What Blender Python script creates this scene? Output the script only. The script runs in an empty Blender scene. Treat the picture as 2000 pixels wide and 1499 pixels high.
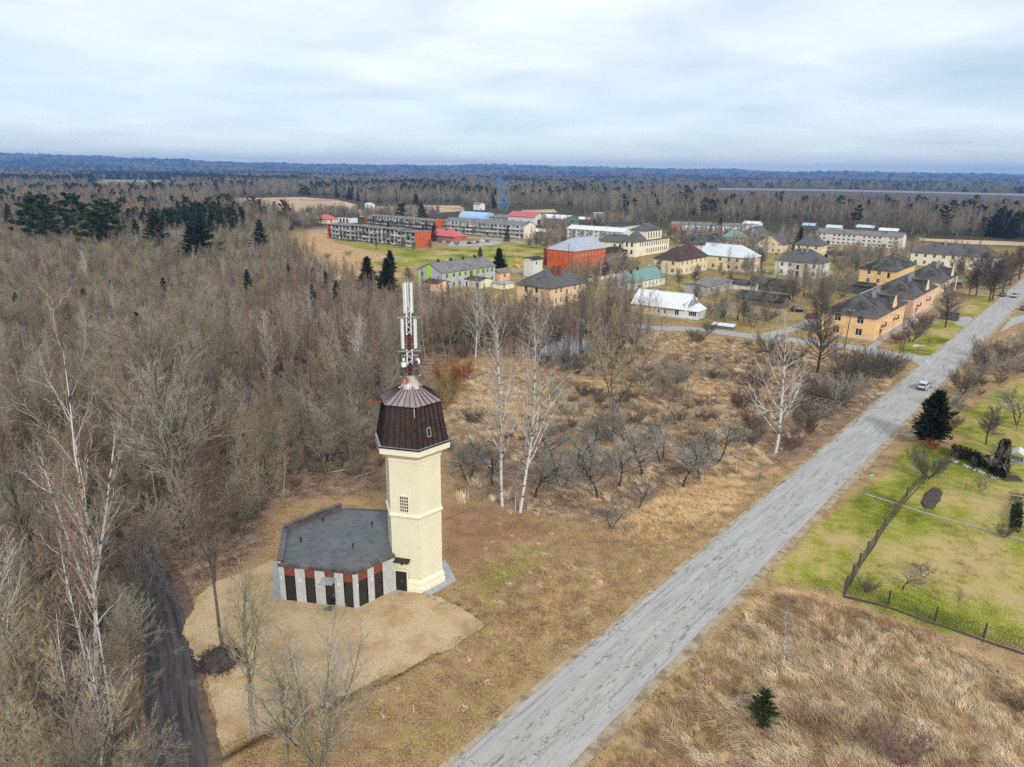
import bpy, bmesh, math, random
import numpy as np
from mathutils import Matrix, Vector
sc = bpy.context.scene
R = math.radians
# ---------------------------------------------------------------- camera
cam = bpy.data.cameras.new('camera'); cam_o = bpy.data.objects.new('camera', cam); sc.collection.objects.link(cam_o)
cam.sensor_width = 36; cam.lens = 24.966; cam.clip_start = .5; cam.clip_end = 60000
PITCH, ROLL, CAM_H = 0.289026524130261, 0.013089969389957472, 38.0
cam_o.matrix_world = Matrix.Translation((0, 0, CAM_H)) @ Matrix.Rotation(R(90) - PITCH, 4, 'X') @ Matrix.Rotation(ROLL, 4, 'Z')
sc.camera = cam_o
# ---------------------------------------------------------------- sky and sun
SUN_EL, SUN_AZ = R(32), R(163)          # azimuth clockwise from +Y
w = bpy.data.worlds.new('World'); sc.world = w; w.use_nodes = True
nt = w.node_tree; N = nt.nodes; L = nt.links
for n in list(N): N.remove(n)
def node(tree, typ, **kw):
    n = tree.nodes.new(typ)
    for k, v in kw.items():
        if k == 'ins':
            for a, b in v.items(): n.inputs[a].default_value = b
        else: setattr(n, k, v)
    return n
sky = node(nt, 'ShaderNodeTexSky', sky_type='NISHITA', sun_disc=False, sun_elevation=SUN_EL, sun_rotation=SUN_AZ, air_density=1.0, dust_density=.1, ozone_density=3.0)
bg1 = node(nt, 'ShaderNodeBackground', ins={'Strength': .085}); L.new(sky.outputs[0], bg1.inputs[0])
tc = node(nt, 'ShaderNodeTexCoord'); sep = node(nt, 'ShaderNodeSeparateXYZ'); L.new(tc.outputs['Generated'], sep.inputs[0])
zz = node(nt, 'ShaderNodeMath', operation='MAXIMUM', ins={1: 0.0}); L.new(sep.outputs[2], zz.inputs[0])
za = node(nt, 'ShaderNodeMath', operation='ADD', ins={1: .11}); L.new(zz.outputs[0], za.inputs[0])
dx = node(nt, 'ShaderNodeMath', operation='DIVIDE'); L.new(sep.outputs[0], dx.inputs[0]); L.new(za.outputs[0], dx.inputs[1])
dy = node(nt, 'ShaderNodeMath', operation='DIVIDE'); L.new(sep.outputs[1], dy.inputs[0]); L.new(za.outputs[0], dy.inputs[1])
cv = node(nt, 'ShaderNodeCombineXYZ'); L.new(dx.outputs[0], cv.inputs[0]); L.new(dy.outputs[0], cv.inputs[1])
n1 = node(nt, 'ShaderNodeTexNoise', ins={'Scale': .42, 'Detail': 7., 'Roughness': .52, 'Distortion': .35}); L.new(cv.outputs[0], n1.inputs['Vector'])
n2 = node(nt, 'ShaderNodeTexNoise', ins={'Scale': .95, 'Detail': 6., 'Roughness': .5, 'Distortion': .25}); L.new(cv.outputs[0], n2.inputs['Vector'])
r1 = node(nt, 'ShaderNodeMapRange', ins={1: .22, 2: .60, 3: .40, 4: .97}); L.new(n1.outputs[0], r1.inputs[0])
hz = node(nt, 'ShaderNodeMapRange', ins={1: 0.0, 2: .14, 3: .45, 4: 1.0}); L.new(zz.outputs[0], hz.inputs[0])
fm = node(nt, 'ShaderNodeMath', operation='MULTIPLY'); L.new(r1.outputs[0], fm.inputs[0]); L.new(hz.outputs[0], fm.inputs[1])
cr = node(nt, 'ShaderNodeValToRGB'); L.new(n2.outputs[0], cr.inputs[0])
cr.color_ramp.elements[0].position = .30; cr.color_ramp.elements[0].color = (.60, .68, .745, 1)
cr.color_ramp.elements[1].position = .64; cr.color_ramp.elements[1].color = (.90, .935, .955, 1)
bg2 = node(nt, 'ShaderNodeBackground', ins={'Strength': .94}); L.new(cr.outputs[0], bg2.inputs[0])
mx = node(nt, 'ShaderNodeMixShader'); L.new(fm.outputs[0], mx.inputs[0]); L.new(bg1.outputs[0], mx.inputs[1]); L.new(bg2.outputs[0], mx.inputs[2])
ow = node(nt, 'ShaderNodeOutputWorld'); L.new(mx.outputs[0], ow.inputs[0])
sun = bpy.data.lights.new('sun', 'SUN'); sun.energy = 2.0; sun.angle = R(10); sun.color = (1., .955, .89)
sun_o = bpy.data.objects.new('sun', sun); sc.collection.objects.link(sun_o)
sd = Vector((math.sin(SUN_AZ) * math.cos(SUN_EL), math.cos(SUN_AZ) * math.cos(SUN_EL), math.sin(SUN_EL)))
sun_o.rotation_euler = sd.to_track_quat('Z', 'Y').to_euler(); sun_o.location = (60, -60, 120)
vs = sc.view_settings; vs.view_transform = 'Standard'; vs.look = 'None'; vs.exposure = 0.46; vs.gamma = 1; vs.use_curve_mapping = False
sc.cycles.max_bounces = 5; sc.cycles.diffuse_bounces = 2; sc.cycles.glossy_bounces = 2; sc.cycles.transmission_bounces = 3
sc.cycles.transparent_max_bounces = 8; sc.cycles.volume_bounces = 0
sc.cycles.use_denoising = False; sc.cycles.use_adaptive_sampling = True; sc.cycles.adaptive_threshold = .02
# ---------------------------------------------------------------- helpers
rnd = random.Random(7)
COL = sc.collection
def tag(o, label=None, cat=None, group=None, kind=None):
    if label: o['label'] = label
    if cat: o['category'] = cat
    if group: o['group'] = group
    if kind: o['kind'] = kind
    return o
def empty(name, loc=(0, 0, 0), rz=0, parent=None):
    o = bpy.data.objects.new(name, None); COL.objects.link(o); o.empty_display_size = .3
    o.location = loc if len(loc) == 3 else (loc[0], loc[1], 0); o.rotation_euler = (0, 0, rz)
    if parent: o.parent = parent
    return o
def inst(name, me, parent=None, loc=(0, 0, 0), rz=0, scale=None, link=True):
    o = bpy.data.objects.new(name, me)
    if link: COL.objects.link(o)
    o.location = loc; o.rotation_euler = (0, 0, rz) if not isinstance(rz, tuple) else rz
    if scale: o.scale = scale if isinstance(scale, tuple) else (scale,) * 3
    if parent: o.parent = parent
    return o
def thing(name, label, cat, loc=(0, 0, 0), rz=0, group=None):
    return tag(empty(name, loc, rz), label, cat, group)
class MB:
    def __init__(s): s.v = []; s.f = []
    def add(s, vs_, fs):
        n = len(s.v); s.v += [tuple(p) for p in vs_]; s.f += [tuple(i + n for i in f) for f in fs]; return s
    def quad(s, a, b, c, d): return s.add((a, b, c, d), ((0, 1, 2, 3),))
    def poly(s, pts): return s.add(pts, (tuple(range(len(pts))),))
    def box(s, x0, y0, z0, x1, y1, z1):
        return s.add(((x0, y0, z0), (x1, y0, z0), (x1, y1, z0), (x0, y1, z0), (x0, y0, z1), (x1, y0, z1), (x1, y1, z1), (x0, y1, z1)),
                     ((0, 3, 2, 1), (4, 5, 6, 7), (0, 1, 5, 4), (1, 2, 6, 5), (2, 3, 7, 6), (3, 0, 4, 7)))
    def bar(s, a, b, w=.05, h=None, up=(0, 0, 1)):
        a = Vector(a); b = Vector(b); d = (b - a).normalized(); u = Vector(up)
        if abs(d.dot(u)) > .95: u = Vector((1, 0, 0))
        x = d.cross(u).normalized(); y = x.cross(d); x *= w / 2; y *= (h or w) / 2
        P_ = [a - x - y, a + x - y, a + x + y, a - x + y, b - x - y, b + x - y, b + x + y, b - x + y]
        return s.add(P_, ((0, 3, 2, 1), (4, 5, 6, 7), (0, 1, 5, 4), (1, 2, 6, 5), (2, 3, 7, 6), (3, 0, 4, 7)))
    def prism(s, pts, z0, z1):
        n = len(pts)
        s.add([(p[0], p[1], z0) for p in pts] + [(p[0], p[1], z1) for p in pts],
              [tuple(reversed(range(n))), tuple(range(n, 2 * n))] + [(i, (i + 1) % n, n + (i + 1) % n, n + i) for i in range(n)])
        return s
    def rings(s, rr, cap=True):
        n = len(rr[0]); b = len(s.v)
        for r_ in rr: s.v += [tuple(p) for p in r_]
        for k in range(len(rr) - 1):
            for i in range(n):
                j = (i + 1) % n; s.f.append((b + k * n + i, b + k * n + j, b + (k + 1) * n + j, b + (k + 1) * n + i))
        if cap:
            s.f.append(tuple(b + i for i in reversed(range(n)))); s.f.append(tuple(b + (len(rr) - 1) * n + i for i in range(n)))
        return s
    def lathe(s, prof, n=16, cx=0, cy=0, a0=0, cap=True):
        return s.rings([[(cx + r_ * math.cos(a0 + 2 * math.pi * i / n), cy + r_ * math.sin(a0 + 2 * math.pi * i / n), z) for i in range(n)] for r_, z in prof], cap)
    def tube(s, pts, r_, n=6, cap=True):
        pts = [Vector(p) for p in pts]; rr = []
        for i, p in enumerate(pts):
            d = (pts[min(i + 1, len(pts) - 1)] - pts[max(i - 1, 0)]).normalized()
            u = Vector((0, 0, 1)) if abs(d.z) < .9 else Vector((1, 0, 0))
            x = d.cross(u).normalized(); y = x.cross(d); rad = r_[i] if isinstance(r_, (list, tuple)) else r_
            rr.append([p + x * rad * math.cos(2 * math.pi * k / n) + y * rad * math.sin(2 * math.pi * k / n) for k in range(n)])
        return s.rings(rr, cap)
    def mesh(s, name, mat, smooth=False):
        me = bpy.data.meshes.new(name); me.from_pydata(s.v, [], s.f); me.update()
        if mat: me.materials.append(mat)
        bm = bmesh.new(); bm.from_mesh(me); bmesh.ops.recalc_face_normals(bm, faces=bm.faces); bm.to_mesh(me); bm.free()
        if smooth: me.polygons.foreach_set('use_smooth', [True] * len(me.polygons))
        return me
    def build(s, name, mat, parent=None, loc=(0, 0, 0), rz=0, smooth=False):
        return inst(name, s.mesh(name, mat, smooth), parent, loc, rz)
MATS = {}
def M(name, c1, c2=None, scale=1.5, rough=.8, bump=0., bscale=25., metal=0., lo=.35, hi=.65, detail=6., spec=.3, rnd_amt=0., c3=None, scale3=.3, lo3=.5, hi3=.62, coord='Object', stretch=None, wave=None):
    """procedural Principled material: two-colour noise, optional stain colour c3, bump, per-object value jitter"""
    m = bpy.data.materials.new(name); m.use_nodes = True; t = m.node_tree; nd = t.nodes; lk = t.links
    b = nd['Principled BSDF']; b.inputs['Roughness'].default_value = rough; b.inputs['Metallic'].default_value = metal
    b.inputs['Specular IOR Level'].default_value = spec
    tcn = node(t, 'ShaderNodeTexCoord') if coord != 'World' else node(t, 'ShaderNodeNewGeometry')
    if coord == 'World': coord = 'Position'
    vec = tcn.outputs[coord]
    if stretch:
        mp = node(t, 'ShaderNodeMapping'); mp.inputs['Scale'].default_value = stretch; lk.new(vec, mp.inputs[0]); vec = mp.outputs[0]
    c1 = (*c1, 1); out = None
    if c2:
        nz = node(t, 'ShaderNodeTexNoise', ins={'Scale': scale, 'Detail': detail, 'Roughness': .6}); lk.new(vec, nz.inputs['Vector'])
        rp = node(t, 'ShaderNodeMapRange', ins={1: lo, 2: hi}); lk.new(nz.outputs[0], rp.inputs[0])
        mixn = node(t, 'ShaderNodeMix', data_type='RGBA'); mixn.inputs[6].default_value = c1; mixn.inputs[7].default_value = (*c2, 1)
        lk.new(rp.outputs[0], mixn.inputs[0]); out = mixn.outputs[2]
    if c3:
        nz = node(t, 'ShaderNodeTexNoise', ins={'Scale': scale3, 'Detail': 7., 'Roughness': .65}); lk.new(tcn.outputs[coord], nz.inputs['Vector'])
        rp = node(t, 'ShaderNodeMapRange', ins={1: lo3, 2: hi3}); lk.new(nz.outputs[0], rp.inputs[0])
        mixn = node(t, 'ShaderNodeMix', data_type='RGBA'); mixn.inputs[6].default_value = c1; mixn.inputs[7].default_value = (*c3, 1)
        if out: lk.new(out, mixn.inputs[6])
        lk.new(rp.outputs[0], mixn.inputs[0]); out = mixn.outputs[2]
    if rnd_amt:
        oi = node(t, 'ShaderNodeObjectInfo'); rp = node(t, 'ShaderNodeMapRange', ins={1: 0., 2: 1., 3: 1 - rnd_amt, 4: 1 + rnd_amt}); lk.new(oi.outputs['Random'], rp.inputs[0])
        hs = node(t, 'ShaderNodeHueSaturation'); hs.inputs['Color'].default_value = c1
        if out: lk.new(out, hs.inputs['Color'])
        lk.new(rp.outputs[0], hs.inputs['Value']); out = hs.outputs[0]
    if out: lk.new(out, b.inputs['Base Color'])
    else: b.inputs['Base Color'].default_value = c1
    hgt = None
    if bump:
        nb = node(t, 'ShaderNodeTexNoise', ins={'Scale': bscale, 'Detail': 4.}); lk.new(tcn.outputs[coord], nb.inputs['Vector']); hgt = nb.outputs[0]
    if wave:
        wv = node(t, 'ShaderNodeTexWave', bands_direction=wave[0], ins={'Scale': wave[1], 'Distortion': 0.}); lk.new(tcn.outputs[coord], wv.inputs['Vector']); hgt = wv.outputs['Fac']; bump = wave[2]
    if hgt:
        bp = node(t, 'ShaderNodeBump', ins={'Strength': bump, 'Distance': .05}); lk.new(hgt, bp.inputs['Height']); lk.new(bp.outputs[0], b.inputs['Normal'])
    MATS[name] = m
    return m
def gn_scatter(name, pts, protos, idx, rot, scl, kind='stuff'):
    """one object: points that carry prototype index, z rotation and scale, instanced by geometry nodes"""
    me = bpy.data.meshes.new(name); me.from_pydata([tuple(p) for p in pts], [], [])
    a = me.attributes.new('pick', 'INT', 'POINT'); a.data.foreach_set('value', np.asarray(idx, dtype=np.int32))
    a = me.attributes.new('turn', 'FLOAT_VECTOR', 'POINT'); rr = np.zeros((len(pts), 3), dtype=np.float32)
    rot = np.asarray(rot, dtype=np.float32)
    if rot.ndim == 1: rr[:, 2] = rot
    else: rr[:] = rot
    a.data.foreach_set('vector', rr.ravel())
    a = me.attributes.new('size', 'FLOAT_VECTOR', 'POINT'); s_ = np.asarray(scl, dtype=np.float32)
    if s_.ndim == 1: s_ = np.stack([s_, s_, s_], 1)
    a.data.foreach_set('vector', s_.ravel())
    o = bpy.data.objects.new(name, me); COL.objects.link(o); o['kind'] = kind
    pc = bpy.data.collections.new(name + '_kinds')
    for k, pm in enumerate(protos):
        po = bpy.data.objects.new('%s_kind_%02d' % (name, k), pm); pc.objects.link(po)
    g = bpy.data.node_groups.new(name + '_nodes', 'GeometryNodeTree')
    g.interface.new_socket('Geometry', in_out='INPUT', socket_type='NodeSocketGeometry'); g.interface.new_socket('Geometry', in_out='OUTPUT', socket_type='NodeSocketGeometry')
    gi = g.nodes.new('NodeGroupInput'); go = g.nodes.new('NodeGroupOutput')
    ci = g.nodes.new('GeometryNodeCollectionInfo'); ci.inputs['Collection'].default_value = pc; ci.inputs['Separate Children'].default_value = True; ci.inputs['Reset Children'].default_value = True
    ip = g.nodes.new('GeometryNodeInstanceOnPoints'); ip.inputs['Pick Instance'].default_value = True
    def na(nm, ty): q = g.nodes.new('GeometryNodeInputNamedAttribute'); q.data_type = ty; q.inputs['Name'].default_value = nm; return q.outputs['Attribute']
    g.links.new(gi.outputs[0], ip.inputs['Points']); g.links.new(ci.outputs[0], ip.inputs['Instance'])
    g.links.new(na('pick', 'INT'), ip.inputs['Instance Index']); g.links.new(na('turn', 'FLOAT_VECTOR'), ip.inputs['Rotation']); g.links.new(na('size', 'FLOAT_VECTOR'), ip.inputs['Scale'])
    g.links.new(ip.outputs[0], go.inputs[0])
    md = o.modifiers.new('scatter', 'NODES'); md.node_group = g
    return o
def vnoise(x, y, seed=0):
    """smooth value noise in numpy, about -1..1"""
    x = np.asarray(x, dtype=float); y = np.asarray(y, dtype=float)
    xi = np.floor(x).astype(np.int64); yi = np.floor(y).astype(np.int64); fx = x - xi; fy = y - yi
    fx = fx * fx * (3 - 2 * fx); fy = fy * fy * (3 - 2 * fy)
    def h(a, b):
        n = (a * 374761393 + b * 668265263 + seed * 974634777) & 0x7fffffff
        n = ((n ^ (n >> 13)) * 1274126177) & 0x7fffffff; n = n ^ (n >> 16)
        return (n & 0xffff) / 32767.5 - 1
    return (h(xi, yi) * (1 - fx) + h(xi + 1, yi) * fx) * (1 - fy) + (h(xi, yi + 1) * (1 - fx) + h(xi + 1, yi + 1) * fx) * fy
def fbm(x, y, seed=0, oct=4):
    s_ = 0; a = 1; t = 0
    for k in range(oct): s_ = s_ + a * vnoise(x * 2 ** k, y * 2 ** k, seed + k); t += a; a *= .55
    return s_ / t
def inpoly(x, y, poly):
    x = np.asarray(x, dtype=float); y = np.asarray(y, dtype=float); c = np.zeros(x.shape, bool); n = len(poly)
    for i in range(n):
        x0, y0 = poly[i]; x1, y1 = poly[(i + 1) % n]
        if y0 == y1: continue
        c ^= ((y0 > y) != (y1 > y)) & (x < (x1 - x0) * (y - y0) / (y1 - y0) + x0)
    return c
def pdist(x, y, poly, closed=True):
    d = np.full(np.shape(x), 1e9); n = len(poly)
    for i in range(n if closed else n - 1):
        x0, y0 = poly[i]; x1, y1 = poly[(i + 1) % n]; ex, ey = x1 - x0, y1 - y0; l2 = ex * ex + ey * ey + 1e-9
        t = np.clip(((x - x0) * ex + (y - y0) * ey) / l2, 0, 1); d = np.minimum(d, np.hypot(x - x0 - t * ex, y - y0 - t * ey))
    return d
def mask(x, y, poly, soft=1.5, warp=1.5, wl=5., seed=1):
    """0..1 coverage of a ground patch with a wandering, feathered border"""
    xs = [p[0] for p in poly]; ys = [p[1] for p in poly]; out = np.zeros(np.shape(x)); g = soft + 2 * warp + 2
    k = (x > min(xs) - g) & (x < max(xs) + g) & (y > min(ys) - g) & (y < max(ys) + g)
    if not k.any(): return out
    a = x[k] + warp * fbm(x[k] / wl, y[k] / wl, seed); b = y[k] + warp * fbm(x[k] / wl, y[k] / wl, seed + 50)
    s_ = np.where(inpoly(a, b, poly), 1., -1.) * pdist(a, b, poly)
    t = np.clip(s_ / soft * .5 + .5, 0, 1); out[k] = t * t * (3 - 2 * t); return out
def densify(pts, step, closed=True):
    out = []; n = len(pts)
    for i in range(n if closed else n - 1):
        a, b = pts[i], pts[(i + 1) % n]; m = max(1, int(math.hypot(b[0] - a[0], b[1] - a[1]) / step))
        for k in range(m): out.append((a[0] + (b[0] - a[0]) * k / m, a[1] + (b[1] - a[1]) * k / m))
    if not closed: out.append(pts[-1])
    return out
def rough_edge(pts, amp, wl, seed=3, step=.4):
    d = densify(pts, step); x = np.array([p[0] for p in d]); y = np.array([p[1] for p in d])
    return list(zip((x + amp * fbm(x / wl, y / wl, seed, 3)).tolist(), (y + amp * fbm(x / wl, y / wl, seed + 9, 3)).tolist()))
def smooth_line(pts, step=2.):
    """Catmull-Rom through control points"""
    p = [np.array(q, float) for q in pts]; p = [2 * p[0] - p[1]] + p + [2 * p[-1] - p[-2]]; out = []
    for i in range(1, len(p) - 2):
        m = max(2, int(np.linalg.norm(p[i + 1] - p[i]) / step))
        for k in range(m):
            t = k / m; out.append(.5 * (2 * p[i] + (p[i + 1] - p[i - 1]) * t + (2 * p[i - 1] - 5 * p[i] + 4 * p[i + 1] - p[i + 2]) * t * t + (3 * p[i] - p[i - 1] - 3 * p[i + 1] + p[i + 2]) * t ** 3))
    out.append(p[-2]); return out
def sheet(name, pts, z, mat, kind='structure'):
    """flat patch with an irregular outline, triangulated"""
    bm = bmesh.new(); vs_ = [bm.verts.new((p[0], p[1], z)) for p in pts]
    es = [bm.edges.new((vs_[i], vs_[(i + 1) % len(vs_)])) for i in range(len(vs_))]
    bmesh.ops.triangle_fill(bm, use_beauty=True, edges=es, normal=(0, 0, 1))
    me = bpy.data.meshes.new(name); bm.to_mesh(me); bm.free(); me.materials.append(mat)
    return tag(inst(name, me), kind=kind)
def strip(name, line, wl, wr, z, mat, kind='structure', jag=0., seed=5, cols=7):
    """ribbon along a polyline: wl metres to the left of travel, wr to the right; UV u = metres across, v = metres along"""
    vs_, fs, uv = [], [], []; s_ = 0; n = len(line)
    for i, p in enumerate(line):
        d = np.array(line[min(i + 1, n - 1)]) - np.array(line[max(i - 1, 0)]); d = d / (np.linalg.norm(d) + 1e-9); nl = np.array((-d[1], d[0]))
        if i: s_ += float(np.linalg.norm(np.array(p) - np.array(line[i - 1])))
        a = -wl + jag * float(fbm(s_ / 3., 1.7, seed, 4)); b = wr + jag * float(fbm(s_ / 3., 8.3, seed + 4, 4))
        if callable(z): z0 = z(*p)
        else: z0 = z
        for k in range(cols):
            t = a + (b - a) * k / (cols - 1); q = np.array(p) - nl * t; vs_.append((q[0], q[1], z0)); uv.append((t, s_))
    for i in range(n - 1):
        for k in range(cols - 1): o = i * cols + k; fs.append((o, o + cols, o + cols + 1, o + 1))
    me = bpy.data.meshes.new(name); me.from_pydata(vs_, [], fs); ul = me.uv_layers.new(name='UVMap')
    for lp in me.loops: ul.data[lp.index].uv = uv[lp.vertex_index]
    me.materials.append(mat); bm = bmesh.new(); bm.from_mesh(me); bmesh.ops.recalc_face_normals(bm, faces=bm.faces)
    if bm.faces and sum(f.normal.z for f in bm.faces) < 0: bmesh.ops.reverse_faces(bm, faces=bm.faces)
    bm.to_mesh(me); bm.free()
    return tag(inst(name, me), kind=kind)

# ---------------------------------------------------------------- ground sheet
FOREST = [(-33.41,37.52),(-23.87,37.68),(-28.88,45.92),(-38.49,62.93),(-31.3,56.86),(-28.73,58.6),(-27.05,63.22),(-24.8,67.4),(-26.29,75.79),(-21.76,79.4),(-16.23,81.79),(-19.5,106.72),(-10.95,146.2),(19.72,147.8),(39.58,180.55),(27.08,208.84),(-0.3,206.87),(-34.8,237.51),(-84.89,293.54),(-126.79,402.26),(-292.49,410.38)]
VILL = [(-148.04,518.93),(-54.27,740.88),(118.47,567.99),(275.71,489.8),(338.11,434.95),(208.62,263.78),(153.96,236.86),(96.11,171.99),(70.19,170.47),(40.66,185.83),(24.76,189.57),(-0.3,206.87),(-35.58,243.03),(-58.01,266.0),(-8.55,277.74),(18.79,343.03),(-30.61,415.97),(-99.15,406.2)]
ZONES = [  # channel 0 green, 1 straw, 2 leaf litter, 3 dark soil, 4 bare red earth
    (2, FOREST, 1., 3., 3., 9.),
    (2, [(-10.47,98.02),(-10.36,138.0),(6.18,138.82),(37.02,174.27),(66.04,159.63),(78.64,138.49),(62.58,117.97),(42.36,97.85),(29.87,86.4),(20.35,86.1),(0.12,94.36)], .55, 4., 5., 8.),
    (1, [(-11.83,120.69),(-3.94,130.89),(0.95,124.38),(4.92,105.27),(1.59,94.41),(-5.19,98.21),(-8.96,98.08)], .8, 2., 3., 6.),
    (1, [(5.65,124.59),(12.13,135.28),(25.78,132.29),(33.99,153.07),(44.26,149.08),(48.97,133.38),(41.73,114.33),(33.34,95.52),(29.19,99.46),(28.25,108.6),(18.49,95.0),(12.2,105.55)], .60, 3., 5., 6.),
    (1, [(36.44,171.31),(42.22,174.58),(58.12,164.32),(64.14,154.69),(50.48,141.01),(33.05,148.49)], .45, 3., 4., 7.),
    (2, [(-8.99,90.3),(0.12,96.35),(13.33,94.82),(23.56,91.4),(30.01,91.61),(21.32,81.44),(13.81,74.34),(10.54,71.77),(3.15,74.03),(-5.87,76.39)], .75, 4., 4., 7.),
    (1, [(13.22,74.32),(21.67,82.96),(32.01,93.54),(35.76,91.81),(38.31,90.99),(27.35,78.04),(21.8,70.9),(15.79,66.32),(11.94,69.48)], 1., 1.5, 2., 4.),
    (4, [(-8.42,77.68),(-4.09,77.12),(0.79,73.97),(3.6,70.41),(0.23,66.44),(-1.84,63.84),(-3.15,59.19),(-5.9,62.77),(-7.27,68.97)], .8, 2.5, 2.5, 5.),
    (1, [(6.0,52.36),(1.96,48.94),(-1.37,48.87),(-2.86,53.61),(1.75,61.09),(9.74,65.13),(12.09,63.21)], .45, 3., 3., 5.),
    (0, [(-2.12,57.52),(0.75,60.16),(3.52,68.14),(-0.87,68.03),(-3.29,61.89)], .75, 3., 3., 5.),
    (0, [(-9.19,37.92),(-4.8,41.59),(-1.29,46.45),(2.87,50.91),(0.3,46.48),(-3.83,38.83),(-4.43,38.0)], .55, 3., 2., 5.),
    (3, [(-1.83,53.48),(-2.47,54.74),(-4.9,56.64),(-7.19,58.24),(-7.63,57.9),(-4.69,55.69),(-2.41,53.47),(-9.3,46.59),(-12.75,44.27),(-17.9,40.4),(-19.14,39.01),(-18.89,38.36),(-16.95,39.73),(-12.25,43.8),(-8.13,46.79),(-3.22,52.02)], .85, .6, .5, 1.6),
    (1, [(6.49,38.18),(11.76,43.92),(17.38,50.54),(22.27,56.45),(26.33,59.88),(30.67,57.44),(35.97,54.07),(40.77,47.25),(40.38,43.39),(36.94,38.67)], 1., 2., 1.5, 6.),
    (0, [(23.85,59.82),(31.25,68.87),(39.86,78.4),(45.84,84.49),(51.33,88.78),(59.27,98.45),(64.7,98.64),(71.3,103.17),(82.66,101.39),(45.05,49.79),(39.88,52.36),(35.91,54.82),(31.22,58.7),(27.32,61.24)], .92, 1.5, 1.5, 4.),
    (1, [(37.15,62.87),(45.37,70.37),(54.17,75.47),(55.34,71.8),(49.65,63.17),(43.79,60.29),(38.31,59.29)], .45, 4., 5., 4.),
    (0, [(68.06,103.05),(77.34,115.78),(91.75,128.45),(113.82,144.14),(84.3,103.65),(76.16,103.35)], .9, 2., 2., 5.),
    (1, [(84.95,135.07),(100.36,152.01),(121.13,173.45),(161.92,210.14),(123.84,157.89),(96.43,135.61),(76.44,115.75)], .55, 3., 3., 5.),
    (0, [(88.94,156.02),(86.63,158.3),(112.05,191.79),(122.98,196.04),(120.92,185.64),(98.49,156.53),(93.01,152.98)], 1., 1.2, 1., 4.),
    (0, [(126.75,199.95),(153.96,236.86),(163.81,242.87),(154.5,227.09),(133.06,201.88)], 1., 1.2, 1., 4.),
    (0, [(58.5,181.74),(77.0,212.44),(86.46,208.93),(78.88,193.14),(64.11,174.72)], .8, 2., 2., 5.),
    (2, [(38.5,99.79),(46.75,109.32),(60.74,123.86),(69.33,124.24),(65.32,118.09),(50.39,102.4),(40.82,93.85),(33.96,86.53),(28.44,81.65),(28.7,84.75)], .8, 2., 2., 4.),
    (2, VILL, .62, 4., 7., 14.),
    (0, VILL, .42, 4., 8., 11.),
    (0, [(-66.35,295.46),(-58.77,338.3),(-35.11,369.48),(-1.04,407.58),(27.0,393.71),(18.79,343.03),(11.78,287.23),(1.47,286.22),(-9.29,301.37),(-27.97,317.41),(-42.21,289.73),(-58.03,296.32)], 1., 3., 3., 12.),
    (0, [(-104.72,405.41),(-87.94,407.8),(-39.25,359.01),(-48.67,335.18),(-76.66,354.38)], .7, 3., 3., 12.),
    (1, [(-135.48,474.07),(-134.04,521.51),(-95.65,391.55),(-58.06,334.09),(-60.12,296.11),(-61.38,272.69),(-96.24,351.95),(-107.95,375.82)], .95, 3., 3., 10.),
    (1, [(-66.35,295.46),(-51.76,296.97),(-41.0,267.59),(-48.12,253.86),(-67.61,258.46)], .7, 3., 3., 10.),
    (0, [(-0.59,286.02),(11.78,287.23),(22.85,247.99),(29.29,227.14),(36.15,218.23),(34.19,267.73),(46.5,250.0),(55.05,239.48),(68.66,251.88),(75.54,278.47),(60.17,291.98),(43.3,306.82)], .55, 3., 5., 9.),
    (0, [(73.69,271.33),(97.89,273.54),(123.51,269.13),(144.65,317.31),(125.9,355.48),(98.7,288.01)], .6, 3., 5., 9.),
]
def axis(lo, hi, step, far, g=1.07):
    a = list(np.arange(lo, hi + step, step)); s_ = step
    while a[-1] < far: s_ *= g; a.append(a[-1] + s_)
    return a
xs = axis(0, 200, .95, 12000); xs = sorted(set([-v for v in axis(0, 140, .95, 12000)] + xs))
ys = [-400, -120, -40, 5] + axis(28, 430, .95, 12000)
gx, gy = np.meshgrid(np.array(xs), np.array(ys)); fx, fy = gx.ravel(), gy.ravel()
zn = np.zeros((5, fx.size))
for ch, poly, st, soft, warp, wl in ZONES:
    m_ = mask(fx, fy, poly, soft, warp, wl, 11 + ch) * st
    for c in range(5): zn[c] *= (1 - m_ * .85) if c != ch else 1
    zn[ch] = np.maximum(zn[ch], m_)
dist = np.hypot(fx, fy)
far_ = np.clip((dist - 430) / 120, 0, 1); zn[2] = np.where(dist > 430, far_ * .4, zn[2]); zn[3] = np.where(dist > 430, far_ * .8, zn[3])
hill = np.clip((dist - 4600) / 5000, 0, 1) ** 1.2 * (98 + 62 * fbm(fx / 1900, fy / 1900, 5, 3)) + np.clip((dist - 3000) / 5000, 0, 1) * 26 * fbm(fx / 650, fy / 650, 8, 3)
hill *= np.clip(.82 - fx / np.maximum(dist, 1) * .36, 0, 2)
fz = np.where(dist > 600, hill * np.clip((dist - 2500) / 1000, 0, 1), 0) - .09 * (1 + fbm(fx / 1.9, fy / 1.9, 21, 3)) * np.clip(zn[1] + zn[2] * .7, 0, 1) * (dist < 420)
nx_, ny_ = len(xs), len(ys)
idx = np.arange(nx_ * ny_).reshape(ny_, nx_)
quads = np.stack([idx[:-1, :-1], idx[:-1, 1:], idx[1:, 1:], idx[1:, :-1]], -1).reshape(-1, 4)
me = bpy.data.meshes.new('ground'); me.vertices.add(fx.size); me.vertices.foreach_set('co', np.stack([fx, fy, fz], 1).astype(np.float32).ravel())
me.loops.add(quads.size); me.loops.foreach_set('vertex_index', quads.ravel().astype(np.int32)); me.polygons.add(len(quads))
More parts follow.
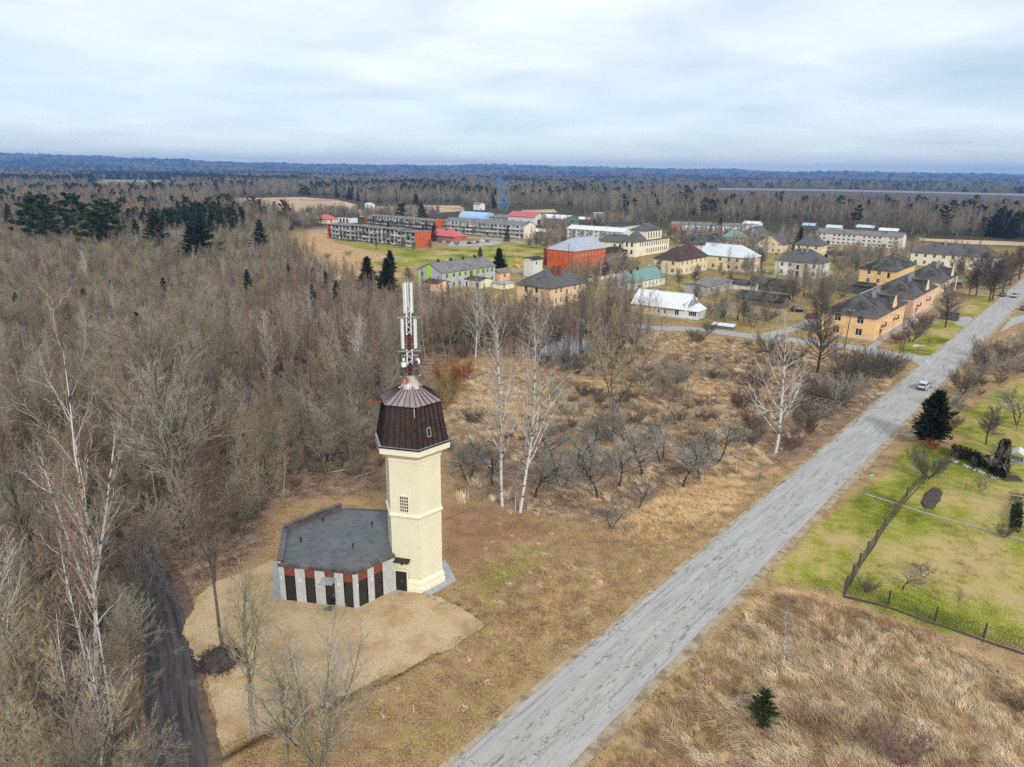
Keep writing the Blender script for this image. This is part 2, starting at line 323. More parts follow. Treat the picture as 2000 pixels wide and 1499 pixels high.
me.polygons.foreach_set('loop_start', np.arange(0, quads.size, 4, dtype=np.int32)); me.polygons.foreach_set('loop_total', np.full(len(quads), 4, dtype=np.int32))
me.update(calc_edges=True); me.polygons.foreach_set('use_smooth', np.ones(len(quads), bool))
for nm, ch in (('z_green', 0), ('z_straw', 1), ('z_leaf', 2), ('z_soil', 3), ('z_bare', 4)):
    a = me.attributes.new(nm, 'FLOAT', 'POINT'); a.data.foreach_set('value', zn[ch].astype(np.float32))
def ground_mat():
    m = bpy.data.materials.new('ground'); m.use_nodes = True; t = m.node_tree; lk = t.links; b = t.nodes['Principled BSDF']
    b.inputs['Roughness'].default_value = .95; b.inputs['Specular IOR Level'].default_value = .1
    tcn = node(t, 'ShaderNodeTexCoord'); vec = tcn.outputs['Object']
    def nz(s_, d=5., r_=.6, w=None):
        q = node(t, 'ShaderNodeTexNoise', ins={'Scale': s_, 'Detail': d, 'Roughness': r_}); lk.new(w or vec, q.inputs['Vector']); return q.outputs[0]
    def ramp(f, stops):
        q = node(t, 'ShaderNodeValToRGB'); lk.new(f, q.inputs[0]); e = q.color_ramp.elements
        while len(e) < len(stops): e.new(.5)
        for k, (p_, c) in enumerate(stops): e[k].position = p_; e[k].color = (*c, 1)
        return q.outputs[0]
    mp = node(t, 'ShaderNodeMapping'); mp.inputs['Rotation'].default_value = (0, 0, R(30)); mp.inputs['Scale'].default_value = (1., .35, 1.); lk.new(vec, mp.inputs[0])
    fine, mid, big = nz(5.5, 4.), nz(.55, 5.), nz(.07, 4.)
    comb = nz(4.2, 5., .7, mp.outputs[0])
    def mid_mix(a, ka, b_, kb):
        q = node(t, 'ShaderNodeMath', operation='MULTIPLY', ins={1: ka}); lk.new(a, q.inputs[0])
        q2 = node(t, 'ShaderNodeMath', operation='MULTIPLY_ADD', ins={1: kb}); lk.new(b_, q2.inputs[0]); lk.new(q.outputs[0], q2.inputs[2]); return q2.outputs[0]
    f1 = mid_mix(fine, .6, mid, .4); f2 = mid_mix(comb, .6, mid, .4)
    col = ramp(f1, [(.36, (.11, .075, .033)), (.46, (.28, .18, .082)), (.54, (.43, .285, .15)), (.64, (.30, .215, .10))])
    zones = [('z_leaf', ramp(f1, [(.37, (.045, .032, .022)), (.46, (.16, .10, .066)), (.53, (.28, .185, .125)), (.62, (.40, .29, .21))])),
             ('z_bare', ramp(f1, [(.38, (.14, .075, .045)), (.5, (.30, .165, .095)), (.62, (.36, .23, .14))])),
             ('z_straw', ramp(f2, [(.36, (.15, .085, .04)), (.46, (.40, .245, .115)), (.54, (.56, .37, .185)), (.64, (.64, .46, .26))])),
             ('z_green', ramp(mid_mix(f1, .55, big, .45), [(.42, (.085, .10, .014)), (.465, (.20, .22, .024)), (.505, (.29, .275, .045)), (.555, (.45, .34, .15))])),
             ('z_soil', ramp(f1, [(.38, (.028, .022, .012)), (.5, (.06, .048, .022)), (.62, (.10, .085, .035))]))]
    for nm, c in zones:
        at = node(t, 'ShaderNodeAttribute', attribute_name=nm)
        k = node(t, 'ShaderNodeMath', operation='MULTIPLY_ADD', ins={1: 2.0, 2: -.5}); lk.new(at.outputs['Fac'], k.inputs[0])
        k2 = node(t, 'ShaderNodeMath', operation='MULTIPLY_ADD', ins={1: 2.6, 2: -1.3}); lk.new(mid, k2.inputs[0])
        gate = node(t, 'ShaderNodeMath', operation='MULTIPLY', ins={1: 4.}, use_clamp=True); lk.new(at.outputs['Fac'], gate.inputs[0])
        k4 = node(t, 'ShaderNodeMath', operation='ADD', use_clamp=True); lk.new(k.outputs[0], k4.inputs[0]); lk.new(k2.outputs[0], k4.inputs[1])
        k5 = node(t, 'ShaderNodeMath', operation='MULTIPLY'); lk.new(k4.outputs[0], k5.inputs[0]); lk.new(gate.outputs[0], k5.inputs[1])
        mxn = node(t, 'ShaderNodeMix', data_type='RGBA'); lk.new(k5.outputs[0], mxn.inputs[0]); lk.new(col, mxn.inputs[6]); lk.new(c, mxn.inputs[7]); col = mxn.outputs[2]
    lk.new(col, b.inputs['Base Color'])
    bp = node(t, 'ShaderNodeBump', ins={'Strength': .7, 'Distance': .12}); lk.new(f2, bp.inputs['Height']); lk.new(bp.outputs[0], b.inputs['Normal'])
    return m
me.materials.append(ground_mat()); tag(inst('ground', me), kind='structure')
# ---------------------------------------------------------------- road, street, track, gravel
def road_mat(name, base, light, dark, crackw=.022, wear=.5):
    m = bpy.data.materials.new(name); m.use_nodes = True; t = m.node_tree; lk = t.links; b = t.nodes['Principled BSDF']
    b.inputs['Roughness'].default_value = .85; b.inputs['Specular IOR Level'].default_value = .25
    uv = node(t, 'ShaderNodeTexCoord').outputs['UV']
    def mapv(sx, sy):
        q = node(t, 'ShaderNodeMapping'); q.inputs['Scale'].default_value = (sx, sy, 1); lk.new(uv, q.inputs[0]); return q.outputs[0]
    def nz(v, s_, d=5., r_=.6, dist_=0.):
        q = node(t, 'ShaderNodeTexNoise', ins={'Scale': s_, 'Detail': d, 'Roughness': r_, 'Distortion': dist_}); lk.new(v, q.inputs['Vector']); return q.outputs[0]
    def rng(v, a, c, o0=0., o1=1.):
        q = node(t, 'ShaderNodeMapRange', ins={1: a, 2: c, 3: o0, 4: o1}); lk.new(v, q.inputs[0]); return q.outputs[0]
    def mixc(f, a, c):
        q = node(t, 'ShaderNodeMix', data_type='RGBA'); lk.new(f, q.inputs[0])
        for s_, v in ((6, a), (7, c)):
            if isinstance(v, tuple): q.inputs[s_].default_value = (*v, 1)
            else: lk.new(v, q.inputs[s_])
        return q.outputs[2]
    def mul(a, c):
        q = node(t, 'ShaderNodeMath', operation='MULTIPLY'); lk.new(a, q.inputs[0])
        if isinstance(c, float): q.inputs[1].default_value = c
        else: lk.new(c, q.inputs[1])
        return q.outputs[0]
    col = mixc(rng(nz(mapv(1, .12), 1.1), .35, .65), base, light)
    col = mixc(mul(rng(nz(mapv(1, 1), 38., 3.), .35, .7), .35), col, dark)
    sepx = node(t, 'ShaderNodeSeparateXYZ'); lk.new(uv, sepx.inputs[0])
    # worn spots that follow the wheel tracks, stronger towards the near end of the road
    wt = node(t, 'ShaderNodeTexWave', wave_type='BANDS', bands_direction='X', ins={'Scale': .19, 'Distortion': .6, 'Detail': 2., 'Phase Offset': 1.4}); lk.new(uv, wt.inputs['Vector'])
    vr = rng(sepx.outputs[1], 60., 130., 1., .12) if wear > .8 else rng(sepx.outputs[1], 0., 1., 1., 1.)
    spots = mul(vr, mul(rng(nz(mapv(1, .30), 2.6, 7., .72), .545, .60), mul(rng(wt.outputs['Fac'], .25, .75), rng(nz(mapv(.5, .16), .35, 3.), .36, .54))))
    col = mixc(mul(spots, wear), col, dark)
    streak = mul(rng(nz(mapv(1, .035), 3.4, 6., .72), .53, .62), .5); col = mixc(streak, col, dark)
    def crack(sx, sy, s_, w_, lim):
        wv = node(t, 'ShaderNodeTexNoise', ins={'Scale': 1.3, 'Detail': 4.}); lk.new(uv, wv.inputs['Vector'])
        ad = node(t, 'ShaderNodeVectorMath', operation='MULTIPLY_ADD'); ad.inputs[1].default_value = (1.1, 1.1, 0); lk.new(wv.outputs['Color'], ad.inputs[0]); lk.new(mapv(sx, sy), ad.inputs[2])
        vo = node(t, 'ShaderNodeTexVoronoi', feature='DISTANCE_TO_EDGE', ins={'Scale': s_}); lk.new(ad.outputs[0], vo.inputs['Vector'])
        return mul(rng(vo.outputs['Distance'], 0., w_, 1., 0.), rng(nz(mapv(1, .4), .5, 4.), lim, lim + .06))
    cw = tuple(c * .28 for c in base)
    col = mixc(crack(1, .33, .55, crackw, .44), col, cw); col = mixc(mul(crack(1, .8, 1.5, crackw * 1.6, .53), .8), col, cw)
    lk.new(col, b.inputs['Base Color'])
    bp = node(t, 'ShaderNodeBump', ins={'Strength': .25, 'Distance': .02}); lk.new(nz(mapv(1, 1), 30., 3.), bp.inputs['Height']); lk.new(bp.outputs[0], b.inputs['Normal'])
    return m
m_road = road_mat('asphalt_worn', (.405, .388, .366), (.49, .472, .45), (.17, .163, .155), crackw=.012, wear=1.0)
m_street = road_mat('asphalt_street', (.37, .36, .35), (.44, .43, .42), (.24, .24, .24), crackw=.01, wear=.4)
m_track = M('track_dirt', (.035, .031, .032), (.115, .10, .095), scale=1.6, bump=.6, bscale=7, stretch=(1.5, .10, 1), coord='UV', c3=(.22, .185, .155), scale3=.45, lo3=.58, hi3=.72, detail=9)
m_shoulder = M('gravel_shoulder', (.33, .25, .16), (.45, .37, .27), scale=1.1, bump=.4, bscale=14, c3=(.22, .16, .09), scale3=.7, lo3=.48, hi3=.62)
m_gravel = M('gravel_yellow', (.42, .30, .165), (.66, .51, .31), scale=6., bump=.9, bscale=18, lo=.3, hi=.7, detail=6., c3=(.40, .255, .125), scale3=.35, lo3=.45, hi3=.68)
m_concrete = M('concrete_apron', (.33, .34, .34), (.42, .43, .43), scale=2., bump=.1, bscale=30)
m_path = M('footpath', (.34, .31, .27), (.45, .42, .38), scale=1.4, bump=.2)
m_paint = M('road_paint', (.68, .68, .66), (.5, .5, .49), scale=4)
RD = np.array((math.cos(R(49.9)), math.sin(R(49.9)))); RN = np.array((-RD[1], RD[0])); R0 = np.array((-.80, 37.0))
def on_road(s_, off=0.): return R0 + RD * s_ + RN * off
road_line = [on_road(s_) for s_ in np.arange(-30, 470, .8)]
strip('road_shoulder', road_line, 3.5, 3.85, .014, m_shoulder, jag=.35, seed=31)
strip('road', road_line, 3.02, 3.0, .03, m_road, jag=.16, seed=12, cols=9)
side = smooth_line([(24.51,187.49),(36.78,179.75),(45.06,179.01),(53.81,174.69),(61.6,169.96),(72.01,165.64),(78.62,161.34),(84.88,154.86),(89.4,150.54)] + [tuple(on_road(141.5, 2.2))], 1.5)
strip('street', side, 2.6, 2.6, .024, m_street, jag=.2, seed=14)
sheet('street_corner', rough_edge([(88.34,155.99),(90.93,153.33),(95.43,154.03),(98.49,156.53),(87.73,142.85),(85.99,143.17),(86.31,146.91)], .1, 2.), .02, m_street)
strip('lane', smooth_line([(63.1,172.9),(70.97,179.37),(79.09,188.3),(85.6,195.73),(95.62,205.53)], 1.5), 1.7, 1.7, .02, m_path, jag=.4, seed=15)
strip('footpath', smooth_line([(79.45,155.51),(90.96,170.56),(104.04,185.89),(119.64,205.61),(131.64,219.9)], 1.5), .8, .8, .017, m_path, jag=.15, seed=16)
strip('footpath', smooth_line([(116.74,191.4),(112.85,193.24),(106.94,190.08)], 1.5), .5, .5, .012, m_path, jag=.15, seed=17)
sheet('bus_stop_bay', rough_edge([(125.53,198.39),(131.22,201.76),(128.32,194.25),(120.92,185.64),(119.84,189.55)], .2, 2.), .009, m_street)
strip('footpath', smooth_line([(155.72,245.46),(159.63,240.42),(162.29,236.49)], 1.5), 1., 1., .012, m_path, jag=.15, seed=18)
sheet('side_lay_by', rough_edge([(125.42,179.62),(141.76,199.47),(152.71,207.89),(163.17,211.86),(155.92,201.91),(143.47,196.66)], .3, 3.), .012, m_street)
strip('lane', smooth_line([(65.51,124.07),(68.51,124.83),(69.13,122.38)], 1.5), .8, .8, .011, m_path, jag=.2, seed=19)
sheet('driveway', rough_edge([(59.95,103.88),(65.25,108.07),(66.45,102.99),(67.0,101.26),(65.44,99.92),(63.22,102.87),(59.86,101.0)], .25, 2.), .012, m_shoulder)
track = smooth_line([(-19.86,33.82),(-21.62,37.72),(-24.18,42.24),(-27.25,48.36),(-31.38,55.26),(-35.63,61.11),(-39.38,65.95),(-42.02,69.75)], 1.2)
strip('track_edge', track, 2.4, 2.6, .008, M('track_litter', (.10, .07, .05), (.20, .125, .085), scale=1.6, bump=.5, bscale=8), jag=.9, seed=43)
strip('track', track, 1.7, 1.75, .016, m_track, jag=.5, seed=41)
PAD = [(-24.07,63.69),(-27.52,60.21),(-28.73,58.6),(-28.69,56.27),(-27.81,52.21),(-25.28,48.4),(-23.55,47.08),(-21.98,43.83),(-20.5,40.93),(-19.35,39.37),(-17.89,40.69),(-15.75,42.29),(-12.45,44.66),(-8.59,47.19),(-5.11,50.18),(-2.03,53.48),(-4.58,56.09),(-7.2,57.91),(-9.59,59.92),(-19.87,61.49)]
sheet('gravel_yard', rough_edge(rough_edge(PAD, .5, 2.2, 7), .22, .35, 8, .18), .02, m_gravel)
sheet('apron', densify([(-8.11,58.31),(-7.39,57.86),(-5.11,60.47),(-6.55,64.27),(-7.28,63.71)], 1.), .035, m_concrete)
sheet('apron', densify([(-24.02,63.69),(-21.77,56.83),(-20.46,56.86),(-21.84,63.35)], 1.), .035, m_concrete)
sheet('doorstep', [(-16.45,56.06),(-16.73,55.35),(-16.0,55.21),(-15.71,55.92)], .04, M('slab_dark', (.10, .10, .105), (.14, .14, .145), bump=.2))
pa, pb = np.array((84.06, 155.29)), np.array((90.63, 149.94)); d_ = (pb - pa) / np.linalg.norm(pb - pa)
strip('lane_marking', [pa + d_ * k for k in np.arange(0, np.linalg.norm(pb - pa), 1.)] + [pb], .07, .07, .034, m_paint, cols=2)
strip('lane_marking', [pb + RN * .1, pb - RD * 1.4, pb - RD * 2.8], .12, .12, .036, m_paint, cols=2)
# far ground
m_field = M('straw_field', (.43, .29, .155), (.55, .40, .24), scale=.03, stretch=(1, .25, 1), c3=(.30, .20, .11), scale3=.012)
m_far_lawn = M('far_meadow', (.20, .215, .05), (.30, .27, .11), scale=.03, stretch=(1, .25, 1))
m_peat = M('peat_field', (.055, .04, .035), (.09, .07, .06), scale=.01)
sheet('field', rough_edge([(-391.34,933.04),(-366.12,979.53),(-302.64,1044.66),(-233.93,970.84),(-175.26,821.48),(-151.95,688.16),(-174.72,682.62),(-181.73,639.17),(-202.7,634.37),(-271.99,725.15)], 8, 60, 5, 12), .30, m_field)
sheet('field', rough_edge([(-157.74,714.72),(-149.03,804.01),(-102.99,842.57),(-61.6,841.51),(-50.38,722.28),(-78.44,679.43),(-84.69,588.93),(-111.0,596.66),(-131.26,613.04)], 5, 50, 6, 10), .34, m_field)
sheet('field', rough_edge([(5.68,766.43),(44.45,787.17),(41.06,725.63),(5.29,707.93)], 5, 50, 6, 10), .3, m_field)
sheet('field', rough_edge([(262.78,472.35),(293.24,462.13),(334.81,447.35),(317.1,423.04),(270.51,435.36),(252.18,452.78)], 3, 40, 6, 8), .2, m_field)
sheet('far_meadow', rough_edge([(-794.88,1358.12),(-1254.96,2244.17),(-1082.19,2308.17),(-709.18,1509.08),(-770.18,1373.26)], 20, 90, 6, 25), 1.2, m_far_lawn)
sheet('peat_field', rough_edge([(545.17,1985.78),(845.29,1977.47),(1086.54,1849.18),(1227.24,1671.75),(705.51,920.59),(579.55,980.65),(426.42,1099.83),(342.68,1243.33)], 12, 90, 6, 25), .9, m_peat)
sheet('field', rough_edge([(597.08,2176.14),(943.34,2208.29),(1203.59,2049.69),(1367.61,1864.33),(1209.51,1647.42),(1069.21,1819.49),(830.9,1943.58),(530.41,1931.67)], 12, 90, 7, 25), 1.1, M('pale_field', (.22, .19, .165), (.28, .24, .2), scale=.01))
sheet('parking', rough_edge([(-41.05,408.17),(-27.27,410.11),(-12.97,418.49),(-5.38,406.98),(-12.03,388.53),(-33.41,380.22)], .8, 6, 6, 3), .05, m_street)
strip('street', smooth_line([(-28.39,436.51),(-13.28,428.37),(1.86,411.07),(15.85,395.07),(24.9,382.41)], 4), 3., 3., .07, m_street, jag=.3)
strip('street', smooth_line([(-133.21,466.0),(-122.6,476.23),(-123.59,493.97)], 4), 2.5, 2.5, .05, m_path, jag=.3)
sheet('puddle_path', rough_edge([(-60.08,321.59),(-52.41,328.49),(-52.58,332.62),(-61.16,327.49)], .8, 6, 6, 3), .05, m_path)

# ---------------------------------------------------------------- water tower
m_cream = M('cream_masonry', (.735, .69, .515), (.69, .64, .465), scale=.8, rough=.85, c3=(.76, .68, .46), scale3=.25, lo3=.56, hi3=.85, bump=.08, bscale=14)
m_cream_trim = M('cream_trim', (.78, .73, .56), (.73, .675, .50), scale=1.2, rough=.8)
m_seam_dark = M('oxide_sheet_dark', (.026, .014, .012), (.052, .029, .025), scale=.9, rough=.42, spec=.5, lo=.3, hi=.72, c3=(.022, .012, .011), scale3=1.7, rnd_amt=.28)
m_seam_top = M('oxide_sheet_cap', (.23, .18, .18), (.30, .245, .24), scale=.9, rough=.34, spec=.5, rnd_amt=.15)
m_zinc = M('zinc_flashing', (.42, .43, .44), (.30, .30, .31), scale=3, rough=.45, metal=.3)
m_collar = M('rusty_collar', (.55, .56, .55), (.42, .42, .40), scale=2, rough=.6, c3=(.30, .10, .04), scale3=1.1, lo3=.5, hi3=.6)
m_rust = M('rust_red_steel', (.25, .062, .038), (.16, .04, .028), scale=5, rough=.65)
m_whitesteel = M('white_steel', (.72, .73, .74), (.58, .59, .60), scale=6, rough=.5)
m_antenna = M('antenna_shell', (.74, .76, .74), (.66, .68, .66), scale=3, rough=.5)
m_unit = M('radio_grey', (.09, .092, .095), (.05, .05, .052), scale=6, rough=.55)
m_black = M('black_paint', (.012, .012, .013), (.02, .02, .021), scale=4, rough=.35, spec=.5)
m_glass = M('dark_glass', (.012, .014, .017), rough=.06, spec=.8)
m_cable = M('cable', (.02, .02, .02), rough=.6)
TC = (-9.13, 61.12); TA = R(46.8)           # hexagon centre and the bearing of its edges
m_coping = M('oxide_coping', (.06, .047, .046), (.115, .097, .095), scale=1.2, rough=.35, spec=.5, rnd_amt=.3)
T = thing('water_tower', 'tall hexagonal cream water tower with dark brown metal roof', 'tower', TC, TA)
def hexr(r, z, off=0): return [(r * math.cos(off + k * math.pi / 3), r * math.sin(off + k * math.pi / 3), z) for k in range(6)]
SH = [(2.70, 1.15), (2.70, 13.45)]
MB().rings([hexr(3.0, -.05), hexr(3.0, .42), hexr(2.93, .50), hexr(2.93, .92), hexr(2.80, 1.12), hexr(2.72, 1.18)]).build('plinth', m_cream_trim, T)
MB().rings([hexr(2.70, 1.17), hexr(2.70, 13.9)]).build('shaft', m_cream, T)
MB().rings([hexr(2.71, 7.45), hexr(2.80, 7.52), hexr(2.88, 7.66), hexr(2.88, 7.80), hexr(2.71, 7.90)]).build('belt_course', m_cream_trim, T)
CO = MB().rings([hexr(2.71, 13.05), hexr(2.80, 13.1), hexr(2.80, 13.32), hexr(2.72, 13.36), hexr(2.72, 13.42), hexr(2.86, 13.44), hexr(2.90, 13.55), hexr(2.96, 13.58), hexr(3.40, 13.92), hexr(3.66, 13.96), hexr(3.66, 14.52), hexr(3.0, 14.56)]).build('cornice', m_cream_trim, T)
dent = MB().box(-.12, -.10, -.42, .44, .10, .0).add([], []).mesh('dentil', m_cream_trim)
bm = bmesh.new(); bm.from_mesh(dent)
for v in bm.verts:
    if v.co.z < -.2 and v.co.x > .2: v.co.x -= .40
bm.to_mesh(dent); bm.free()
for k in range(6):
    a = k * math.pi / 3 + math.pi / 6; ap = 3.02 * math.cos(math.pi / 6)
    for j in range(6):
        o_ = (j - 2.5) * .47; inst('dentil', dent, CO, (ap * math.cos(a) - o_ * math.sin(a), ap * math.sin(a) + o_ * math.cos(a), 13.93), a)
# corner teeth (brick quoins) up each edge
for k in range(6):
    q = MB(); a = k * math.pi / 3
    for j in range(58):
        z = 1.3 + j * .205
        if 7.4 < z < 7.95 or z > 13: continue
        q.add([(x * math.cos(a) - y * math.sin(a), x * math.sin(a) + y * math.cos(a), zz_) for zz_ in (z, z + .1) for x, y in ((2.52, -.13), (2.725, -.001), (2.725, .001), (2.52, .13))],
              ((0, 3, 2, 1), (4, 5, 6, 7), (0, 1, 5, 4), (1, 2, 6, 5), (2, 3, 7, 6), (3, 0, 4, 7)))
    q.build('quoin', m_cream_trim, T)['kind'] = 'stuff'
m_rib = M('standing_seam', (.020, .012, .011), rough=.5)
# mansard of standing-seam sheets: every sheet is a piece, the six faces share them
def seam_roof(name, r0, z0, r1, z1, n, mat, core, top=True):
    ob = MB().rings([hexr(r0 - .05, z0), hexr(r1 - .05, z1)]).build(name, core, T)
    A0, B0, A1, B1 = [Vector(hexr(r0, z0)[i]) for i in (0, 1)] + [Vector(hexr(r1, z1)[i]) for i in (0, 1)]
    nrm = (B0 - A0).cross(A1 - A0).normalized()
    if nrm.dot(A0) < 0: nrm = -nrm
    for j in range(n):
        t0, t1 = j / n, (j + 1) / n; q = MB()
        p = [A0.lerp(B0, t0 + .006), A0.lerp(B0, t1 - .006), A1.lerp(B1, t1 - .006), A1.lerp(B1, t0 + .006)]
        bow = nrm * .012
        mid0, mid1 = (p[0] + p[1]) / 2 - bow, (p[2] + p[3]) / 2 - bow
        q.add([p[0], mid0, p[1], p[2], mid1, p[3]], ((0, 1, 4, 5), (1, 2, 3, 4)))
        q.bar(p[0] + nrm * .03, p[3] + nrm * .03, .03, .07, nrm)
        me_ = q.mesh('roof_sheet', mat); me_.materials.append(m_rib)
        for f_ in me_.polygons[2:]: f_.material_index = 1
        for k in range(6): inst('roof_sheet', me_, ob, (0, 0, 0), k * math.pi / 3)
    return ob
MS = seam_roof('mansard', 3.46, 14.64, 2.74, 18.35, 6, m_seam_dark, m_seam_dark)
MB().rings([hexr(3.66, 14.53), hexr(3.77, 14.54), hexr(3.77, 14.66), hexr(3.71, 14.66), hexr(3.70, 14.60)], False).build('gutter', m_black, T); MB().rings([hexr(3.70, 14.601), hexr(3.40, 14.655)], False).build('ledge', m_zinc, T)
CP = seam_roof('cap_roof', 2.95, 18.36, .52, 19.72, 5, m_seam_top, m_seam_top)
MB().rings([hexr(2.60, 18.2), hexr(2.94, 18.26), hexr(2.97, 18.33), hexr(2.6, 18.34)]).build('cap_eave', m_seam_dark, T)
MB().rings([hexr(1.12, 19.42, .52), hexr(.78, 19.72, .52), hexr(.52, 20.1, .52), hexr(.55, 20.42, .52)]).build('roof_collar', m_collar, T)
MB().bar((0, 0, 0), (.9, 0, 0), .05, .34, (0, 0, 1)).build('flashing_tongue', m_zinc, T, (2.62 * math.cos(-2.15), 2.62 * math.sin(-2.15), 18.28), (0, R(72), -2.15))
# hatch window in the right-hand mansard face
a = -R(90); t_ = .24; rr_ = (3.46 + (2.74 - 3.46) * t_ + .03) * math.cos(math.pi / 6); zh = 14.62 + 3.73 * t_
hw = MB(); hw.box(0, -.30, -.05, .12, -.22, .95).box(0, .22, -.05, .12, .30, .95).box(0, -.22, .87, .12, .22, .95).box(0, -.22, -.05, .12, .22, .03)
HW = hw.build('roof_hatch', m_zinc, T, (rr_ * math.cos(a) + .35 * math.sin(a), rr_ * math.sin(a) - .35 * math.cos(a), zh), (0, R(-10.), a)); HW.scale = (.8, .72, .85)
MB().box(.01, -.22, .03, .05, .22, .87).build('pane', m_glass, HW)
# long red beam through the roof
for s_ in (-1, 1):
    MB().bar((s_ * 2.2, 0, 17.95), (s_ * 4.2, 0, 17.95), .09, .16).build('crane_beam', m_rust, T, (0, 0, 0), -TA + R(1.))
# front face: the face whose outward bearing is -106.8+... (local face 3.5)
FA = -R(120) - math.pi / 6 + R(60) * 0; AP = 2.70 * math.cos(math.pi / 6)
def on_front(u, z, d=0.): return ((AP + d) * math.cos(FA) - u * math.sin(FA), (AP + d) * math.sin(FA) + u * math.cos(FA), z)
# glass-block window
WN = empty('window', on_front(-.02, 8.02), FA, T)
fr = MB(); W_, H_ = .98, 1.72
fr.box(0, -W_ / 2, 0, .06, -W_ / 2 + .09, H_).box(0, W_ / 2 - .09, 0, .06, W_ / 2, H_).box(0, -W_ / 2 + .09, 0, .06, W_ / 2 - .09, .09).box(0, -W_ / 2 + .09, H_ - .09, .06, W_ / 2 - .09, H_)
for k in range(1, 4): y_ = -W_ / 2 + .09 + (W_ - .18) * k / 4; fr.box(0, y_ - .03, .09, .035, y_ + .03, H_ - .09)
for k in range(1, 5):
    z_ = .09 + (H_ - .18) * k / 5
    for c in range(4): y0_ = -W_ / 2 + .09 + (W_ - .18) * c / 4; fr.box(0, y0_ + .031, z_ - .03, .034, y0_ + (W_ - .18) / 4 - .031, z_ + .03)
fr.build('window_frame', m_cream_trim, WN)
gb = MB().box(0, -.07, -.12, .012, .07, .12).mesh('pane', m_glass)
for c in range(4):
    for r_ in range(5): inst('pane', gb, WN, (.004, -W_ / 2 + .09 + (W_ - .18) * (c + .5) / 4, .09 + (H_ - .18) * (r_ + .5) / 5))
# door
PAP = 2.93 * math.cos(math.pi / 6)
D = empty('door', ((PAP + .03) * math.cos(FA) + .42 * math.sin(FA), (PAP + .03) * math.sin(FA) - .42 * math.cos(FA), .03), FA, T)
MB().box(-.02, -.56, 0, .10, 0, 2.08).box(-.02, .012, 0, .10, .56, 2.08).build('door_leaf', m_black, D)
MB().box(-.03, -.66, 0, .14, -.57, 2.18).box(-.03, .57, 0, .14, .66, 2.18).box(-.03, -.57, 2.09, .14, .57, 2.18).build('door_frame', m_cream_trim, D)
MB().bar((.13, .06, .95), (.13, .06, 1.25), .03).build('handle', m_zinc, D)
MB().box(-.02, -.70, -.03, .35, .70, .02).build('threshold', m_concrete, D)
MB().add([(0, -.85, .28), (0, .85, .28), (.55, .85, .06), (.55, -.85, .06), (0, -.85, .22), (0, .85, .22), (.55, .85, 0), (.55, -.85, 0)], ((0, 1, 2, 3), (7, 6, 5, 4), (0, 3, 7, 4), (1, 5, 6, 2), (3, 2, 6, 7), (0, 4, 5, 1))).build('door_canopy', m_seam_dark, T, on_front(-.42, 3.05), FA)
MB().box(0, -.09, 0, .12, .09, .14).build('wall_lamp', m_black, T, on_front(-.42, 2.62), FA)
# ---------------------------------------------------------------- antenna mast standing on the tower
A_ = thing('antenna_mast', 'red and white lattice antenna mast standing on the tower roof', 'antenna mast', (TC[0], TC[1], 20.0), R(12))
def lattice(z0, z1, w_, mat, name):
    q = MB(); c = [(-w_, -w_ * .58), (w_, -w_ * .58), (0, w_ * 1.15)]
    for x, y in c: q.bar((x, y, z0), (x, y, z1), .085)
    n = max(1, int((z1 - z0) / .42)); h = (z1 - z0) / n
    for i in range(n):
        for k in range(3):
            p, s_ = c[k], c[(k + 1) % 3]
            if i % 2: p, s_ = s_, p
            q.bar((*p, z0 + i * h), (*s_, z0 + (i + 1) * h), .05)
    return q.build(name, mat, A_)
lattice(0.1, 1.5, .24, m_rust, 'lattice_section'); lattice(1.5, 2.9, .23, m_whitesteel, 'lattice_section'); lattice(2.9, 4.2, .22, m_rust, 'lattice_section'); lattice(4.2, 6.9, .20, m_whitesteel, 'lattice_section')
MB().tube([(0, 0, 6.8), (0, 0, 8.75)], .055, 8).build('top_pole', m_whitesteel, A_)
MB().tube([(0, 0, 8.7), (0, 0, 9.3)], .015, 5).build('lightning_rod', m_zinc, A_)
pan = MB().box(-.15, -.08, 0, .15, .08, 2.62)
bmp = bmesh.new(); bmp.from_mesh(pan.mesh('tmp', None)); bmesh.ops.bevel(bmp, geom=[e for e in bmp.edges if abs(e.verts[0].co.z - e.verts[1].co.z) > 1], offset=.05, segments=3); pan_me = bpy.data.meshes.new('panel_antenna'); bmp.to_mesh(pan_me); bmp.free(); pan_me.materials.append(m_antenna)
for ring_z, rad, nang in ((3.0, .64, (200, 330, 95)), (6.15, .34, (215, 340, 100))):
    for an in nang:
        a = R(an); PN = inst('panel_antenna', pan_me, A_, (rad * math.cos(a), rad * math.sin(a), ring_z), a + math.pi / 2)
        br = MB()
        for zb in (.35, 2.2): br.bar((0, .06, zb), (0, rad - .12, zb), .05)
        br.tube([(0, .18, -.2), (0, .18, 2.8)], .035, 6); br.build('bracket', m_zinc, PN)
ru = MB().box(-.22, -.12, 0, .22, .12, .52); [ru.box(-.20 + i * .07, .125, .03, -.175 + i * .07, .20, .49) for i in range(6)]; ru_me = ru.mesh('radio_unit', m_unit)
for an, z, rd in ((205, .55, .70), (335, .55, .66), (100, .6, .6), (325, 1.35, .64), (90, 1.4, .6)): inst('radio_unit', ru_me, A_, (rd * math.cos(R(an)), rd * math.sin(R(an)), z), R(an) + math.pi / 2)
jb = MB().box(-.2, -.08, 0, .2, .08, .42).mesh('junction_box', m_antenna)
inst('junction_box', jb, A_, (-.55, -.3, 1.35), R(12)); inst('junction_box', jb, A_, (-.55, -.3, 1.9), R(12), (.5, 1, .6))
MB().lathe([(.02, 0), (.26, .03), (.31, .12), (.27, .22), (.05, .26)], 16).build('dish', m_antenna, A_, (.58, -.18, 1.75), (R(90), 0, R(120)))
